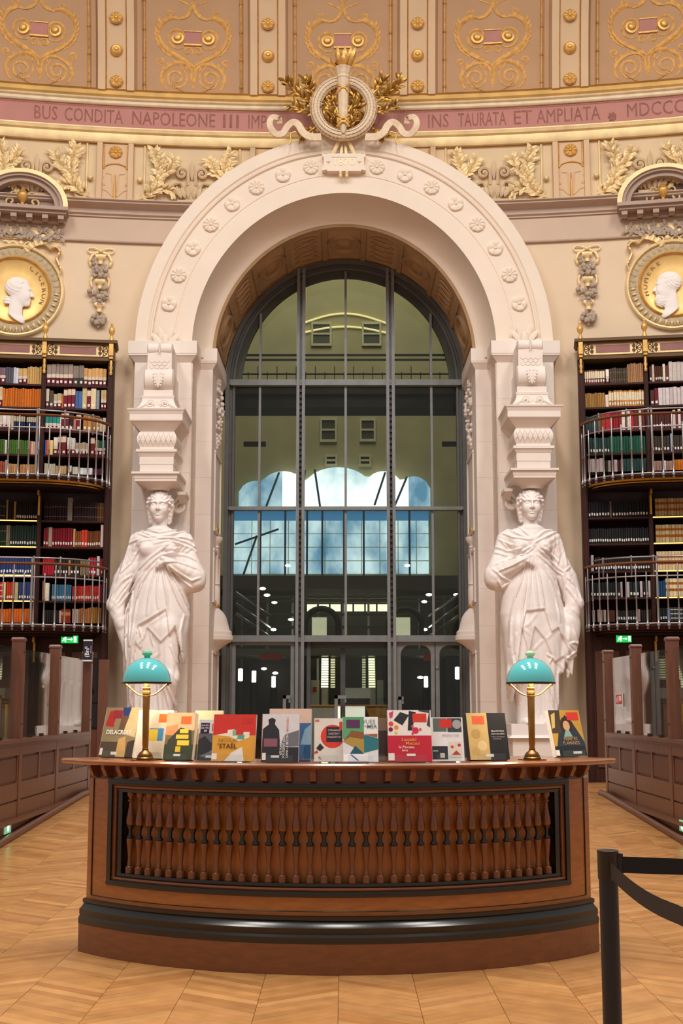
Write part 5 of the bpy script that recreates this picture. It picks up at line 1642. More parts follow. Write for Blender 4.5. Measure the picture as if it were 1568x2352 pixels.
# ================================================================== DISPLAYED BOOKS
M_PRINT = mat('printed_cover', (255, 255, 255), 0.35, nscale=30, namt=0.05, attr=True, coat=0.15)
M_ACRYL = glass('acrylic', (0.95, 0.96, 0.96), 0.9, ior=1.45)
M_TXT = {}
def txtmat(hx_): return mat('ink_' + hx_, hx_, 0.4, nscale=30, namt=0.03)
def display_book(u0, u1, vtop, vbot, r, cover, patches, texts, lab, thick=0.022, yawf=0.55, tilt=13, spine='e8e2d6', stand=True):
    uc = (u0 + u1) / 2
    ph = on_desk(uc, r)
    base = dpt(r, ZT, ph)
    yaw = ph * yawf
    # apparent width -> true width given the yaw and the viewing direction
    Y = base.y
    view = math.atan2(base.x, base.y)
    w = (u1 - u0) * Y / FPX / max(0.4, math.cos(yaw + view))
    h = (az(uc, vtop, Y + 0.05) - ZT) / math.cos(math.radians(tilt))
    t = thing('display_book', lab, 'book', base + Vector((0, 0, 0.004)), yaw)
    T = Matrix.Rotation(-math.radians(tilt), 4, 'X')
    lift = 0.004
    m = MB(); m.box(-w / 2, w / 2, 0.0015, thick - 0.0015, 0.002 + lift, h - 0.002 + lift, M=T); m.build('pages', mat('paper_block', (240, 234, 220), 0.7, namt=0.03), t)
    m = MB()
    c = lin(cover)
    m.box(-w / 2 - 0.001, w / 2 + 0.001, 0.0, 0.002, lift, h + lift, col=c, M=T)
    m.box(-w / 2 - 0.001, w / 2 + 0.001, thick - 0.002, thick, lift, h + lift, col=lin(spine), M=T)
    m.box(-w / 2 - 0.002, -w / 2 + 0.001, 0.0, thick, lift, h + lift, col=lin(spine), M=T)
    cov = m.build('cover', M_PRINT, t, colors=True)
    if patches:
        m = MB()
        for q, pt in enumerate(patches):
            col_ = lin(pt[0])
            y = -0.0004 - 0.00012 * q
            if pt[1] == 'r':
                x0, z0, x1, z1 = pt[2:6]
                pts = [(x0, z0), (x1, z0), (x1, z1), (x0, z1)]
            elif pt[1] == 'c':
                cx_, cz_, rr_ = pt[2:5]
                pts = [(cx_ + rr_ * math.cos(a), cz_ + rr_ * w / h * math.sin(a)) for a in [2 * math.pi * i / 20 for i in range(20)]]
            else:
                pts = list(zip(pt[2][0::2], pt[2][1::2]))
            pts = [(min(1, max(0, x)), min(1, max(0, z))) for x, z in pts]
            m.add([T @ Vector(((x - 0.5) * w, y, z * h + lift)) for x, z in pts], [tuple(range(len(pts)))], col_)
        m.build('cover_print', M_PRINT, cov, colors=True, recalc=False)
    for body, x, z, size, colr, rot, bold in texts:
        vs_, fs = text_data(body, size * h, 0.0, bold * size * h)
        mm = MB()
        R2_ = Matrix.Rotation(math.radians(rot), 4, 'Z')
        pv = [R2_ @ Vector(p) for p in vs_]
        mm.add([T @ Vector(((x - 0.5) * w + p.x, -0.0035, z * h + lift + p.y)) for p in pv], fs)
        mm.build('title', txtmat(colr), cov, recalc=False)
    if stand:
        short = lab
        for q in (' with ', ' beside ', ' behind ', ' standing ', ' over ', ' on the ', ' at the ', ' half '): short = short.split(q)[0]
        m = MB()
        m.box(-w * 0.36, w * 0.36, thick + 0.003, thick + 0.006, 0.004 + lift, h * 0.8, M=T)
        m.build('stand_back', M_ACRYL, st_ := thing('book_stand', 'clear acrylic stand under the ' + short, 'stand', t.location.copy() - Vector((0, 0, 0.004)), yaw))
        m = MB(); m.box(-w * 0.36, w * 0.36, -0.02, 0.05, 0.0005, 0.0035); m.build('stand_foot', M_ACRYL, st_)
        m = MB(); m.box(-w * 0.36, w * 0.36, -0.02, -0.017, 0.0035, 0.045); m.build('stand_lip', M_ACRYL, st_)
    return t
tagp = lambda x0, z0, x1, z1, c='d2401e': (c, 'r', x0, z0, x1, z1)
def lines(x, z, w_=0.0, c='f0c8b0'): return []
# 1
display_book(226, 300, 1628, 1740, 1.98, '8a7a58', [('a8241e', 'p', (0.05,0.62,0.3,0.6,0.34,0.95,0.12,0.92)), ('243a70', 'p', (0.55,0.78,0.72,0.76,0.74,1.0,0.5,1.0)), ('d6c08c', 'p', (0.62,0.45,1,0.4,1,1,0.75,1)),
    ('6a4a34', 'p', (0.46,0.5,0.6,0.48,0.72,0.8,0.62,0.84,0.5,0.78)), ('4a3c2c', 'r', 0, 0, 0.5, 0.3), ('c8a060', 'p', (0.5,0,0.8,0,0.72,0.42,0.52,0.36)), ('3c3228', 'p', (0.78,0,1,0,1,0.35,0.8,0.3)), ('8c2430', 'r', 0.24,0.78,0.52,0.94), ('e8e0d4', 'r', 0.02, 0.03, 0.1, 0.17), ('e8e0d4', 'r', 0.36, 0.04, 0.54, 0.1)],
    [('DELACROIX', 0.5, 0.49, 0.125, 'f4efe6', 0, 0.02)], 'art book lettered DELACROIX with a crowded figure painting on its cover', thick=0.04, yawf=0.75)
# 2
display_book(306, 384, 1634, 1738, 2.0, 'f2ead8', [('f2ead8', 'r', 0, 0, 1, 1), ('4a90cc', 'p', (0.36,0.62,0.78,0.62,0.78,0.36,0.62,0.36,0.62,0.54,0.36,0.54)), ('ecd24a', 'r', 0.3,0.36,0.62,0.6), ('c8342c', 'r', 0.26,0.36,0.3,0.62), ('e87030', 'r', 0.6,0.74,0.9,0.92), ('e8dcc8', 'r', 0.2,0.1,0.7,0.12)], [], 'white book with blue, yellow and red blocks behind the lamp stem', thick=0.035, yawf=0.6)
# 3
display_book(374, 438, 1640, 1745, 2.06, '7a6a44', [('ecb98c', 'r', 0,0.62,1,1), ('d89060', 'p', (0,0.52,0.5,0.5,0.4,0.75,0,0.7)), ('3c3a34', 'p', (0.1,0.4,0.5,0.68,0.9,0.62,0.95,0.3,0.1,0.3)), ('38402c', 'r', 0,0,1,0.32), ('ecd040', 'r', 0.5,0.56,0.8,0.65), ('e8c83a', 'r', 0.38,0.44,0.82,0.53), ('ecd040', 'r', 0.44,0.3,0.86,0.41), ('e4c038', 'r', 0.4,0.16,0.58,0.28), ('e86a2c', 'r', 0.5,0.76,0.86,0.92), ('e8e4d8', 'r', 0.36,0.07,0.6,0.12)], [], 'book with yellow paper notes over a painted hut on its cover', thick=0.04, yawf=0.6)
# 4
display_book(440, 502, 1635, 1738, 1.93, 'dcb878', [('e8d4a8', 'r', 0,0.72,1,1), ('f0e2c4', 'c', 0.42,0.55,0.26), ('c8703a', 'p', (0.05,0.2,0.7,0.15,0.5,0.5,0.3,0.3)), ('6a7048', 'p', (0,0,0.6,0,0.35,0.3,0,0.3))], [], 'pale golden portrait book standing behind the black and white book', thick=0.02, yawf=0.5)
# 5
display_book(452, 500, 1656, 1745, 2.07, '5c5a60', [('d4d2d4', 'r', 0,0.66,1,1), ('2a2a30', 'p', (0,0,1,0,1,0.55,0.6,0.42,0.3,0.6,0,0.5)), ('70707a', 'p', (0.1,0.1,0.5,0.2,0.8,0.3,0.6,0.05)), ('231a30', 'r', 0.06,0.66,0.48,0.92), ('d2402c', 'r', 0.6,0.72,0.98,0.9), ('e4e0dc', 'r', 0.4,0.06,0.72,0.12)],
    [('ENVIES', 0.27, 0.85, 0.06, 'e8e4f0', 0, 0), ('DE MAI', 0.27, 0.79, 0.06, 'e8e4f0', 0, 0), ('68', 0.3, 0.72, 0.07, 'e8e4f0', 0, 0.02)], 'small black and white mountain photo book beside the red and yellow book', thick=0.018, yawf=0.5)
# 6
display_book(486, 582, 1644, 1750, 2.10, 'e3a63c', [('d4342c', 'r', 0,0.55,1,1), ('f2ead8', 'p', (0.05,0.55,0.34,0.6,0.34,0.66,0.5,0.68,0.52,0.56,0.7,0.5,0.72,0.62,0.86,0.62,0.86,0.5,0.6,0.42,0.4,0.52)), ('62a890', 'r', 0.58,0.46,0.74,0.56), ('84b89c', 'r', 0.46,0.54,0.54,0.66), ('f0ece4', 'p', (0.3,0.0,0.76,0.0,0.7,0.3,0.58,0.24,0.46,0.18)), ('f0ece4', 'r', 0,0.03,0.12,0.16), ('c63028', 'r', 0.66,0.8,0.92,0.93)],
    [('NICOLAS', 0.36, 0.44, 0.10, '8c7030', 0, 0), ('de', 0.14, 0.36, 0.07, '8c7030', 0, 0), ('STAËL', 0.37, 0.31, 0.14, '5a1e20', 0, 0.015)], 'red and yellow book lettered NICOLAS de STAËL on the counter', thick=0.02, yawf=0.45)
# 7, 8
display_book(617, 712, 1631, 1742, 1.95, '3c6c9c', [('e4c4b0', 'r', 0,0.72,1,1), ('8ab0cc', 'p', (0.75,0.3,1,0.3,1,0.7,0.85,0.6)), ('24507c', 'p', (0.8,0.05,1,0.05,1,0.3,0.85,0.28))], [], 'pink and blue book standing behind the silhouette cover', thick=0.03, yawf=0.3)
display_book(600, 684, 1643, 1748, 2.12, 'd8d8de', [('2a2830', 'p', (0,0,1,0,1,0.3,0.5,0.3,0.46,0.66,0.34,0.78,0.36,0.88,0.26,0.92,0.16,0.88,0.18,0.78,0.02,0.68)), ('70727a', 'p', (0.5,0.3,1,0.32,1,0.66,0.6,0.56)), ('8c5868', 'r', 0.06,0.31,0.42,0.48), ('e8e4e0', 'r', 0.02,0.03,0.12,0.18), ('e8e4e0', 'r', 0.26,0.08,0.48,0.13)],
    [('LES RACINES', 0.52, 0.32, 0.066, 'f0ece8', 90, 0.01), ('POUSSENT AUSSI', 0.60, 0.32, 0.066, 'f0ece8', 90, 0.01), ('DANS LE BETON', 0.69, 0.32, 0.066, 'f0ece8', 90, 0.01), ('MON DIEU', 0.69, 0.78, 0.06, 'e4623c', 90, 0.01)], 'dark silhouette book lettered LES RACINES POUSSENT AUSSI DANS LE BETON', thick=0.026, yawf=0.35, spine='d8642c')
# 9
display_book(722, 786, 1653, 1746, 2.10, 'e2dcd4', [('dc3c30', 'c', 0.64,0.58,0.42), ('2c2834', 'r', 0.42,0.45,0.98,0.8), ('dc3c30', 'r', 0.88,0.72,1,0.92), ('2a2a2c', 'p', (0.06,0.3,0.2,0.42,0.34,0.32,0.2,0.24)), ('c84038', 'p', (0,0.22,0.1,0.26,0.14,0.2,0,0.18)), ('d86a5c', 'p', (0.12,0.1,0.26,0.04,0.2,0.12)), ('d86a5c', 'r', 0.02,0.92,0.16,0.97)],
    [('CHAGALL', 0.70, 0.72, 0.065, 'e8d8d4', 0, 0), ('LISSITZKY', 0.70, 0.64, 0.06, 'e8d8d4', 0, 0), ('MALÉVITCH', 0.70, 0.56, 0.06, 'e8d8d4', 0, 0)], 'cream book with a red disc lettered CHAGALL LISSITZKY MALÉVITCH', thick=0.018, yawf=0.3)
# 10
display_book(788, 868, 1650, 1752, 2.14, 'e6e8ee', [('58a878', 'r', 0,0.5,0.6,1), ('8c5c34', 'p', (0,0.45,0.6,0.5,0.6,0.66,0.25,0.7,0.1,0.55)), ('b09448', 'p', (0,0.45,0.6,0.2,0.6,0.5,0.2,0.55)), ('2c7884', 'p', (0.6,0.2,1,0.28,1,0.52,0.6,0.6)), ('245c6c', 'p', (0.2,0.18,0.6,0.18,0.35,0.36)), ('a86440', 'p', (0.62,0.6,0.98,0.54,0.98,0.62)), ('5c3058', 'r', 0.1,0.75,0.49,0.94), ('ffffff', 'r', 0.02,0.02,0.72,0.17), ('3c70b8', 'p', (0.2,0.16,0.26,0.16,0.46,0.03,0.4,0.03)), ('f0f0f2', 'r', 0.6,0.62,1,1)],
    [('VUES', 0.74, 0.89, 0.13, '6a8088', 0, 0), ('SUR', 0.68, 0.79, 0.06, '6a8088', 0, 0), ('MER', 0.83, 0.78, 0.12, '50707c', 0, 0.006)], 'green and white book lettered VUES SUR MER with sea pictures', thick=0.02, yawf=0.3)
# 11
display_book(866, 893, 1652, 1738, 1.97, '7c6454', [('3a2c28', 'r', 0.1,0.1,0.9,0.7)], [], 'narrow brown book half hidden behind the sea pictures book', thick=0.02, yawf=0.3)
# 12
display_book(893, 992, 1634, 1750, 2.12, 'efe9e6', [('c8203a', 'r', 0,0,1,0.5), ('2e2e34', 'p', (0.14,0.8,0.3,0.96,0.5,0.9,0.34,0.7)), ('26262c', 'p', (0.5,0.98,0.66,0.96,0.56,0.6,0.46,0.6)), ('44444c', 'p', (0.72,0.98,0.96,0.94,0.9,0.7,0.98,0.66,0.98,1,0.72,1)), ('d83c2c', 'r', 0.58,0.76,0.9,0.93), ('e8503c', 'c', 0.08,0.73,0.055), ('ec9038', 'c', 0.2,0.66,0.05), ('7c1838', 'c', 0.07,0.62,0.05), ('d82c50', 'c', 0.64,0.6,0.075), ('d8486c', 'c', 0.57,0.68,0.03), ('d8486c', 'c', 0.75,0.62,0.03), ('d8486c', 'c', 0.57,0.54,0.03), ('ecd050', 'c', 0.19,0.56,0.035), ('d84070', 'p', (0.04,0.94,0.14,0.98,0.12,0.86,0.06,0.84)), ('f0ece4', 'r', 0.0,0.02,0.14,0.16), ('f0ece4', 'r', 0.42,0.1,0.62,0.15)],
    [('Lassaâd', 0.48, 0.42, 0.095, 'ecaa48', 0, 0.008), ('Metoui', 0.56, 0.345, 0.095, 'ecaa48', 0, 0.008), ('le Pinceau', 0.42, 0.275, 0.075, 'f8ece8', 0, 0.008), ('ivre', 0.38, 0.215, 0.075, 'f8ece8', 0, 0.008)], 'red and white book lettered Lassaâd Metoui le Pinceau ivre', thick=0.024, yawf=0.35, spine='8c1c28')
# 13
display_book(993, 1066, 1651, 1748, 2.11, 'f0eef0', [('5c7068', 'r', 0.08,0.67,0.5,0.98), ('40444c', 'r', 0.52,0.66,0.96,0.98), ('a8aab0', 'c', 0.82,0.84,0.14), ('d8342c', 'r', 0.28,0.76,0.66,0.96), ('2e3038', 'r', 0,0.04,0.5,0.34), ('d8d0c0', 'r', 0.04,0.22,0.2,0.24), ('d8d0c0', 'r', 0.26,0.07,0.4,0.18), ('e8dccc', 'r', 0.54,0.08,0.94,0.44), ('d05a48', 'c', 0.64,0.32,0.05), ('c83c50', 'c', 0.86,0.36,0.05), ('b84838', 'p', (0.62,0.14,0.9,0.14,0.76,0.24))],
    [('PERSPECTIVE', 0.6, 0.58, 0.07, '9a98a0', 0, 0)], 'white journal lettered PERSPECTIVE with small pictures', thick=0.012, yawf=0.35)
# 14
display_book(1082, 1170, 1641, 1744, 2.04, '1c1a1c', [('d0b070', 'r', 0,0,0.52,1), ('bc9858', 'c', 0.2,0.55,0.12), ('e0c68c', 'c', 0.34,0.3,0.12), ('c4a464', 'c', 0.16,0.18,0.1), ('e4623a', 'r', 0.14,0.76,0.45,0.94), ('e8e4da', 'r', 0.4,0.06,0.6,0.12)],
    [('Quand la Seine', 0.76, 0.61, 0.05, 'f0ece6', 0, 0.008), ('ouvre ses coffres', 0.76, 0.55, 0.045, 'f0ece6', 0, 0.006), ('Trésors de la Visitation', 0.76, 0.485, 0.032, 'd8d4ce', 0, 0), ('de Strasbourg', 0.72, 0.44, 0.032, 'd8d4ce', 0, 0)], 'black and cream book with an orange tag beside the pale-knobbed lamp', thick=0.05, yawf=0.7, spine='1c1a1c')
# 15
display_book(1280, 1348, 1634, 1736, 1.97, 'c89a3c', [('2a3440', 'p', (0,0,1,0,1,0.3,0.7,0.75,0.5,0.9,0.2,0.5)), ('4a3a28', 'p', (0,0.5,0.3,0.5,0.36,1,0,1)), ('d8b868', 'p', (0.02,0.6,0.12,0.62,0.2,0.95,0.06,0.9)), ('3a2418', 'c', 0.5,0.66,0.2), ('d8a880', 'c', 0.5,0.66,0.11), ('8cb0a8', 'p', (0.36,0.42,0.64,0.42,0.56,0.56,0.44,0.56)), ('1c2024', 'r', 0,0,1,0.22), ('d8342c', 'r', 0.56,0.78,0.94,0.95), ('e8e4da', 'r', 0.56,0.05,0.84,0.1), ('f0ece4', 'r', 0.0,0.02,0.12,0.14)],
    [('PRIMITIFS', 0.55, 0.37, 0.105, 'c09a68', 0, 0.006), ('FLAMANDS', 0.55, 0.28, 0.105, 'c09a68', 0, 0.006)], 'golden portrait book lettered PRIMITIFS FLAMANDS at the end of the counter', thick=0.03, yawf=0.8)

# ================================================================== BARRIER POST AND BELTS
pp = at(1395, 1952, 4.65)
t = thing('barrier_post', 'black retractable belt barrier post beside the counter', 'barrier post', (pp.x, pp.y, 0))
M_BLK = mat('black_enamel', (22, 22, 30), 0.38, nscale=20, namt=0.1)
zt_ = pp.z
m = MB(); m.lathe([(0.17, 0.0), (0.17, 0.012), (0.12, 0.022), (0.034, 0.03)], 32); m.build('base_plate', M_BLK, t, smooth=35)
m = MB(); m.lathe([(0.0325, 0.025), (0.0325, zt_ - 0.10)], 24); m.build('tube', M_BLK, t, smooth=35)
m = MB(); m.lathe([(0.034, zt_ - 0.10), (0.036, zt_ - 0.095), (0.036, zt_ - 0.012), (0.037, zt_ - 0.010), (0.037, zt_ - 0.002), (0.034, zt_), (0.001, zt_)], 24); m.build('head', M_BLK, t, smooth=35)
m = MB(); m.box(0.03, 0.048, -0.02, 0.02, zt_ - 0.082, zt_ - 0.012); m.build('belt_clip', M_BLK, t)
M_BELT = mat('belt_web', (16, 14, 20), 0.85, nscale=60, namt=0.2)
M_BELT2 = mat('belt_web_brown', (44, 34, 26), 0.85, nscale=60, namt=0.2)  # second belt in a lighter, browner tone
m = MB(); z1, z0 = zt_ - 0.02, zt_ - 0.075
rows = []
for i in range(13):
    x = 0.045 + 1.5 * i / 12; sag = -0.03 * math.sin(math.pi * i / 12)
    y = 0.35 * i / 12 - 0.02
    rows.append([(x, y - 0.001, z0 + sag), (x, y - 0.001, z1 + sag), (x, y + 0.001, z1 + sag), (x, y + 0.001, z0 + sag)])
m.loft(rows); m.build('belt', M_BELT, t)
# second belt slants down towards the viewer
m = MB(); rows = []
e = at(1568, 2105, 3.95); e2 = Vector((e.x - pp.x, e.y - pp.y, e.z))
st_ = Vector((0.0, -0.038, zt_ - 0.065))
for i in range(13):
    q = i / 12 * 1.25
    p = st_.lerp(e2, q)
    p.z -= 0.02 * math.sin(math.pi * min(1, q))
    rows.append([p + Vector((0, -0.001, -0.028)), p + Vector((0, -0.001, 0.028)), p + Vector((0, 0.001, 0.028)), p + Vector((0, 0.001, -0.028))])
m.loft(rows); m.build('belt', M_BELT2, t)
# ================================================================== SCULPTURE: distance fields meshed by surface nets
def surface_nets(F, origin, step):
    nx, ny, nz = F.shape
    ins = F < 0
    c = np.zeros((nx - 1, ny - 1, nz - 1), np.int8)
    for dx in (0, 1):
        for dy in (0, 1):
            for dz_ in (0, 1):
                c += ins[dx:nx - 1 + dx, dy:ny - 1 + dy, dz_:nz - 1 + dz_]
    act = (c > 0) & (c < 8)
    idx = -np.ones(act.shape, np.int64)
    I = np.argwhere(act)
    idx[act] = np.arange(len(I))
    acc = np.zeros((len(I), 3)); cnt = np.zeros(len(I))
    corners = [(a, b, d) for a in (0, 1) for b in (0, 1) for d in (0, 1)]
    for a in corners:
        for ax_ in range(3):
            if a[ax_]: continue
            b = list(a); b[ax_] = 1
            fa = F[I[:, 0] + a[0], I[:, 1] + a[1], I[:, 2] + a[2]]
            fb = F[I[:, 0] + b[0], I[:, 1] + b[1], I[:, 2] + b[2]]
            cr = (fa < 0) != (fb < 0)
            t = np.zeros_like(fa)
            t[cr] = fa[cr] / (fa[cr] - fb[cr])
            p = np.tile(np.array(a, float), (len(I), 1)); p[:, ax_] += t
            acc[cr] += p[cr]; cnt[cr] += 1
    verts = (I + acc / cnt[:, None]) * step + np.array(origin)
    faces = []
    for ax_ in range(3):
        o1, o2 = [(1, 2), (2, 0), (0, 1)][ax_]
        sl0 = [slice(1, -1)] * 3; sl0[ax_] = slice(0, -1)
        sl1 = [slice(1, -1)] * 3; sl1[ax_] = slice(1, None)
        A, B = ins[tuple(sl0)], ins[tuple(sl1)]
        for flip in (0, 1):
            E = np.argwhere((A & ~B) if not flip else (~A & B))
            if not len(E): continue
            base = E + 1; base[:, ax_] -= 1
            def cell(d1, d2):
                q = base.copy(); q[:, o1] -= d1; q[:, o2] -= d2
                return idx[q[:, 0], q[:, 1], q[:, 2]]
            quad = np.stack([cell(0, 0), cell(1, 0), cell(1, 1), cell(0, 1)], 1)
            faces.append(quad if not flip else quad[:, ::-1])
    return verts, np.concatenate(faces)

def smin(a, b, k):
    h = np.clip(0.5 + 0.5 * (b - a) / k, 0, 1)
    return b + (a - b) * h - k * h * (1 - h)
def smax(a, b, k): return -smin(-a, -b, k)
def ell(x, y, z, c, r):
    q = np.sqrt(((x - c[0]) / r[0]) ** 2 + ((y - c[1]) / r[1]) ** 2 + ((z - c[2]) / r[2]) ** 2)
    return (q - 1) * min(r)
def cone(x, y, z, a, b, ra, rb):
    a = np.array(a, np.float32); d = np.array(b, np.float32) - a
    L2 = float(d @ d)
    t = np.clip(((x - a[0]) * d[0] + (y - a[1]) * d[1] + (z - a[2]) * d[2]) / L2, 0, 1)
    return np.sqrt((x - a[0] - t * d[0]) ** 2 + (y - a[1] - t * d[1]) ** 2 + (z - a[2] - t * d[2]) ** 2) - (ra + (rb - ra) * t)
def ridge(th): return np.abs(np.sin(th * 0.5)) - 0.62
def smooth01(x, a, b):
    t = np.clip((x - a) / (b - a), 0, 1)
    return t * t * (3 - 2 * t)
def grid(x0, x1, y0, y1, z0, z1, st):
    gx = np.arange(x0, x1, st, dtype=np.float32); gy = np.arange(y0, y1, st, dtype=np.float32); gz = np.arange(z0, z1, st, dtype=np.float32)
    return np.meshgrid(gx, gy, gz, indexing='ij', sparse=True)

def head_field(x, y, z, beard=False, male=False, laurel=False):
    """head about 70 units tall, centred, facing -y"""
    d = ell(x, y, z, (0, 3, 10), (23.5, 29, 27))
    d = smin(d, ell(x, y, z, (0, -6, -7), (20.5, 22, 29)), 6)
    d = smin(d, ell(x, y, z, (0, -19, -29), (8, 8, 7)), 7)           # chin
    for s in (-1, 1):
        d = smin(d, ell(x, y, z, (s * 12, -18, -8), (8, 8, 10)), 6)  # cheek
        d = smin(d, cone(x, y, z, (s * 16, -22, 8.5), (s * 4, -27.5, 7.5), 2.4, 2.6), 4)   # brow
    d = smin(d, cone(x, y, z, (0, -27, 6), (0, -33.5, -8), 2.0, 3.4), 3.5)   # nose
    for s in (-1, 1):
        d = smin(d, ell(x, y, z, (s * 3.6, -29.5, -9), (2.6, 3, 2.4)), 2)
        d = smax(d, -ell(x, y, z, (s * 9.5, -30, 2), (6.5, 5, 4.2)), 3.5)  # eye sockets
        d = smin(d, ell(x, y, z, (s * 9.5, -21.8, 1.6), (5.2, 4.6, 4.0)), 1.2)
        d = smin(d, cone(x, y, z, (s * 4.8, -25.6, 4.0), (s * 14, -23.4, 3.8), 1.1, 1.0), 1.0)  # upper lid
        d = smin(d, cone(x, y, z, (s * 5.2, -25.4, -1.6), (s * 13.6, -23.4, -1.4), 0.8, 0.8), 1.0)
    d = smin(d, ell(x, y, z, (0, -25.5, -17.2), (6.6, 4.0, 2.1)), 2.0)
    d = smin(d, ell(x, y, z, (0, -25.2, -21.4), (5.6, 4.2, 2.3)), 2.0)
    d = smax(d, -cone(x, y, z, (-6.5, -28.6, -19.3), (6.5, -28.6, -19.3), 0.9, 0.9), 1.2)
    # hair
    ang = np.arctan2(x, z - 6)
    wave = 1.6 * np.sin(ang * 16 + 1.2 * np.sin(y * 0.35)) + 0.9 * np.sin(y * 0.55 + ang * 5)
    if male:
        wave = 1.5 * np.sin(x * 0.5 + y * 0.42) * np.sin(z * 0.5 + y * 0.3)
        hair = ell(x, y, z, (0, 5, 13), (27, 30, 26)) - wave
        cut = smax(y + 9 + 0.25 * (z - 14), z - 20, 4)
        hair = smax(hair, -smax(smax(y + 6, z - 23, 3), -(z + 60), 2), 3)
        hair = smax(hair, -(z + 22), 3)
    else:
        hair = ell(x, y, z, (0, 6, 9), (31, 31, 27)) - wave
        line = z - (17 - 0.022 * x * x)
        hair = smax(hair, -smax(y + 5, line, 2.5), 2.5)
        hair = smax(hair, -(z + 24), 4)
        for s in (-1, 1):
            bump = 0.7 * np.sin(z * 0.7 + y * 0.5 + s)
            hair = smin(hair, cone(x, y, z, (s * 25, 8, 0), (s * 21, 10, -34), 8, 6) - bump, 4)
    d = smin(d, hair, 1.2)
    if beard:
        cl = 2.0 * np.sin(x * 0.7 + y * 0.5) * np.sin(z * 0.75 + y * 0.4)
        bd = ell(x, y, z, (0, -14, -33), (17, 17, 19)) - cl
        d = smin(d, bd, 2)
        d = smin(d, ell(x, y, z, (0, -27.5, -14.5), (8, 3.4, 2.6)) - 0.3 * cl, 1.5)
    return d


# drapery ridges traced as polylines (first caryatid, then second), in the pixel frame of each figure
DRAPE = {0: [
 [370,480,430,520,520,545,620,520,700,490],[330,500,400,550,480,575,600,565,720,520,760,530],[330,545,420,580,560,590,700,580,790,600],[270,560,250,630,330,600],
 [360,620,480,600,620,590,740,620,810,660],[480,640,600,610,700,640,800,680,840,720],[760,540,800,620,830,700],
 [640,610,560,680,450,760,340,860,280,960,180,1120,110,1190],[560,720,480,780,380,880,300,1000,220,1110,150,1220],[500,770,420,850,340,960,290,1050],[510,790,440,880,380,980,350,1100],
 [540,740,640,720,750,740,850,790],[560,810,680,800,780,830,860,860],[620,840,700,900,800,960,870,930],[640,860,720,950,800,1020],[650,700,700,650],[690,710,740,660],[730,720,780,680],
 [520,800,480,950,450,1100,440,1250],[530,800,520,950,520,1100,530,1190],[540,800,570,950,600,1080,610,1190],[560,820,630,980,690,1120,740,1220],[600,850,680,980,740,1100,770,1180],
 [470,830,400,960,350,1100,320,1300,300,1500],[250,1140,240,1300,250,1500,260,1620],[300,1050,280,1250,290,1500],
 [360,1335,440,1290,540,1230,605,1200],[605,1200,600,1230,470,1320],[440,1345,560,1470,610,1420,670,1360,680,1330],[370,1340,400,1440,380,1480],
 [420,1400,410,1560],[560,1480,550,1560,500,1600],[470,1400,490,1500],[740,1240,720,1380,730,1540],[620,1700,710,1790,720,1640],[640,1500,690,1640],
 [300,1800,310,2020],[345,1780,350,2060],[400,1820,395,2060],[470,1800,470,2060],[530,1790,560,2060],[580,1800,650,2060],[620,1830,700,2040],
 [250,640,220,750,190,870,160,960],[330,690,270,800,190,880],[280,900,200,960,130,1060,100,1170],[270,940,200,1040,150,1130],[230,1040,180,1140,140,1200],[240,1180,260,1400,250,1420],[300,640,290,720,250,800]],
 1: [
 [370,440,430,520,500,600],[250,540,340,580,440,600,500,610],[740,520,640,570,560,610,510,640],[300,500,400,560,490,600],[720,500,610,530,540,590],[400,720,520,650],
 [160,830,300,770,440,730,530,660],[200,880,330,830,420,780],[200,660,300,700,400,690],[190,710,290,740],[230,600,330,650],[250,620,320,690],[160,850,240,930,310,960],[210,960,240,1020,300,970],
 [560,700,640,760,720,840,780,890],[540,730,620,800,710,870,770,905],[580,680,660,720,730,790],[690,560,700,640,680,730,700,800],[760,600,790,720,800,830,830,900],[720,620,740,720,720,820],[830,830,780,870],
 [800,920,880,1000,920,1120],[790,1000,850,1090,900,1180],[820,1180,880,1230,900,1250],[840,960,880,1080],
 [440,800,400,950,340,1100,300,1300,290,1500],[460,780,440,950,400,1200,380,1400],[480,780,470,950,450,1100,440,1200],[500,790,510,950,520,1100,530,1190],[520,800,550,950,570,1100,580,1190],
 [560,800,640,950,690,1100,720,1300],[620,830,700,950,740,1080],[760,900,780,1000,770,1120],[430,1215,500,1210,580,1195],[390,1350,450,1320,520,1230],[390,1350,470,1420,480,1500],[500,1340,580,1440],
 [590,1450,640,1400,700,1350],[490,1530,570,1450],[720,1390,790,1460,800,1330],[830,1330,880,1480,840,1470,800,1480,860,1540,780,1600,830,1600,820,1750],[640,1590,700,1650,770,1700,820,1750],[600,1570,640,1600,620,1640],
 [310,1600,330,1800,300,2000],[380,1750,360,1980],[440,1760,440,2020],[530,1830,540,2050],[600,1800,640,2000],[690,1720,700,2000],[750,1720,760,2000],[340,1400,330,1560]]}
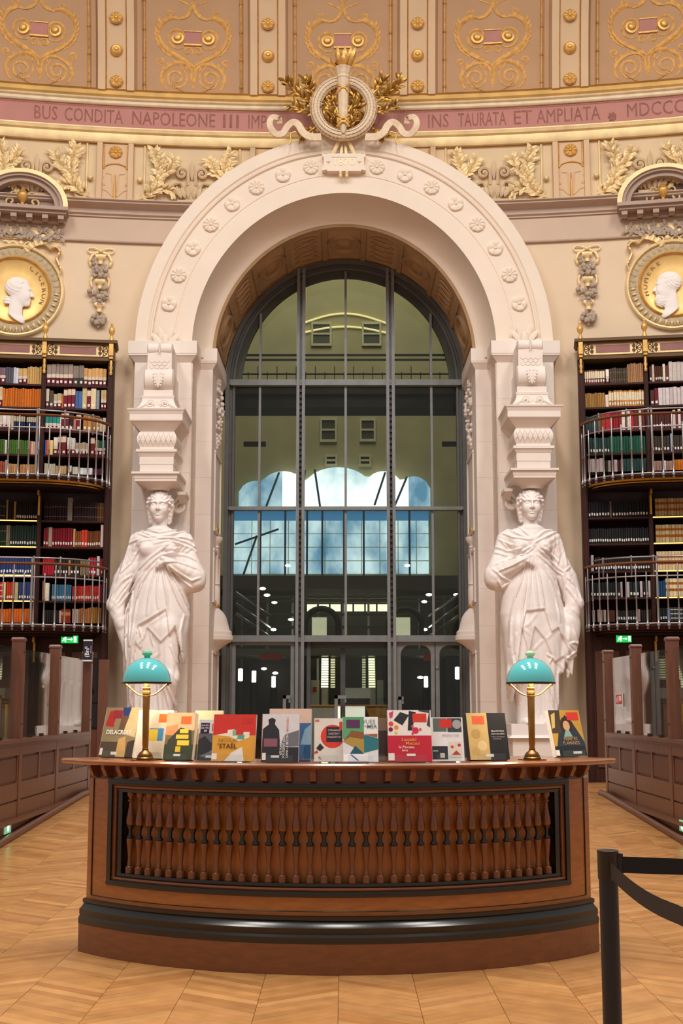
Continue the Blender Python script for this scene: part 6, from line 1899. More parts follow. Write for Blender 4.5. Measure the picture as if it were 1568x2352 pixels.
def drape_map(xs, zs, kind):
    X, Z = np.meshgrid(xs, zs, indexing='ij')
    H = np.zeros_like(X)
    for st in DRAPE[kind]:
        pts = []
        for a, b in zip(st[0::2], st[1::2]):
            if kind == 0: pts.append((220 + a / 3.675 - 352, 1668 - (1080 + b / 3.675)))
            else: pts.append((-(1090 + a / 3.675 - 1233), 1664 - (1080 + b / 3.675)))
        best = np.full(X.shape, 1e3)
        tot = sum(math.hypot(q[0] - p[0], q[1] - p[1]) for p, q in zip(pts[:-1], pts[1:]))
        acc = 0.0; fade = np.ones_like(X)
        for p, q in zip(pts[:-1], pts[1:]):
            dx, dz_ = q[0] - p[0], q[1] - p[1]; L2 = dx * dx + dz_ * dz_ + 1e-6
            t = np.clip(((X - p[0]) * dx + (Z - p[1]) * dz_) / L2, 0, 1)
            d = np.hypot(X - p[0] - t * dx, Z - p[1] - t * dz_)
            s_ = (acc + t * math.sqrt(L2)) / tot
            upd = d < best
            best = np.where(upd, d, best); fade = np.where(upd, np.minimum(1, 6 * np.minimum(s_ + 0.06, 1.06 - s_)), fade)
            acc += math.sqrt(L2)
        ex, ez = abs(pts[-1][0] - pts[0][0]), abs(pts[-1][1] - pts[0][1])
        mz = sum(p[1] for p in pts) / len(pts)
        if mz < 262 and ez < 2.2 * ex:             # hem edges: softer, the cloth layers carry them
            H += fade * (2.2 * np.exp(-(best / 3.6) ** 2) - 1.0 * np.exp(-(best / 8.0) ** 2))
        else:
            H += fade * (5.2 * np.exp(-(best / 2.6) ** 2) - 2.6 * np.exp(-(best / 6.5) ** 2))
    return np.clip(H, -5, 6.5)

TORSO = [(-6, -2, 52, 40), (0, -2, 51, 40), (70, 3, 57, 43), (120, -1, 61, 45), (190, 0, 65, 47), (250, 5, 66, 48), (310, 8, 57, 44), (350, 6, 49, 38), (390, 5, 51, 39), (420, 5, 56, 38), (438, 6, 56, 30), (450, 6, 38, 24), (458, 6, 20, 16), (464, 6, 6, 6)]
def statue_field(x, y, z, kind):
    tz = np.array([t[0] for t in TORSO], np.float32)
    cx_ = np.interp(z, tz, [t[1] for t in TORSO]).astype(np.float32)
    rx = np.interp(z, tz, [t[2] for t in TORSO]).astype(np.float32)
    ry = np.interp(z, tz, [t[3] for t in TORSO]).astype(np.float32)
    q = np.sqrt(((x - cx_) / rx) ** 2 + (y / ry) ** 2)
    d = (q - 1) * np.minimum(rx, ry)
    d = smax(d, -(z + 4), 3)
    d = smin(d, cone(x, y, z, (5, 4, 440), (5, 3, 496), 18, 15), 9)
    for c, r in (((-40, 2, 425), 25), ((56, 2, 425), 26)):
        d = smin(d, ell(x, y, z, c, (r, r * 0.95, r)), 12)
    for bx_ in (-22, 34):
        d = smin(d, ell(x, y, z, (bx_, -27, 402), (20, 18, 20)), 8)
    # hanging arm
    d = smin(d, cone(x, y, z, (-48, 2, 424), (-76, 8, 335), 21, 18), 4)
    d = smin(d, cone(x, y, z, (-76, 8, 335), (-92, 0, 275), 18, 15), 4)
    d = smin(d, cone(x, y, z, (-92, 0, 275), (-80, -8, 240), 14, 10), 6)
    for k in range(4):
        d = smin(d, cone(x, y, z, (-86 + 5 * k, -12 + 2 * k, 243), (-76 + 3 * k, -14 + 3 * k, 228), 4.2, 3.4), 2.5)
    d = smin(d, cone(x, y, z, (-80, -4, 236), (-62, -6, 175), 9, 5), 6)
    # bent arm with the hand gathering the mantle
    d = smin(d, cone(x, y, z, (66, 2, 422), (88, -6, 345), 23, 21), 4)
    d = smin(d, cone(x, y, z, (88, -8, 342), (40, -44, 366), 21, 13), 4)
    d = smin(d, cone(x, y, z, (40, -45, 367), (20, -50, 378), 11.5, 9), 5)
    for k in range(4):
        d = smin(d, cone(x, y, z, (22 - 1 * k, -53, 384 - 5.5 * k), (8, -52 + k, 378 - 6 * k), 4.2, 3.6), 1.8)
    d = smin(d, ell(x, y, z, (82, -2, 326), (24, 24, 18)), 8)
    d = smin(d, ell(x, y, z, (58, 4, 386), (22, 22, 34)), 6)
    d = smin(d, ell(x, y, z, (-50, 6, 380), (16, 20, 34)), 6)
    # leg pushing through the cloth
    d = smin(d, cone(x, y, z, (30, -22, 215), (38, -34, 105), 30, 24), 14)
    d = smin(d, cone(x, y, z, (38, -34, 105), (30, -20, 15), 24, 18), 14)
    d = smin(d, cone(x, y, z, (-28, -18, 200), (-26, -20, 20), 26, 20), 14)
    if kind == 1:
        d = smin(d, cone(x, y, z, (-84, -2, 228), (-70, -8, 108), 15, 9), 8)
        d = smin(d, cone(x, y, z, (-70, -10, 200), (-52, -24, 120), 14, 12), 8)
    # folds
    warp = 0.9 * np.sin(z * 0.021 + x * 0.03) + 0.5 * np.sin(z * 0.05 - x * 0.04)
    Hx, Hz = 14, 378
    phi = np.arctan2(x - Hx, Hz - z)
    dist = np.sqrt((x - Hx) ** 2 + (Hz - z) ** 2)
    fan = ridge(phi * 27 + warp * 1.6 + dist * 0.012 + 1.5 * np.sin(phi * 7)) * (1.0 + 3.6 * smooth01(dist, 15, 130)) * (0.75 + 0.35 * np.sin(phi * 9 + 1))
    mid = smooth01(z, 150, 200) * (1 - smooth01(z, 372, 400))
    lower = 1 - smooth01(z, 120, 235 if kind == 0 else 215)
    vert = ridge(x * 0.50 + warp * 1.3 + (0.4 if kind else 0)) * 4.6
    up = smooth01(z, 375, 405) * (1 - smooth01(z, 448, 456))
    if kind == 0:
        rr_ = np.sqrt(((x - 2) * 0.62) ** 2 + (z - 512) ** 2) + 0.10 * x
        cowl = ridge(rr_ * 0.50 + 1.4 * np.sin(x * 0.045 + 0.6) + 0.5 * np.sin(x * 0.11)) * 3.0 * (0.7 + 0.4 * np.sin(x * 0.05 + z * 0.06))
    else:
        cowl = ridge((np.abs(x - 2) * 0.62 - (z - 400)) * 0.42 + 0.3 * np.sin(x * 0.1)) * 3.2
    arms = smooth01(np.abs(x - 4), 50, 70) * smooth01(z, 245, 275)
    wv = 9 * np.sin(x * 0.07 + z * 0.013) + 7 * np.sin(z * 0.031 + y * 0.06) + 5 * np.sin(z * 0.083 + x * 0.11)
    armf = ridge((x * 0.95 * np.where(x > 0, -1.0, 1.0) + z * 0.52 + wv) * 0.33) * 2.2 * (0.55 + 0.45 * np.sin(z * 0.045 + x * 0.05 + 1.0))
    f = (fan * mid * (1 - lower) + vert * lower + cowl * up) * (1 - arms) + armf * arms
    f = f * 0.42 + drape_map(x.ravel(), z.ravel(), kind).astype(np.float32)[:, None, :] * (1 - smooth01(y, 6, 26))
    # mantle layers: hem lines as height over x
    if kind == 0:
        h1 = np.interp(x, [-80, -60, -48, -34, 0, 30, 40, 52, 62, 72, 90], [20, 24, 60, 224, 242, 262, 200, 226, 176, 104, 96])
        h2 = np.interp(x, [-80, -52, -40, -25, -12, 20, 50, 62, 75, 90], [0, 0, 186, 172, 221, 187, 219, 170, 110, 100])
    else:
        h1 = np.interp(x, [-100, -80, -60, -47, -30, -15, 26, 36, 48, 58, 90], [150, 150, 190, 217, 206, 258, 253, 214, 140, 50, 20])
        h2 = np.interp(x, [-100, -80, -60, -36, -15, 7, 22, 37, 48, 60, 90], [90, 108, 152, 138, 192, 219, 156, 214, 130, 30, 0])
    lay = 5.5 * smooth01(z - h1, -3.5, 3.5) + 4.5 * smooth01(z - h2, -3.5, 3.5)
    lay = lay * (1 - smooth01(z, 330, 400))
    d = d - f - lay + 4.0
    # bare neckline and skin
    skin = cone(x, y, z, (5, 3, 446), (5, 3, 496), 18, 15.5)
    skin = smin(skin, ell(x, y, z, (4, -10, 446), (26, 14, 12)), 6)
    d = smin(d, skin, 1.5)
    for s in (-24, 28):
        d = smin(d, ell(x, y, z, (s, -44, 5), (11, 20, 8)), 3)
    return d

def relax(v, f, n=2, lam=0.5):
    """a few passes of Laplacian smoothing to take the grid steps out"""
    a = np.concatenate([f[:, [0, 1]], f[:, [1, 2]], f[:, [2, 3]], f[:, [3, 0]]])
    for _ in range(n):
        acc = np.zeros_like(v); cnt = np.zeros(len(v))
        for i, j in ((0, 1), (1, 0)):
            for k in range(3): acc[:, k] += np.bincount(a[:, i], weights=v[a[:, j], k], minlength=len(v))
            cnt += np.bincount(a[:, i], minlength=len(v))
        v = v + lam * (acc / np.maximum(cnt, 1)[:, None] - v)
    return v

def nets_to_mesh(name, parts, M):
    vs_, fs, n = [], [], 0
    for v, f in parts:
        vs_.append(v); fs.append(f + n); n += len(v)
    v = np.concatenate(vs_); f = np.concatenate(fs)
    Mn = np.array(M)
    v = v @ Mn[:3, :3].T + Mn[:3, 3]
    me = bpy.data.meshes.new(name)
    me.vertices.add(len(v)); me.vertices.foreach_set('co', v.astype(np.float32).ravel())
    me.loops.add(f.size); me.loops.foreach_set('vertex_index', f.astype(np.int32).ravel())
    me.polygons.add(len(f))
    me.polygons.foreach_set('loop_start', np.arange(0, f.size, 4, dtype=np.int32))
    me.polygons.foreach_set('use_smooth', np.ones(len(f), bool))
    me.update(calc_edges=True)
    me.validate()
    return me

YST = 20.95
SX = YST / FPX * 1.0
head_x, head_y, head_z = grid(-36, 36, -40, 42, -44, 42, 0.9)
HF = head_field(head_x, head_y, head_z)
hv, hf = surface_nets(HF, (-36, -40, -44), 0.9)
hv = relax(hv, hf, 1, 0.4)
for s, u0, kind, lab in ((-1, 352, 0, 'white marble caryatid with a rounded cowl neckline carrying the pillar on her head'),
                         (1, 1233, 1, 'white marble caryatid with a V-shaped neckline carrying the pillar on her head')):
    vf = 1668 if s < 0 else 1664
    base = at(u0, vf, YST)
    k = (az(u0, vf - 535, YST) - base.z) / 535.0
    x, y, z = grid(-122, 122, -78, 58, -8, 505, 1.7)
    F = statue_field(x, y, z, kind)
    bv, bf = surface_nets(F, (-122, -78, -8), 1.7)
    bv = relax(bv, bf, 2, 0.5)
    hv2 = hv + np.array([5, -5, 502])
    sc = np.array([k * (1.0 if s < 0 else -1.0), k, k])
    fl = (lambda f: f) if s < 0 else (lambda f: f[:, ::-1])
    me = nets_to_mesh('caryatid_body', [(bv * sc, fl(bf)), (hv2 * sc, fl(hf))], Matrix.Identity(4))
    t = thing('caryatid_statue', lab, 'statue', base)
    link('figure', me, M_MARBLE, t)
    # plinth slab under the feet and the pedestal below
    zb = -(base.z - FZ)
    m = MB(); m.box(-0.46, 0.46, -0.42, 0.38, -0.16, 0.012); m.frustum(-0.50, 0.50, -0.46, 0.4, -0.2, -0.46, 0.46, -0.42, 0.38, -0.16); m.build('plinth', M_MARBLE, t)
    m = MB(); m.box(-0.44, 0.44, -0.40, 0.4, zb + 0.18, -0.2); m.box(-0.5, 0.5, -0.46, 0.4, zb, zb + 0.18); m.build('pedestal', M_STONE, t)
    # ------- pillar above the head
    pil = thing('caryatid_pillar', 'carved stone pillar of stacked mouldings on the head of the %s caryatid' % ('cowl-necked' if s < 0 else 'V-necked'), 'pillar', (base.x, YST, 0))
    um = u0 + (13 if s < 0 else -6)
    cxm = ax(um, 1000, YST - 0.3) - base.x if False else 0.0
    def zz(v): return az(u0, v, YST - 0.35)
    W = lambda px_: px_ * (YST - 0.35) / FPX
    dvv = 0 if s < 0 else -8
    yb = YA - YST + 0.02
    def slab(m, v0, v1, wa, wb, extra=0.0):
        """block between rows v0 (top) and v1 (bottom): half widths wa at top and wb at bottom"""
        z1, z0 = zz(v0 + dvv), zz(v1 + dvv)
        a, b = W(wa), W(wb)
        m.frustum(-b, b, -b + 0.02, yb, z0, -a, a, -a + 0.02, yb, z1)
    m = MB()
    slab(m, 1083, 1088, 56, 56); slab(m, 1088, 1098, 52, 50); slab(m, 1098, 1104, 49, 49)
    zt1, zt0 = zz(1104 + dvv), base.z + 540.5 * k
    rows = []
    for q in range(7):
        f = q / 6
        r_ = W(46 - 20 * math.sin(f * math.pi / 2) )
        sq = 1 - f
        row = []
        for i in range(24):
            a = 2 * math.pi * i / 24
            cs, sn = math.cos(a), math.sin(a)
            mx_ = max(abs(cs), abs(sn))
            rr_ = r_ / (mx_ * sq + (1 - sq))
            row.append((rr_ * cs, min(rr_ * sn, 0.42), zt1 + (zt0 - zt1) * f))
        rows.append(row)
    m.loft(rows); m.build('capital', M_STONE, pil, smooth=30)
    m = MB(); slab(m, 1064, 1083, 39, 39); slab(m, 1060, 1064, 40, 40); slab(m, 1045, 1060, 40, 40); slab(m, 1036, 1045, 46, 41); slab(m, 1030, 1036, 48, 48)
    m.build('fascia_block', M_STONE, pil)
    m = MB(); slab(m, 1024, 1030, 40, 40)
    rows = []
    for q in range(9):                        # bulging carved cushion
        f = q / 8
        b = W(40 + 6.5 * math.sin(math.pi * f)); zz_ = zz(1024 + dvv) + (zz(988 + dvv) - zz(1024 + dvv)) * f
        rows.append([(-b, -b + 0.02, zz_), (b, -b + 0.02, zz_), (b, yb, zz_), (-b, yb, zz_)])
    m.loft(rows); cu_ = m.build('cushion', M_STONE, pil, smooth=40)
    m = MB()
    for i in range(7):
        for d_ in (-1, 1):
            xa = W(-38 + 12 * i)
            pts = []
            for q in range(9):
                f = q / 8
                b = W(40 + 6.5 * math.sin(math.pi * f))
                xx = xa + d_ * W(14) * (f - 0.5)
                if abs(xx) < b: pts.append((xx, -b + 0.016, zz(1022 + dvv) + (zz(990 + dvv) - zz(1022 + dvv)) * f))
            if len(pts) > 2: m.tube(pts, 0.009, 4)
    m.build('leaf_lattice', M_STONE, cu_, smooth=60)
    m = MB(); slab(m, 968, 988, 60, 40); slab(m, 953, 966, 62, 62); slab(m, 966, 968, 62, 61); slab(m, 944, 953, 66, 62); slab(m, 940, 944, 68, 67)
    m.build('abacus', M_STONE, pil)
    # frieze block, concave with scrolls
    m = MB(); rows = []
    for q in range(9):
        f = q / 8
        b = W(37 + 16 * (1 - f) ** 2.2); zz_ = zz(940 + dvv) + (zz(910 + dvv) - zz(940 + dvv)) * f
        rows.append([(-b, -b + 0.02, zz_), (b, -b + 0.02, zz_), (b, yb, zz_), (-b, yb, zz_)])
    m.loft(rows); slab(m, 905, 910, 39, 38); slab(m, 891, 905, 35, 35); fb_ = m.build('scroll_block', M_STONE, pil, smooth=40)
    m = MB()
    zc_ = zz(925 + dvv)
    for d_ in (-1, 1):
        m.tube([(d_ * px_, -W(40) - 0.02, pz_) for px_, _, pz_ in spiral(W(17), zc_, 0.015, 0.075, 0, math.pi * 3.2, 22)], 0.011, 5)
        m.tube([(d_ * W(26), -W(40) - 0.02, zc_), (d_ * W(33), -W(42) - 0.03, zc_ - 0.03), (d_ * W(42), -W(46) - 0.03, zc_ - 0.07)], 0.011, 5)
    for q in range(5): m.leaf((0, -W(39) - 0.01, zc_ - 0.06), (0.5 * (q - 2), -0.1, 1), 0.13, 0.04, (0, -1, 0), 0.15)
    m.build('scroll_relief', M_STONE, fb_, smooth=60)
    # console: lower roll with acanthus, neck, upper roll with palmette
    def roll(v_c, half, r_px, v_bot, nm):
        m = MB()
        zc2 = zz(v_c + dvv); r_ = W(r_px); yc = -W(half) * 0.35
        M = Matrix.Translation((0, yc, zc2)) @ Matrix.Rotation(math.pi / 2, 4, 'Y')
        m.lathe([(0.001, -W(half)), (r_ * 0.8, -W(half)), (r_, -W(half) * 0.92), (r_ * 0.94, -W(half) * 0.4), (r_ * 0.9, 0), (r_ * 0.94, W(half) * 0.4), (r_, W(half) * 0.92), (r_ * 0.8, W(half)), (0.001, W(half))], 20, M=M)
        m.box(-W(half) * 0.95, W(half) * 0.95, yc, yb, zz(v_bot + dvv), zc2 + r_ * 0.6)
        return m.build(nm, M_STONE, pil, smooth=40), yc - r_, zc2, r_
    lo_r, yf, zcc, rr_ = roll(865, 35, 27, 891, 'console_roll')
    m = MB()
    for d_ in (-1, 1):
        for j in range(5):
            zz_ = zcc + 0.10 - 0.045 * j
            dy_ = rr_ - math.sqrt(max(0.0001, rr_ ** 2 - (zz_ - zcc) ** 2))
            m.leaf((d_ * 0.015, yf + dy_ - 0.004, zz_), (d_ * (0.9 - 0.1 * j), -0.05, -0.35 - 0.1 * j), 0.10 - 0.01 * j, 0.05, (0, -1, 0.15), 0.16)
    m.leaf((0, yf - 0.004, zcc + 0.08), (0, 0.0, -1), 0.24, 0.085, (0, -1, 0), 0.1)
    m.build('acanthus_leaf', M_STONE, lo_r, smooth=60)
    m = MB(); m.box(-W(29), W(29), -W(20), yb, zz(858 + dvv), zz(796 + dvv))
    nk = m.build('console_neck', M_STONE, pil)
    m = MB()
    for q in range(3):
        for j in range(4 - (q % 2)):
            xx = W(-18 + 12 * j + (6 if q % 2 else 0))
            m.tube([(xx + 0.04 * math.cos(a), -W(20) - 0.003, zz(834 - 7 * q + dvv) + 0.035 * math.sin(a)) for a in [math.pi + math.pi * i / 6 for i in range(7)]], 0.006, 4)
    m.build('scale_relief', M_STONE, nk)
    up_r, yf, zcc, rr_ = roll(792, 30, 15, 800, 'upper_roll')
    m = MB()
    for i in range(9): m.sphere((0, yf - 0.004 - 0.0, zcc - rr_ * 0.7 + rr_ * 1.4 * i / 8), 0.014, 6, 4)
    m.build('bead_row', M_STONE, up_r, smooth=60)
    m = MB()
    ypal = YA - YST - 0.05
    for d_ in (-1, 1):
        for j, (aa, ln) in enumerate(((0.25, 0.36), (0.7, 0.34), (1.12, 0.29), (1.45, 0.27))):
            m.leaf((d_ * 0.02, ypal, zz(778 + dvv) + 0.02 + 0.03 * (3 - j)), (d_ * math.sin(aa), -0.12, math.cos(aa)), ln, 0.11, (0, -1, 0.2), 0.16)
    m.leaf((0, ypal, zz(778 + dvv)), (0, -0.2, 1), 0.32, 0.12, (0, -1, 0), 0.2)
    m.sphere((0, ypal - 0.02, zz(742 + dvv)), 0.05, 8, 6, sx=1.2, sz=0.9)
    m.build('palmette', M_ARCH, pil, smooth=60)
    # carved volute on the pilaster beside the head
    q_ = -s
    m = MB()
    cz2 = az(u0, 1163 + dvv, YST + 0.3)
    m.tube([(q_ * (0.30 + x_), 0.34, z_ + cz2) for x_, _, z_ in spiral(0, 0, 0.03, 0.105, 0.4, 0.4 - math.pi * 3.2, 26)], [0.02 + 0.022 * i / 26 for i in range(27)], 8)
    m.build('side_volute', M_STONE, pil, smooth=50)
    m = MB(); zb3 = zz(1126 + dvv); m.box(min(q_ * 0.30, q_ * 0.44), max(q_ * 0.30, q_ * 0.44), 0.1, yb, zb3, zb3 + 0.05); m.frustum(min(q_ * 0.32, q_ * 0.40), max(q_ * 0.32, q_ * 0.40), 0.25, yb, zb3 - 0.12, min(q_ * 0.31, q_ * 0.43), max(q_ * 0.31, q_ * 0.43), 0.12, yb, zb3)
    m.build('side_bracket', M_STONE, pil)
# ================================================================== GLAZED READING ROOM PARTITIONS
M_PART = mat('partition_oak', (102, 60, 42), 0.42, nscale=4, namt=0.18, stretch=(5, 5, 1), coat=0.1)
M_PARTD = mat('partition_panel', (88, 48, 31), 0.45, nscale=4, namt=0.2, stretch=(5, 5, 1))
M_PGLASS = glass('partition_glass', (0.88, 0.9, 0.88), 1.0)
for s, posts in ((-1, (18.8, 16.7, 14.8, 12.8, 10.8)), (1, (18.3, 16.55, 14.7, 12.8, 10.8))):
    X = s * 3.67
    side = 'exit sign and plaque' if s < 0 else 'red fire notice'
    t = thing('glazed_partition', 'low oak partition with tall posts and glass panes, nearer the %s' % side, 'partition', (X, 0, 0))
    for y in posts:
        m = MB()
        m.box(-0.065, 0.065, y - 0.06, y + 0.06, 0.2, 2.20)
        m.loft([[(a * q, y + b * q, z) for a, b in ((-0.065, -0.06), (0.065, -0.06), (0.065, 0.06), (-0.065, 0.06))] for q, z in ((1, 2.2), (1.12, 2.205), (1.12, 2.225), (0.95, 2.245))])
        po = m.build('post', M_PART, t)
        m = MB()
        for z in (1.28, 2.08):
            m.lathe([(0.001, 0.006), (0.012, 0.006), (0.014, 0)], 8, M=Matrix.Translation((-s * 0.066, y, z)) @ Matrix.Rotation(-s * math.pi / 2, 4, 'Y'))
        m.build('screw_cap', mat('cap_dark', (40, 22, 16), 0.5), po)
    m = MB()
    m.box(-0.09, 0.09, posts[-1], posts[0] - 0.06, 1.075, 1.115); m.box(-0.075, 0.075, posts[-1], posts[0] - 0.06, 1.045, 1.075)
    m.build('ledge', M_PART, t)
    m = MB(); m.box(-0.04, 0.04, posts[-1], posts[0], 0.22, 1.05); m.build('panel_core', M_PARTD, t)
    for a, b in zip(posts[:-1], posts[1:]):
        y1, y0 = a - 0.065, b + 0.065
        m = MB(); m.box(-0.006, 0.006, y0 + 0.01, y1 - 0.01, 1.117, 2.12); m.build('pane', M_PGLASS, t)
        m = MB()
        xin = -s * 0.04
        def strip(z0, z1, ya, yb, d=0.018):
            xa, xb = sorted((xin, xin - s * d)); m.box(xa, xb, ya, yb, z0, z1)
        strip(0.94, 1.05, y0, y1, 0.024); strip(0.46, 0.64, y0, y1); strip(0.26, 0.44, y0, y1)
        mid = (y0 + y1) / 2
        for ya, yb in ((y0, y0 + 0.05), (mid - 0.04, mid + 0.04), (y1 - 0.05, y1)): strip(0.64, 0.94, ya, yb)
        m.build('panel_frame', M_PART, t)
        for ya, yb in ((y0 + 0.05, mid - 0.04), (mid + 0.04, y1 - 0.05)):
            m = MB(); strip(0.67, 0.91, ya + 0.03, yb - 0.03, 0.012); m.build('raised_panel', M_PARTD, t)
        for q in range(2):
            yy = y0 + (y1 - y0) * (0.33 + 0.33 * q)
            m = MB(); m.box(-0.03, 0.03, yy - 0.02, yy + 0.02, 1.115, 1.15); m.build('glass_clamp', mat('cap_dark', (40, 22, 16), 0.5), t)
    # plinth with a lip, growing taller as the floor falls away
    m = MB()
    rows = []
    for y in (posts[-1], 12.8, 15.0, posts[0] + 0.1):
        zf = floor_z(y)
        rows.append([(-s * 0.09, y, zf - 0.02), (-s * 0.09, y, 0.235), (s * 0.05, y, 0.235), (s * 0.05, y, zf - 0.02)])
    m.loft(rows); m.build('plinth', M_PARTD, t)
    m = MB(); m.box(min(0, -s * 0.14), max(0, -s * 0.14), posts[-1], posts[0] + 0.08, 0.232, 0.268); m.build('plinth_lip', M_PART, t)
    m = MB()
    m.tube([(-s * 0.135, y, floor_z(y) + 0.03) for y in (posts[-1], 12.8, 13.5, 15, 16.5, 18.0, posts[0] + 0.1)], 0.042, 8)
    m.build('floor_moulding', M_PART, t, smooth=50)
    # step light
    u, v = (35, 1902) if s < 0 else (1549, 1898)
    y = 3.575 * FPX / abs(u - 790); z = az(u, v, y)
    l = thing('step_light', 'small green-lit step light set in the partition plinth %s' % ('on the plaque side' if s < 0 else 'on the fire notice side'), 'light', (s * 3.58, y, z))
    m = MB(); xa, xb = sorted((-s * 0.012, 0.0)); m.box(xa, xb, -0.13, 0.13, -0.055, 0.06); m.build('face_plate', emit('step_plate', (150, 214, 168), 0.45), l)
    m = MB(); m.lathe([(0.001, 0.008), (0.03, 0.008), (0.036, 0.0)], 16, M=Matrix.Translation((-s * 0.012, 0.0, 0.0)) @ Matrix.Rotation(-s * math.pi / 2, 4, 'Y') ); m.build('lens', emit('step_lens', (120, 255, 170), 5.0), l)
# far return post with a dark glass leaf
p = at(237, 1600, 20.3)
t = thing('gate_post', 'oak gate post with dark glass leaf beyond the partition end', 'gate', (p.x, p.y, FZ))
m = MB(); m.box(-0.07, 0.07, -0.06, 0.06, 0, az(237, 1515, 20.3) - FZ); m.build('post', M_PART, t)
x1 = ax(207, 1600, 20.2) - p.x
m = MB(); m.box(x1, -0.07, -0.01, 0.01, 0.85, 1.95); m.build('pane', glass('smoked_glass', (0.35, 0.34, 0.34), 0.8), t)
m = MB(); m.box(x1, -0.07, -0.03, 0.03, 0.0, 0.85); m.build('gate_panel', M_PARTD, t)
# plaque on the end post
p = at(201, 1494, 18.62)
t = thing('plaque_sign', 'narrow navy plaque lettered BnF on the partition end post', 'sign', p)
hw, hh = 10 * 18.6 / FPX, 21.5 * 18.6 / FPX
m = MB(); m.box(-hw, hw, 0, 0.03, -hh, hh); m.build('board', mat('navy_board', (30, 26, 44), 0.4), t)
m = MB(); m.box(-hw, hw, -0.003, 0.03, hh, hh + 0.02); m.build('top_edge', mat('white_edge', (226, 224, 230), 0.5), t)
m = MB(); m.box(-hw, hw, -0.003, 0.03, -hh - 0.02, -hh); m.build('bottom_edge', mat('white_edge', (226, 224, 230), 0.5), t)
vs_, fs = text_data('(BnF', 0.085, 0.001, 0.0008)
m = MB(); m.add([Matrix.Rotation(math.pi / 2, 4, 'Y') @ Matrix.Rotation(0, 4, 'X') @ Vector((0, 0, 0)) + Vector((-p_[1] - 0.005, -0.004 - p_[2], p_[0] - 0.02)) for p_ in vs_], fs)
m.build('lettering', mat('white_edge', (226, 224, 230), 0.5), t)
m = MB(); m.box(hw * 0.72, hw * 0.78, -0.002, 0, -hh * 0.3, hh * 0.5); m.build('rule', mat('white_edge', (226, 224, 230), 0.5), t)
# card on the glass imitating the reflection of a fire notice
yy = 17.55
zc_ = az(1434, 1608, yy)
t = thing('fire_notice', 'red and white card imitating a fire notice reflected in the partition glass', 'sign', (3.655, yy, zc_))
hy = 0.24; hh = 0.085
m = MB(); m.box(-0.004, 0.0, -hy, hy, -hh, hh); m.build('card', mat('white_edge', (226, 224, 230), 0.5), t)
m = MB(); m.box(-0.005, -0.004, -hy * 0.86, hy * 0.86, -hh * 0.62, hh * 0.86); m.build('red_field', mat('notice_red2', (206, 70, 62), 0.5), t)
m = MB()
for a, b, c, d in ((-0.16, 0.0, -0.01, 0.055), (0.05, 0.09, -0.04, 0.05), (0.12, 0.15, -0.03, 0.03)):
    m.box(-0.006, -0.005, a, b, c, d)
m.build('pictogram', mat('white_edge', (226, 224, 230), 0.5), t)
# emergency exit signs
for u0, u1, v0, v1, side in ((140, 178, 1460, 1477, 'plaque'), (1416, 1450, 1459, 1475, 'fire notice')):
    p = at((u0 + u1) / 2, (v0 + v1) / 2, 20.7)
    hw, hh = (u1 - u0) / 2 * 20.7 / FPX, (v1 - v0) / 2 * 20.7 / FPX
    t = thing('exit_sign', 'lit green exit sign with running figure on the %s side' % side, 'exit sign', p)
    m = MB(); m.box(-hw, hw, 0.0, 0.05, -hh, hh); m.build('light_box', emit('exit_green', (20, 176, 74), 1.1), t)
    m = MB()
    w = emit('exit_white', (214, 255, 226), 1.6)
    m.box(hw * 0.55, hw * 0.85, -0.003, 0.0, -hh * 0.75, hh * 0.75)
    m.build('door_symbol', w, t)
    m = MB()
    m.sphere((-hw * 0.45, -0.004, hh * 0.55), 0.014, 8, 5)
    for a, b in (((-0.5, 0.4), (-0.6, -0.1)), ((-0.6, -0.1), (-0.85, -0.5)), ((-0.6, -0.1), (-0.4, -0.4)), ((-0.4, -0.4), (-0.5, -0.75)), ((-0.52, 0.3), (-0.3, 0.0)), ((-0.52, 0.3), (-0.78, 0.1))):
        m.tube([(a[0] * hw, -0.003, a[1] * hh), (b[0] * hw, -0.003, b[1] * hh)], 0.008, 5)
    m.build('running_figure', w, t)
    m = MB(); m.box(-hw * 0.2, hw * 0.25, -0.003, 0, -hh * 0.12, hh * 0.12); m.prism([(hw * 0.2, -hh * 0.4), (hw * 0.45, 0), (hw * 0.2, hh * 0.4)], -0.003, 0); m.build('arrow', w, t)
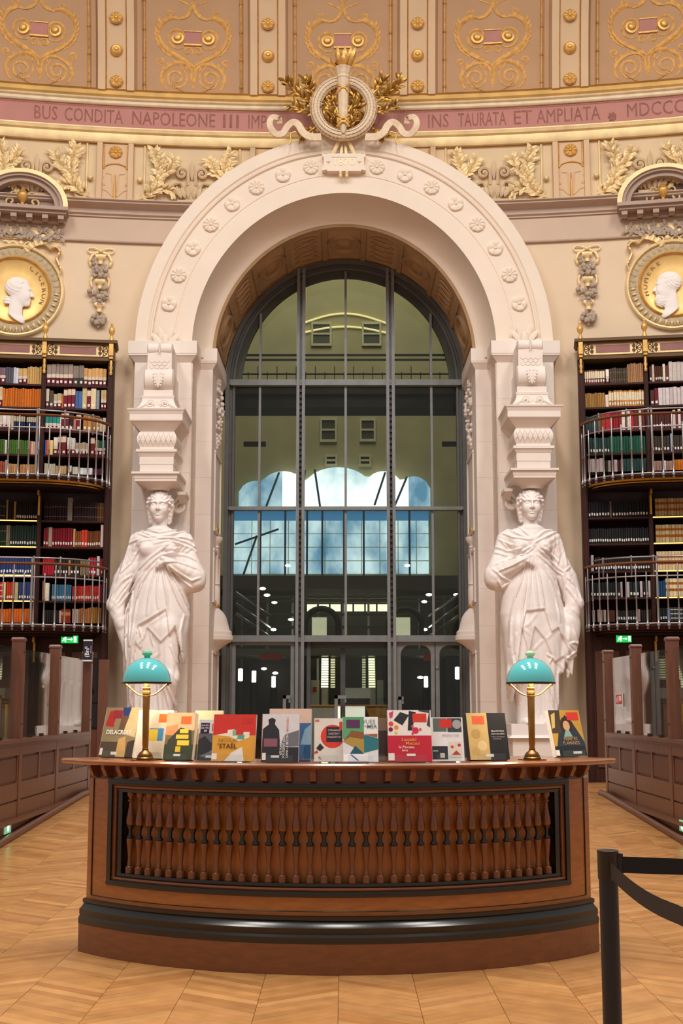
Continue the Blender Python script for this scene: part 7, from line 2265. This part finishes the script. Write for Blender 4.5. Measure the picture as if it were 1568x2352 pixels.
# reading room furniture glimpsed through the panes
for s in (-1, 1):
    t = thing('reading_table', 'long reading table with brass rail behind the %s partition' % ('plaque-side' if s < 0 else 'fire-notice-side'), 'table', (s * 4.75, 16.0, 0.0))
    m = MB(); m.box(-0.45, 0.45, -2.8, 2.8, 0.98, 1.03); m.build('table_top', M_PART, t)
    m = MB(); m.box(-0.3, 0.3, -2.7, 2.7, 0.0, 0.98); m.build('table_body', M_PARTD, t)
    m = MB()
    m.tube([(0, -2.6, 1.52), (0, 2.6, 1.52)], 0.02, 6); m.build('brass_rail', M_BRASS, t)
    for y in (-2.6, 0, 2.6):
        m = MB(); m.tube([(0, y, 1.03), (0, y, 1.52)], 0.02, 6); m.build('rail_post', M_BRASS, t)
for px_, py_, lab in ((4.98, 18.25, 'dark-shaded brass reading lamp on the table behind the fire notice glass'), (4.98, 13.6, 'dark-shaded brass reading lamp added beside the black board'),
                      (-4.98, 18.4, 'dark-shaded brass reading lamp added behind the plaque, beyond the paper board'), (-4.98, 15.2, 'dark-shaded brass reading lamp added on the table short of the paper board')):
    t = thing('reading_lamp', lab, 'lamp', (px_, py_, 1.031))  # all but the first lamp are added to brighten the dim glass
    m = MB(); m.lathe([(0.08, 0), (0.08, 0.015), (0.02, 0.03)], 16); m.build('base', M_LBRASS, t, smooth=40)
    m = MB(); m.lathe([(0.014, 0.03), (0.014, 0.66)], 10); m.build('stem', M_LBRASS, t, smooth=40)
    m = MB(); m.lathe([(0.17, 0.66), (0.168, 0.72), (0.13, 0.8), (0.06, 0.85), (0.02, 0.86)], 24, cap=False); m.build('shade', mat('dark_shade', (38, 38, 40), 0.2), t, smooth=50)
    m = MB(); m.sphere((0, 0, 0.68), 0.035, 8, 6); m.build('bulb', emit('bulb_glow', (255, 214, 150), 30), t, smooth=60)
    l = bpy.data.lights.new('reading_light', 'POINT'); l.energy = 14; l.color = (1.0, 0.82, 0.56); l.shadow_soft_size = 0.04
    lo_ = bpy.data.objects.new('reading_light', l); COL.objects.link(lo_); lo_.parent = t; lo_.location = (0, 0, 0.63)
t = thing('notice_board', 'pale paper notice board standing on the table behind the glass', 'board', (-4.7, 17.2, 1.031))
m = MB(); m.box(-0.02, 0.02, -0.75, 0.75, 0, 0.42); m.build('board', mat('paper_board', (196, 194, 178), 0.7), t)
m = MB()
for q in range(6): m.box(0.02, 0.022, -0.65 + 0.22 * q, -0.5 + 0.22 * q, 0.08, 0.36)
m.build('print', mat('board_print', (150, 150, 136), 0.7), t)
t = thing('black_display_board', 'black display board lettered C on the table behind the glass', 'board', (4.7, 15.2, 1.031))
m = MB(); m.box(-0.03, 0.03, -0.8, 0.8, 0, 0.36); m.build('board', M_EBON, t)
vs_, fs = text_data('C', 0.2, 0.001, 0.003)
m = MB(); m.add([Vector((-0.032 - p_[2], -0.15 - p_[0] * 2.5, 0.2 + p_[1])) for p_ in vs_], fs); m.build('lettering', mat('white_edge', (226, 224, 230), 0.5), t)
# ================================================================== TORCH, WREATH AND CARTOUCHE ON THE CROWN OF THE ARCH
YO = 21.28
def oz(v): return az(788, v, YO)
def ox(u): return ax(u, 250, YO)
OS = YO / FPX
wr = thing('torch_wreath', 'stone wreath encircling a fluted torch above the arch crown', 'wreath', (ox(789), YO, oz(250)))
M_WREATH = mat('wreath_stone', (226, 202, 172), 0.7, nscale=14, namt=0.12, bump=0.4, bscale=26)
def rel(u, v, dy=0.0): return Vector((ox(u) - ox(789), dy, oz(v) - oz(250)))
R0 = 67 * OS
rows = []
for i in range(120):
    a = 2 * math.pi * i / 120
    row = []
    for k in range(12):
        b = 2 * math.pi * k / 12
        lump = 0.95
        r = 13.5 * OS * lump
        row.append(((R0 + r * math.cos(b)) * math.cos(a), r * math.sin(b), (R0 + r * math.cos(b)) * math.sin(a) * 1.03))
    rows.append(row)
m = MB(); m.loft(rows, ring=True)
for s in (-1, 1):
    for i in range(26):
        a = -math.pi / 2 + s * math.pi * (i + 0.3) / 26
        for b in (-2.6, -2.05, -1.5, -0.95, -0.4):
            r = 13.2 * OS
            cc_ = Vector(((R0 + r * math.cos(b)) * math.cos(a), r * math.sin(b), (R0 + r * math.cos(b)) * math.sin(a) * 1.03))
            nrm = Vector((math.cos(b) * math.cos(a), math.sin(b), math.cos(b) * math.sin(a)))
            tg = Vector((-math.sin(a) * s, 0, math.cos(a) * s))
            m.leaf(cc_, tg + nrm * 0.12, 0.10, 0.05, nrm, 0.18)
m.build('leaf_ring', M_WREATH, wr, smooth=50)
m = MB()
prof = [(4, 312), (10, 296), (11, 284), (12, 255), (13, 225), (14, 195), (15, 188), (17, 187), (17, 184), (15, 181), (18, 174), (20, 168), (22, 166), (22, 164), (18, 163)]
rows = []
for r_, v in prof:
    c = rel(788, v, -0.10)
    rows.append([(c.x + r_ * OS * (1 - (0.06 if (k % 2) else 0)) * math.cos(2 * math.pi * k / 20), c.y + r_ * OS * (1 - (0.06 if (k % 2) else 0)) * math.sin(2 * math.pi * k / 20), c.z) for k in range(20)])
m.loft(rows); tor = m.build('torch', M_WREATH, wr, smooth=30)
m = MB()
r = random.Random(4)
for i in range(46):
    a = r.uniform(0, 2 * math.pi); q = r.uniform(0.2, 1.0)
    c = rel(788, 166, -0.10)
    b = c + Vector((15 * OS * q * math.cos(a), 12 * OS * q * math.sin(a), r.uniform(0, 0.08)))
    d = Vector((0.9 * math.cos(a) * (q - 0.3), 0.5 * math.sin(a), 1.0))
    m.leaf(b, d, r.uniform(0.18, 0.34), 0.10, Vector((math.cos(a), math.sin(a) - 0.4, 0.1)), 0.35)
m.build('flame', M_GOLD, tor, smooth=70)
for v0, v1 in ((222, 202), (300, 280), (292, 272)):
    m = MB()
    for s in (-1, 1):
        m.tube([rel(788 - s * 14, v0, -0.16), rel(788 - s * 6, (v0 * 0.6 + v1 * 0.4), -0.20), rel(788 + s * 6, (v0 * 0.4 + v1 * 0.6), -0.20), rel(788 + s * 14, v1, -0.16)], 0.02, 5, flat=0.5)
    m.build('gold_band', M_GOLD, tor, smooth=60)
# laurel branches fanning out behind the wreath
M_GOLDD = mat('dark_gilding', (168, 124, 58), 0.36, 0.8, nscale=9, namt=0.35, bump=0.3, bscale=30)
def branch(pts, nl, size, seed, dy=0.05):
    r = random.Random(seed)
    P3 = [rel(u, v, dy) for u, v in pts]
    m = MB(); m.tube(P3, [0.02 - 0.012 * i / (len(P3) - 1) for i in range(len(P3))], 5)
    for i in range(nl):
        t = (i + 0.7) / nl * (len(P3) - 1) * 0.999
        a = int(t); p = P3[a].lerp(P3[a + 1], t - a); d = (P3[a + 1] - P3[a]).normalized()
        ang = r.uniform(0.3, 1.3) * (1 if i % 2 else -1)
        dd = Vector((d.x * math.cos(ang) - d.z * math.sin(ang), -r.uniform(0.0, 0.7), d.x * math.sin(ang) + d.z * math.cos(ang)))
        m.leaf(p, dd, size * r.uniform(0.8, 1.3), size * 0.45, (r.uniform(-0.5, 0.5), -1, r.uniform(-0.3, 0.6)), 0.2)
    o = m.build('laurel_branch', M_GOLDD, wr, smooth=30)
for s in (-1, 1):
    f = lambda u: 788 + s * (u - 788)
    branch([(f(840), 245), (f(880), 222), (f(905), 200), (f(922), 184)], 22, 0.17, 1 + s)
    branch([(f(845), 225), (f(868), 200), (f(878), 182)], 16, 0.16, 4 + s)
    branch([(f(845), 255), (f(880), 250), (f(908), 240)], 14, 0.16, 8 + s)
    branch([(f(795), 300), (f(808), 270), (f(822), 245), (f(836), 222)], 24, 0.17, 12 + s, 0.02)
    branch([(f(796), 295), (f(825), 280), (f(848), 262)], 16, 0.16, 16 + s, 0.02)
    branch([(f(845), 285), (f(868), 300), (f(884), 312)], 12, 0.13, 20 + s)
    branch([(f(800), 255), (f(812), 232), (f(815), 205)], 14, 0.15, 24 + s, 0.03)
# fluttering stone ribbons
for s in (-1, 1):
    f = lambda u: 788 + s * (u - 788)
    pts = [(f(838), 316), (f(862), 318), (f(880), 308), (f(890), 290), (f(902), 280), (f(916), 288), (f(926), 304), (f(940), 309), (f(952), 300), (f(956), 286), (f(950), 272), (f(936), 272), (f(934), 282)]
    m = MB(); rows = []
    cp = crom([rel(u, v, -0.02 - 0.06 * math.sin(i * 0.9)) for i, (u, v) in enumerate(pts)], 5)
    for i, c in enumerate(cp):
        w = 0.115 - 0.03 * (i / len(cp))
        a = cp[max(i - 1, 0)]; b = cp[min(i + 1, len(cp) - 1)]
        d = (b - a); n = Vector((-d.z, 0, d.x)).normalized() * w * 0.55
        y = Vector((0, 0.012, 0))
        rows.append([c + n - y, c - n - y, c - n + y + Vector((0, 0.02, 0)), c + n + y + Vector((0, 0.02, 0))])
    m.loft(rows); m.build('stone_ribbon', M_WREATH, wr, smooth=50)
    m = MB(); m.tube(crom([rel(f(884), 318), rel(f(896), 303), rel(f(908), 308), rel(f(908), 322), rel(f(912), 332)]), 0.012, 5); m.sphere(rel(f(934), 272, -0.05), 0.022, 8, 5); m.build('tendril', M_GOLDD, wr, smooth=60)
# cartouche with the date
ca_ = thing('date_cartouche', 'stone cartouche lettered 1870 on the crown of the arch', 'cartouche', (ax(789, 374, YA - 0.1), YA - 0.045, az(789, 374, YA - 0.1)))
CS = (YA - 0.1) / FPX
def rc(u, v): return (u - 789) * CS, (374 - v) * CS * 1.02
def poly(pts): return [rc(u, v) for u, v in pts]
m = MB(); m.prism(poly([(749, 396), (831, 396), (831, 392), (842, 394), (842, 385), (838, 382), (838, 362), (842, 358), (842, 353), (831, 354), (831, 352), (749, 352), (749, 354), (737, 353), (737, 358), (741, 362), (741, 382), (737, 385), (737, 394), (749, 392)]), -0.085, 0.05)
m.build('tablet', M_ARCH, ca_)
m = MB(); m.prism(poly([(760, 361), (820, 361), (820, 362.2), (760, 362.2)]), -0.09, -0.084)
for u in (752, 827): m.prism(poly([(u - 5, 372), (u + 5, 372), (u, 378)]), -0.09, -0.084)
m.build('incised_line', mat('incised', (198, 172, 146), 0.8), ca_)
vs_, fs = text_data('1870', 0.19, 0.006, 0.0)
m = MB(); m.add([Vector((p_[0] * 1.02, -0.088 - p_[2], p_[1])) for p_ in vs_], fs); m.build('lettering', mat('date_gilt', (242, 222, 184), 0.5, 0.1), ca_)
for s in (-1, 1):
    m = MB(); a, b = rc(789 + s * 4, 308), rc(789 + s * 26, 352)
    m.tube([(a[0], -0.12, a[1]), ((a[0] + b[0]) / 2, -0.10, (a[1] + b[1]) / 2), (b[0], -0.05, b[1])], 0.035, 6, flat=0.3)
    a, b = rc(789 + s * 3, 322), rc(789 + s * 6, 352)
    m.tube([(a[0], -0.07, a[1]), (b[0], -0.05, b[1])], [0.02, 0.03], 6, flat=0.3)
    m.build('gold_ribbon', M_GOLDP, ca_, smooth=60)
    m = MB(); c = rc(789 + s * 7.5, 396)
    m.lathe([(0.001, -0.14), (0.012, -0.12), (0.03, -0.10), (0.034, -0.07), (0.026, -0.05), (0.032, -0.04), (0.03, 0.0)], 10, c=(c[0], -0.06, c[1])); m.build('gold_tassel', M_GOLDP, ca_, smooth=50)
m = MB(); m.sphere((rc(789, 305)[0], -0.14, rc(789, 305)[1]), 0.05, 8, 6); m.build('knot', M_GOLDP, ca_, smooth=60)

# ================================================================== ROUNDELS WITH PROFILE HEADS
M_RING = mat('roundel_relief', (186, 164, 128), 0.6, nscale=12, namt=0.18, bump=0.5, bscale=22)
def roundel(u, v, Rp, beard, word, lab, face):
    c = on_wall(u, v, 0.0)
    S = c.y / FPX * 1.02
    t = thing('portrait_roundel', lab, 'roundel', c, wang(c.x))
    X90 = Matrix.Rotation(math.pi / 2, 4, 'X')
    R = Rp * S
    m = MB(); m.lathe([(R * 0.94, 0.0), (R * 0.94, 0.05), (R * 0.96, 0.085), (R * 0.99, 0.09), (R * 1.02, 0.07), (R * 1.03, 0.0)], 72, M=X90, cap=False); m.build('outer_rim', M_GOLDP, t, smooth=40)
    m = MB(); m.lathe([(R * 0.74, 0.0), (R * 0.74, 0.05), (R * 0.8, 0.06), (R * 0.9, 0.055), (R * 0.945, 0.03), (R * 0.945, 0.0)], 72, M=X90, cap=False); lr = m.build('leaf_band', M_RING, t, smooth=40)
    m = MB()
    for i in range(40):
        a = 2 * math.pi * i / 40
        b = Vector((R * 0.78 * math.cos(a), -0.06, R * 0.78 * math.sin(a)))
        m.leaf(b, (math.cos(a), 0, math.sin(a)), R * 0.15, 0.07, (0, -1, 0), 0.15)
    o = m.build('leaf_relief', M_RING, lr); o['kind'] = 'stuff'
    m = MB()
    for i in range(22):
        a = math.pi + math.pi * (i + 0.5) / 22
        b = Vector((R * 0.80 * math.cos(a), -0.075, R * 0.80 * math.sin(a)))
        m.leaf(b, (math.cos(a), 0, math.sin(a)), R * 0.13, 0.035, (0, -1, 0), 0.2)
    o = m.build('gilt_leaf_relief', M_GOLDP, lr); o['kind'] = 'stuff'
    m = MB(); m.lathe([(R * 0.68, 0.0), (R * 0.69, 0.07), (R * 0.715, 0.09), (R * 0.74, 0.07), (R * 0.755, 0.05)], 72, M=X90, cap=False)
    m.build('inner_rim', M_GOLD, t, smooth=40)
    m = MB(); m.lathe([(0.001, 0.006), (R * 0.4, 0.008), (R * 0.6, 0.02), (R * 0.70, 0.05)], 48, M=X90, cap=False); m.build('gilt_dish', mat('gilt_dish', (228, 188, 118), 0.42, 0.4, nscale=2.5, namt=0.25), t, smooth=40)
    # profile head in high relief
    gx, gy, gz = grid(-44, 44, -44, 46, -86, 46, 1.2)
    d = head_field(gx, gy, gz, beard=beard, male=True)
    neck = cone(gx, gy, gz, (0, 6, -18), (0, 10, -70), 15, 19)
    neck = smin(neck, ell(gx, gy, gz, (0, 8, -74), (22, 26, 14)), 8)
    cut = 0.62 * (gy - 10) - (gz + 68) - 4 + 0.012 * (gy - 4) ** 2
    neck = smax(neck, cut, 2)
    d = smin(d, neck, 5)
    if not beard:
        d = smin(d, ell(gx, gy, gz, (0, 30, -22), (10, 8, 12)) - 1.2 * np.sin(gz * 0.8), 4)
    v_, f_ = surface_nets(d, (-44, -44, -86), 1.2)
    k = 0.92 * S
    # turn -y (face) to +x (face=1) or -x, squash across
    nv = np.stack([-v_[:, 1] * face * k, v_[:, 0] * 0.0 - np.abs(v_[:, 0]) * 0 + v_[:, 0] * (0.34 * k) * face, v_[:, 2] * k], 1)
    me = nets_to_mesh('profile_head', [(nv, f_)], Matrix.Identity(4))
    hc = on_wall(u + (10 if face > 0 else -14), v + 6, 0.0)
    link('profile_head', me, M_MARBLE, t, loc=Matrix.Rotation(-wang(c.x), 3, 'Z') @ (hc - c) + Vector((0, -0.06, 0)))
    # letters round the dish
    n = len(word)
    for i, ch in enumerate(word):
        vs_, fs = text_data(ch, 0.125, 0.002)
        a = math.radians(56 - 78 * i / (n - 1)) if face > 0 else math.radians(196 - 74 * i / (n - 1))
        rr = R * 0.60
        rot = a - math.pi / 2
        M = Matrix.Translation((rr * math.cos(a), -0.03, rr * math.sin(a))) @ Matrix.Rotation(-rot, 4, 'Y') @ X90
        m = MB(); m.add([M @ Vector(p_) for p_ in vs_], fs); m.build('lettering', mat('roundel_ink', (150, 104, 52), 0.6), t)
    # ribbon bow above
    m = MB()
    sd = face
    zig = [(20, 96), (40, 112), (62, 118), (78, 104), (92, 110), (100, 96), (92, 82), (98, 66), (104, 52), (100, 40)]
    pts = []
    for i, (a, b) in enumerate(zig): pts.append(Vector((sd * a * S, -0.05 - 0.03 * (i % 2), b * S)))
    cp = crom(pts, 8)
    m.tube([p_ + Vector((0, -0.018 * math.sin(j_ * 1.5), 0)) for j_, p_ in enumerate(cp)], [0.055 * (1 + 0.18 * math.sin(j_ * 1.5)) * (1 - 0.6 * max(0, j_ / len(cp) - 0.6)) for j_ in range(len(cp))], 6, flat=0.4)
    m.tube([Vector((sd * q * S, -0.04, (112 + 7 * math.sin(q * 0.18)) * S)) for q in range(-30, 50, 4)], 0.013, 5)
    m.tube([Vector((sd * q * S, -0.04, (112 - 7 * math.sin(q * 0.18)) * S)) for q in range(-30, 50, 4)], 0.013, 5)
    m.sphere((sd * 10 * S, -0.05, 113 * S), 0.055, 10, 6)
    m.build('ribbon_bow', M_GOLDP, t, smooth=60)
    return t
roundel(35, 668, 110, False, 'CICERON', 'gilded roundel with the white profile of a clean-shaven man', 1)
roundel(1546, 655, 107, True, 'HOMERE', 'gilded roundel with the white profile of a bearded man', -1)

# ================================================================== FRUIT DROPS ON THE WALL
M_FRUIT = mat('grey_fruit', (176, 156, 138), 0.7, nscale=10, namt=0.15)
for u, v0, side in ((232, 572, 'clean-shaven'), (1347, 566, 'bearded')):
    c = on_wall(u, v0, 0.0); S = c.y / FPX * 1.02
    t = thing('fruit_drop', 'hanging gilt ribbon and grey fruit drop beside the %s head roundel' % side, 'wall ornament', c, wang(c.x))
    q = lambda a, b, y=-0.04: Vector((a * S, y, -b * S))
    m = MB()
    for s in (-1, 1):
        m.tube([q(s * x, 8 - z) for x, _, z in bez((0, 0), (10, 10), (34, 12), (30, 0), 10)] + [q(s * x, 8 - z) for x, _, z in bez((30, 0), (24, -8), (10, -4), (0, 0), 8)], 0.012, 5)
    m.sphere(q(0, 8, -0.06), 0.04, 8, 6); m.build('bow', M_GOLDP, t, smooth=60)
    for s in (-1, 1):
        m = MB(); m.tube([q(s * a, b, -0.03 - 0.025 * (i % 2)) for i, (a, b) in enumerate([(4, 9), (10, 12), (16, 14), (20, 19), (23, 24), (25, 29), (25, 34), (23, 39), (21, 44)])], 0.028, 5, flat=0.5); m.build('ribbon', M_GOLDP, t, smooth=60)
        m = MB(); m.tube([q(s * a, b, -0.03 - 0.025 * (i % 2)) for i, (a, b) in enumerate([(17, 70), (20, 76), (21, 82), (20, 88), (18, 95)])], 0.022, 5, flat=0.5); m.build('ribbon', M_GOLDP, t, smooth=60)
    r = random.Random(7)
    for zb, n in ((55, 1.0), (118, 0.95), (174, 0.85)):
        m = MB()
        for i in range(20):
            a, b = r.gauss(0, 9) * n, r.gauss(0, 7) * n
            b += abs(a) * -0.5 + 4
            m.sphere(q(a, zb + b, -0.05 - 0.04 * r.random()), r.uniform(0.03, 0.055), 7, 5)
        for i in range(18):
            a = r.uniform(0, 2 * math.pi)
            m.leaf(q(8 * math.cos(a) * n, zb + 7 * math.sin(a) * n, -0.05), (math.cos(a), -0.3, -math.sin(a)), 0.11, 0.05, (0, -1, 0), 0.2)
        o = m.build('fruit_cluster', M_FRUIT, t, smooth=60); o['kind'] = 'stuff'
    for zb in (32, 92, 148):
        m = MB(); m.lathe([(0.05, -0.06), (0.055, -0.02), (0.04, 0.0), (0.06, 0.05)], 10, c=q(0, zb, -0.05))
        for i in range(7): m.leaf(q(-6 + 2 * i, zb - 6, -0.06), (-0.6 + 0.2 * i, -0.1, 1), 0.09, 0.04, (0, -1, 0), 0.2)
        m.build('crown', M_GOLDP, t, smooth=50)
        m = MB(); m.tube([q(0, zb - 24), q(0, zb - 8)], 0.014, 5); m.build('cord', M_GOLDP, t)

# ================================================================== LEAF FRIEZE STRIPS AND SEGMENTAL PEDIMENTS
for ua, ub, vm, side, face in ((-30, 146, 537, 'clean-shaven', 1), (1436, 1600, 528, 'bearded', -1)):
    xa, xb = on_wall(ua, vm).x, on_wall(ub, vm).x
    zm = on_wall((ua + ub) / 2, vm).z
    t = thing('leaf_frieze', 'carved leaf strip on gold above the %s head roundel' % side, 'wall ornament')
    h = 15 * 22 / FPX
    m = MB(); wsweep(m, [(0.01, zm - h), (0.03, zm - h), (0.03, zm + h), (0.01, zm + h)], xa, xb, 12); m.build('gold_ground', M_GOLDP, t)
    m = MB(); r = random.Random(5)
    n = 16
    m.tube([wpt(xa + (xb - xa) * i / 40, 0.06, zm + 0.05 * math.sin(i * 0.9)) for i in range(41)], 0.018, 5)
    for i in range(60):
        f = (i + 0.5) / 60
        a = r.uniform(-1.3, 1.3) + (0 if i % 2 else math.pi)
        m.leaf(wpt(xa + (xb - xa) * f, 0.05, zm + 0.05 * math.sin(f * 36)), (math.cos(a) * 0.6, -0.2, math.sin(a)), r.uniform(0.09, 0.14), 0.075, (0, -1, 0), 0.18)
    o = m.build('leaf_relief', M_FRUIT, t); o['kind'] = 'stuff'

for uc, side in ((52, 'clean-shaven'), (1522, 'bearded')):
    v_base = 485 if uc < 700 else 474
    c = on_wall(uc, v_base, 0.06)
    S = c.y / FPX
    t = thing('segmental_pediment', 'round-headed pediment with gilt urn above the %s head roundel' % side, 'pediment', c, wang(c.x))
    HW = 104 * S; HH = 86 * S
    def arcp(k, n=28): return [(HW * k * math.cos(math.pi * i / n), HH * k * math.sin(math.pi * i / n)) for i in range(n + 1)]
    def band(m, k0, k1, y0, y1):
        a, b = arcp(k0), arcp(k1)
        m.loft([[(p[0], y0, p[1]), (q[0], y0, q[1]), (q[0], y1, q[1]), (p[0], y1, p[1])] for p, q in zip(a, b)])
    m = MB(); band(m, 0.93, 1.04, -0.34, 0.05); m.build('gilt_hood', M_GOLDP, t, smooth=30)
    M_PED = mat('pediment_stone', (176, 152, 138), 0.7, namt=0.06)
    m = MB(); band(m, 0.86, 0.93, -0.30, 0.05); band(m, 0.74, 0.86, -0.24, 0.05); m.build('arched_cornice', M_PED, t, smooth=30)
    m = MB(); pts = arcp(0.76); m.prism(pts, -0.02, 0.05); m.build('tympanum', mat('tympanum_mauve', (122, 98, 88), 0.8), t)
    m = MB(); m.box(-HW * 1.04, HW * 1.04, -0.34, 0.05, -0.06, 0.0); m.box(-HW * 1.0, HW * 1.0, -0.28, 0.05, -0.11, -0.06); m.box(-HW * 0.97, HW * 0.97, -0.08, 0.05, -0.21, -0.11); m.build('base_cornice', M_PED, t)
    for i in range(6):
        m = MB(); x = -HW * 0.88 + HW * 1.76 * i / 5; m.box(x - 0.05, x + 0.05, -0.25, -0.05, -0.19, -0.11); m.box(x - 0.04, x + 0.04, -0.2, -0.05, -0.21, -0.19); m.build('modillion', M_PED, t)
    m = MB(); m.lathe([(0.06, 0.04), (0.04, 0.07), (0.03, 0.1), (0.08, 0.16), (0.11, 0.22), (0.10, 0.26), (0.06, 0.28), (0.07, 0.3), (0.05, 0.32), (0.02, 0.36), (0.001, 0.38)], 14, c=(0, -0.14, 0)); m.build('urn', M_GOLD, t, smooth=50)
    for s in (-1, 1):
        m = MB(); m.tube([(s * x, -0.12, z) for x, _, z in [(0.05, 0, 0.08), (0.12, 0, 0.05)] + spiral(0.2, 0.12, 0.09, 0.02, -math.pi / 2, math.pi * 1.5, 16)], 0.02, 6)
        m.tube([(s * x, -0.12, z) for x, _, z in spiral(0.16, 0.24, 0.07, 0.02, math.pi, -math.pi, 12)], 0.016, 6)
        m.build('gilt_scroll', M_GOLDP, t, smooth=60)
        m = MB()
        for i in range(14): m.leaf((s * (0.28 + 0.02 * i), -0.06, 0.06), (s * (0.3 + 0.05 * i), -0.1, 1 - 0.06 * i), 0.16, 0.05, (0, -1, 0), 0.2)
        m.build('palm_leaf', M_PED, t)

# ================================================================== CANDELABRA RELIEFS ON THE REVEALS
for s in (-1, 1):
    YC = 23.25
    def cz_(v): return az(510, v, YC)
    t = thing('reveal_candelabrum', 'carved stone candelabrum on the arch reveal beside the %s' % ('plain glass door leaf' if s < 0 else 'round-cornered door leaves'), 'relief', (s * (R2 + 0.02), YC, 0))
    pxr = YC / FPX
    prof = [(4, 1500), (14, 1492), (26, 1482), (40, 1474), (44, 1470), (44, 1461), (41, 1459), (41, 1452), (36, 1447), (32, 1432), (28, 1418), (22, 1408), (14, 1400), (10, 1396)]
    m = MB(); m.lathe([(r_ * pxr, cz_(v)) for r_, v in prof], 24, sy=0.8); m.build('bowl', M_STONE, t, smooth=35)
    m = MB(); m.lathe([(11 * pxr, cz_(1397)), (13 * pxr, cz_(1394)), (11 * pxr, cz_(1390))], 20); m.build('gilt_ring', M_GOLD, t, smooth=40)
    prof = [(11, 1390), (13, 1386), (13, 1352), (10, 1346), (13, 1342), (9, 1336), (8, 1300), (8, 1262), (11, 1258), (8, 1254), (14, 1246), (17, 1240), (17, 1234), (6, 1232)]
    m = MB(); m.lathe([(r_ * pxr, cz_(v)) for r_, v in prof], 20); m.build('shaft', M_STONE, t, smooth=35)
    m = MB(); m.lathe([(r_ * pxr, cz_(v)) for r_, v in [(4, 1232), (4, 1228), (8, 1224), (9, 1216), (5, 1208), (1, 1205)]], 14); m.build('gilt_bud', M_GOLD, t, smooth=40)
    m = MB(); r = random.Random(2)
    for i in range(90):                      # fruit festoon hanging below the impost
        f = r.random(); v = 880 + 155 * f
        w = 3 + 12 * math.sin(math.pi * min(1, f * 0.9 + 0.08)) ** 0.8
        a = r.uniform(0.5 * math.pi, 1.5 * math.pi) if s > 0 else r.uniform(-0.5 * math.pi, 0.5 * math.pi)
        m.sphere((w * pxr * math.cos(a), w * pxr * math.sin(a) * 1.3 - 0.2, cz_(v)), r.uniform(0.025, 0.05), 6, 4)
    o = m.build('fruit_festoon', M_STONE, t, smooth=60); o['kind'] = 'stuff'
    m = MB()
    for z0, z1 in ((cz_(1225), cz_(1050)), (cz_(1385), cz_(1270)), (FZ + 0.2, cz_(1500))):
        for y0, y1 in ((-0.55, -0.5), (0.5, 0.55)):
            m.box(min(0, -s * 0.045), max(0, -s * 0.045), y0, y1, z0, z1)
        for z in (z0, z1): m.box(min(0.01, -s * 0.049), max(-0.01, -s * 0.049), -0.56, 0.56, z - 0.025, z + 0.025)
    m.build('panel_moulding', M_STONE, t)
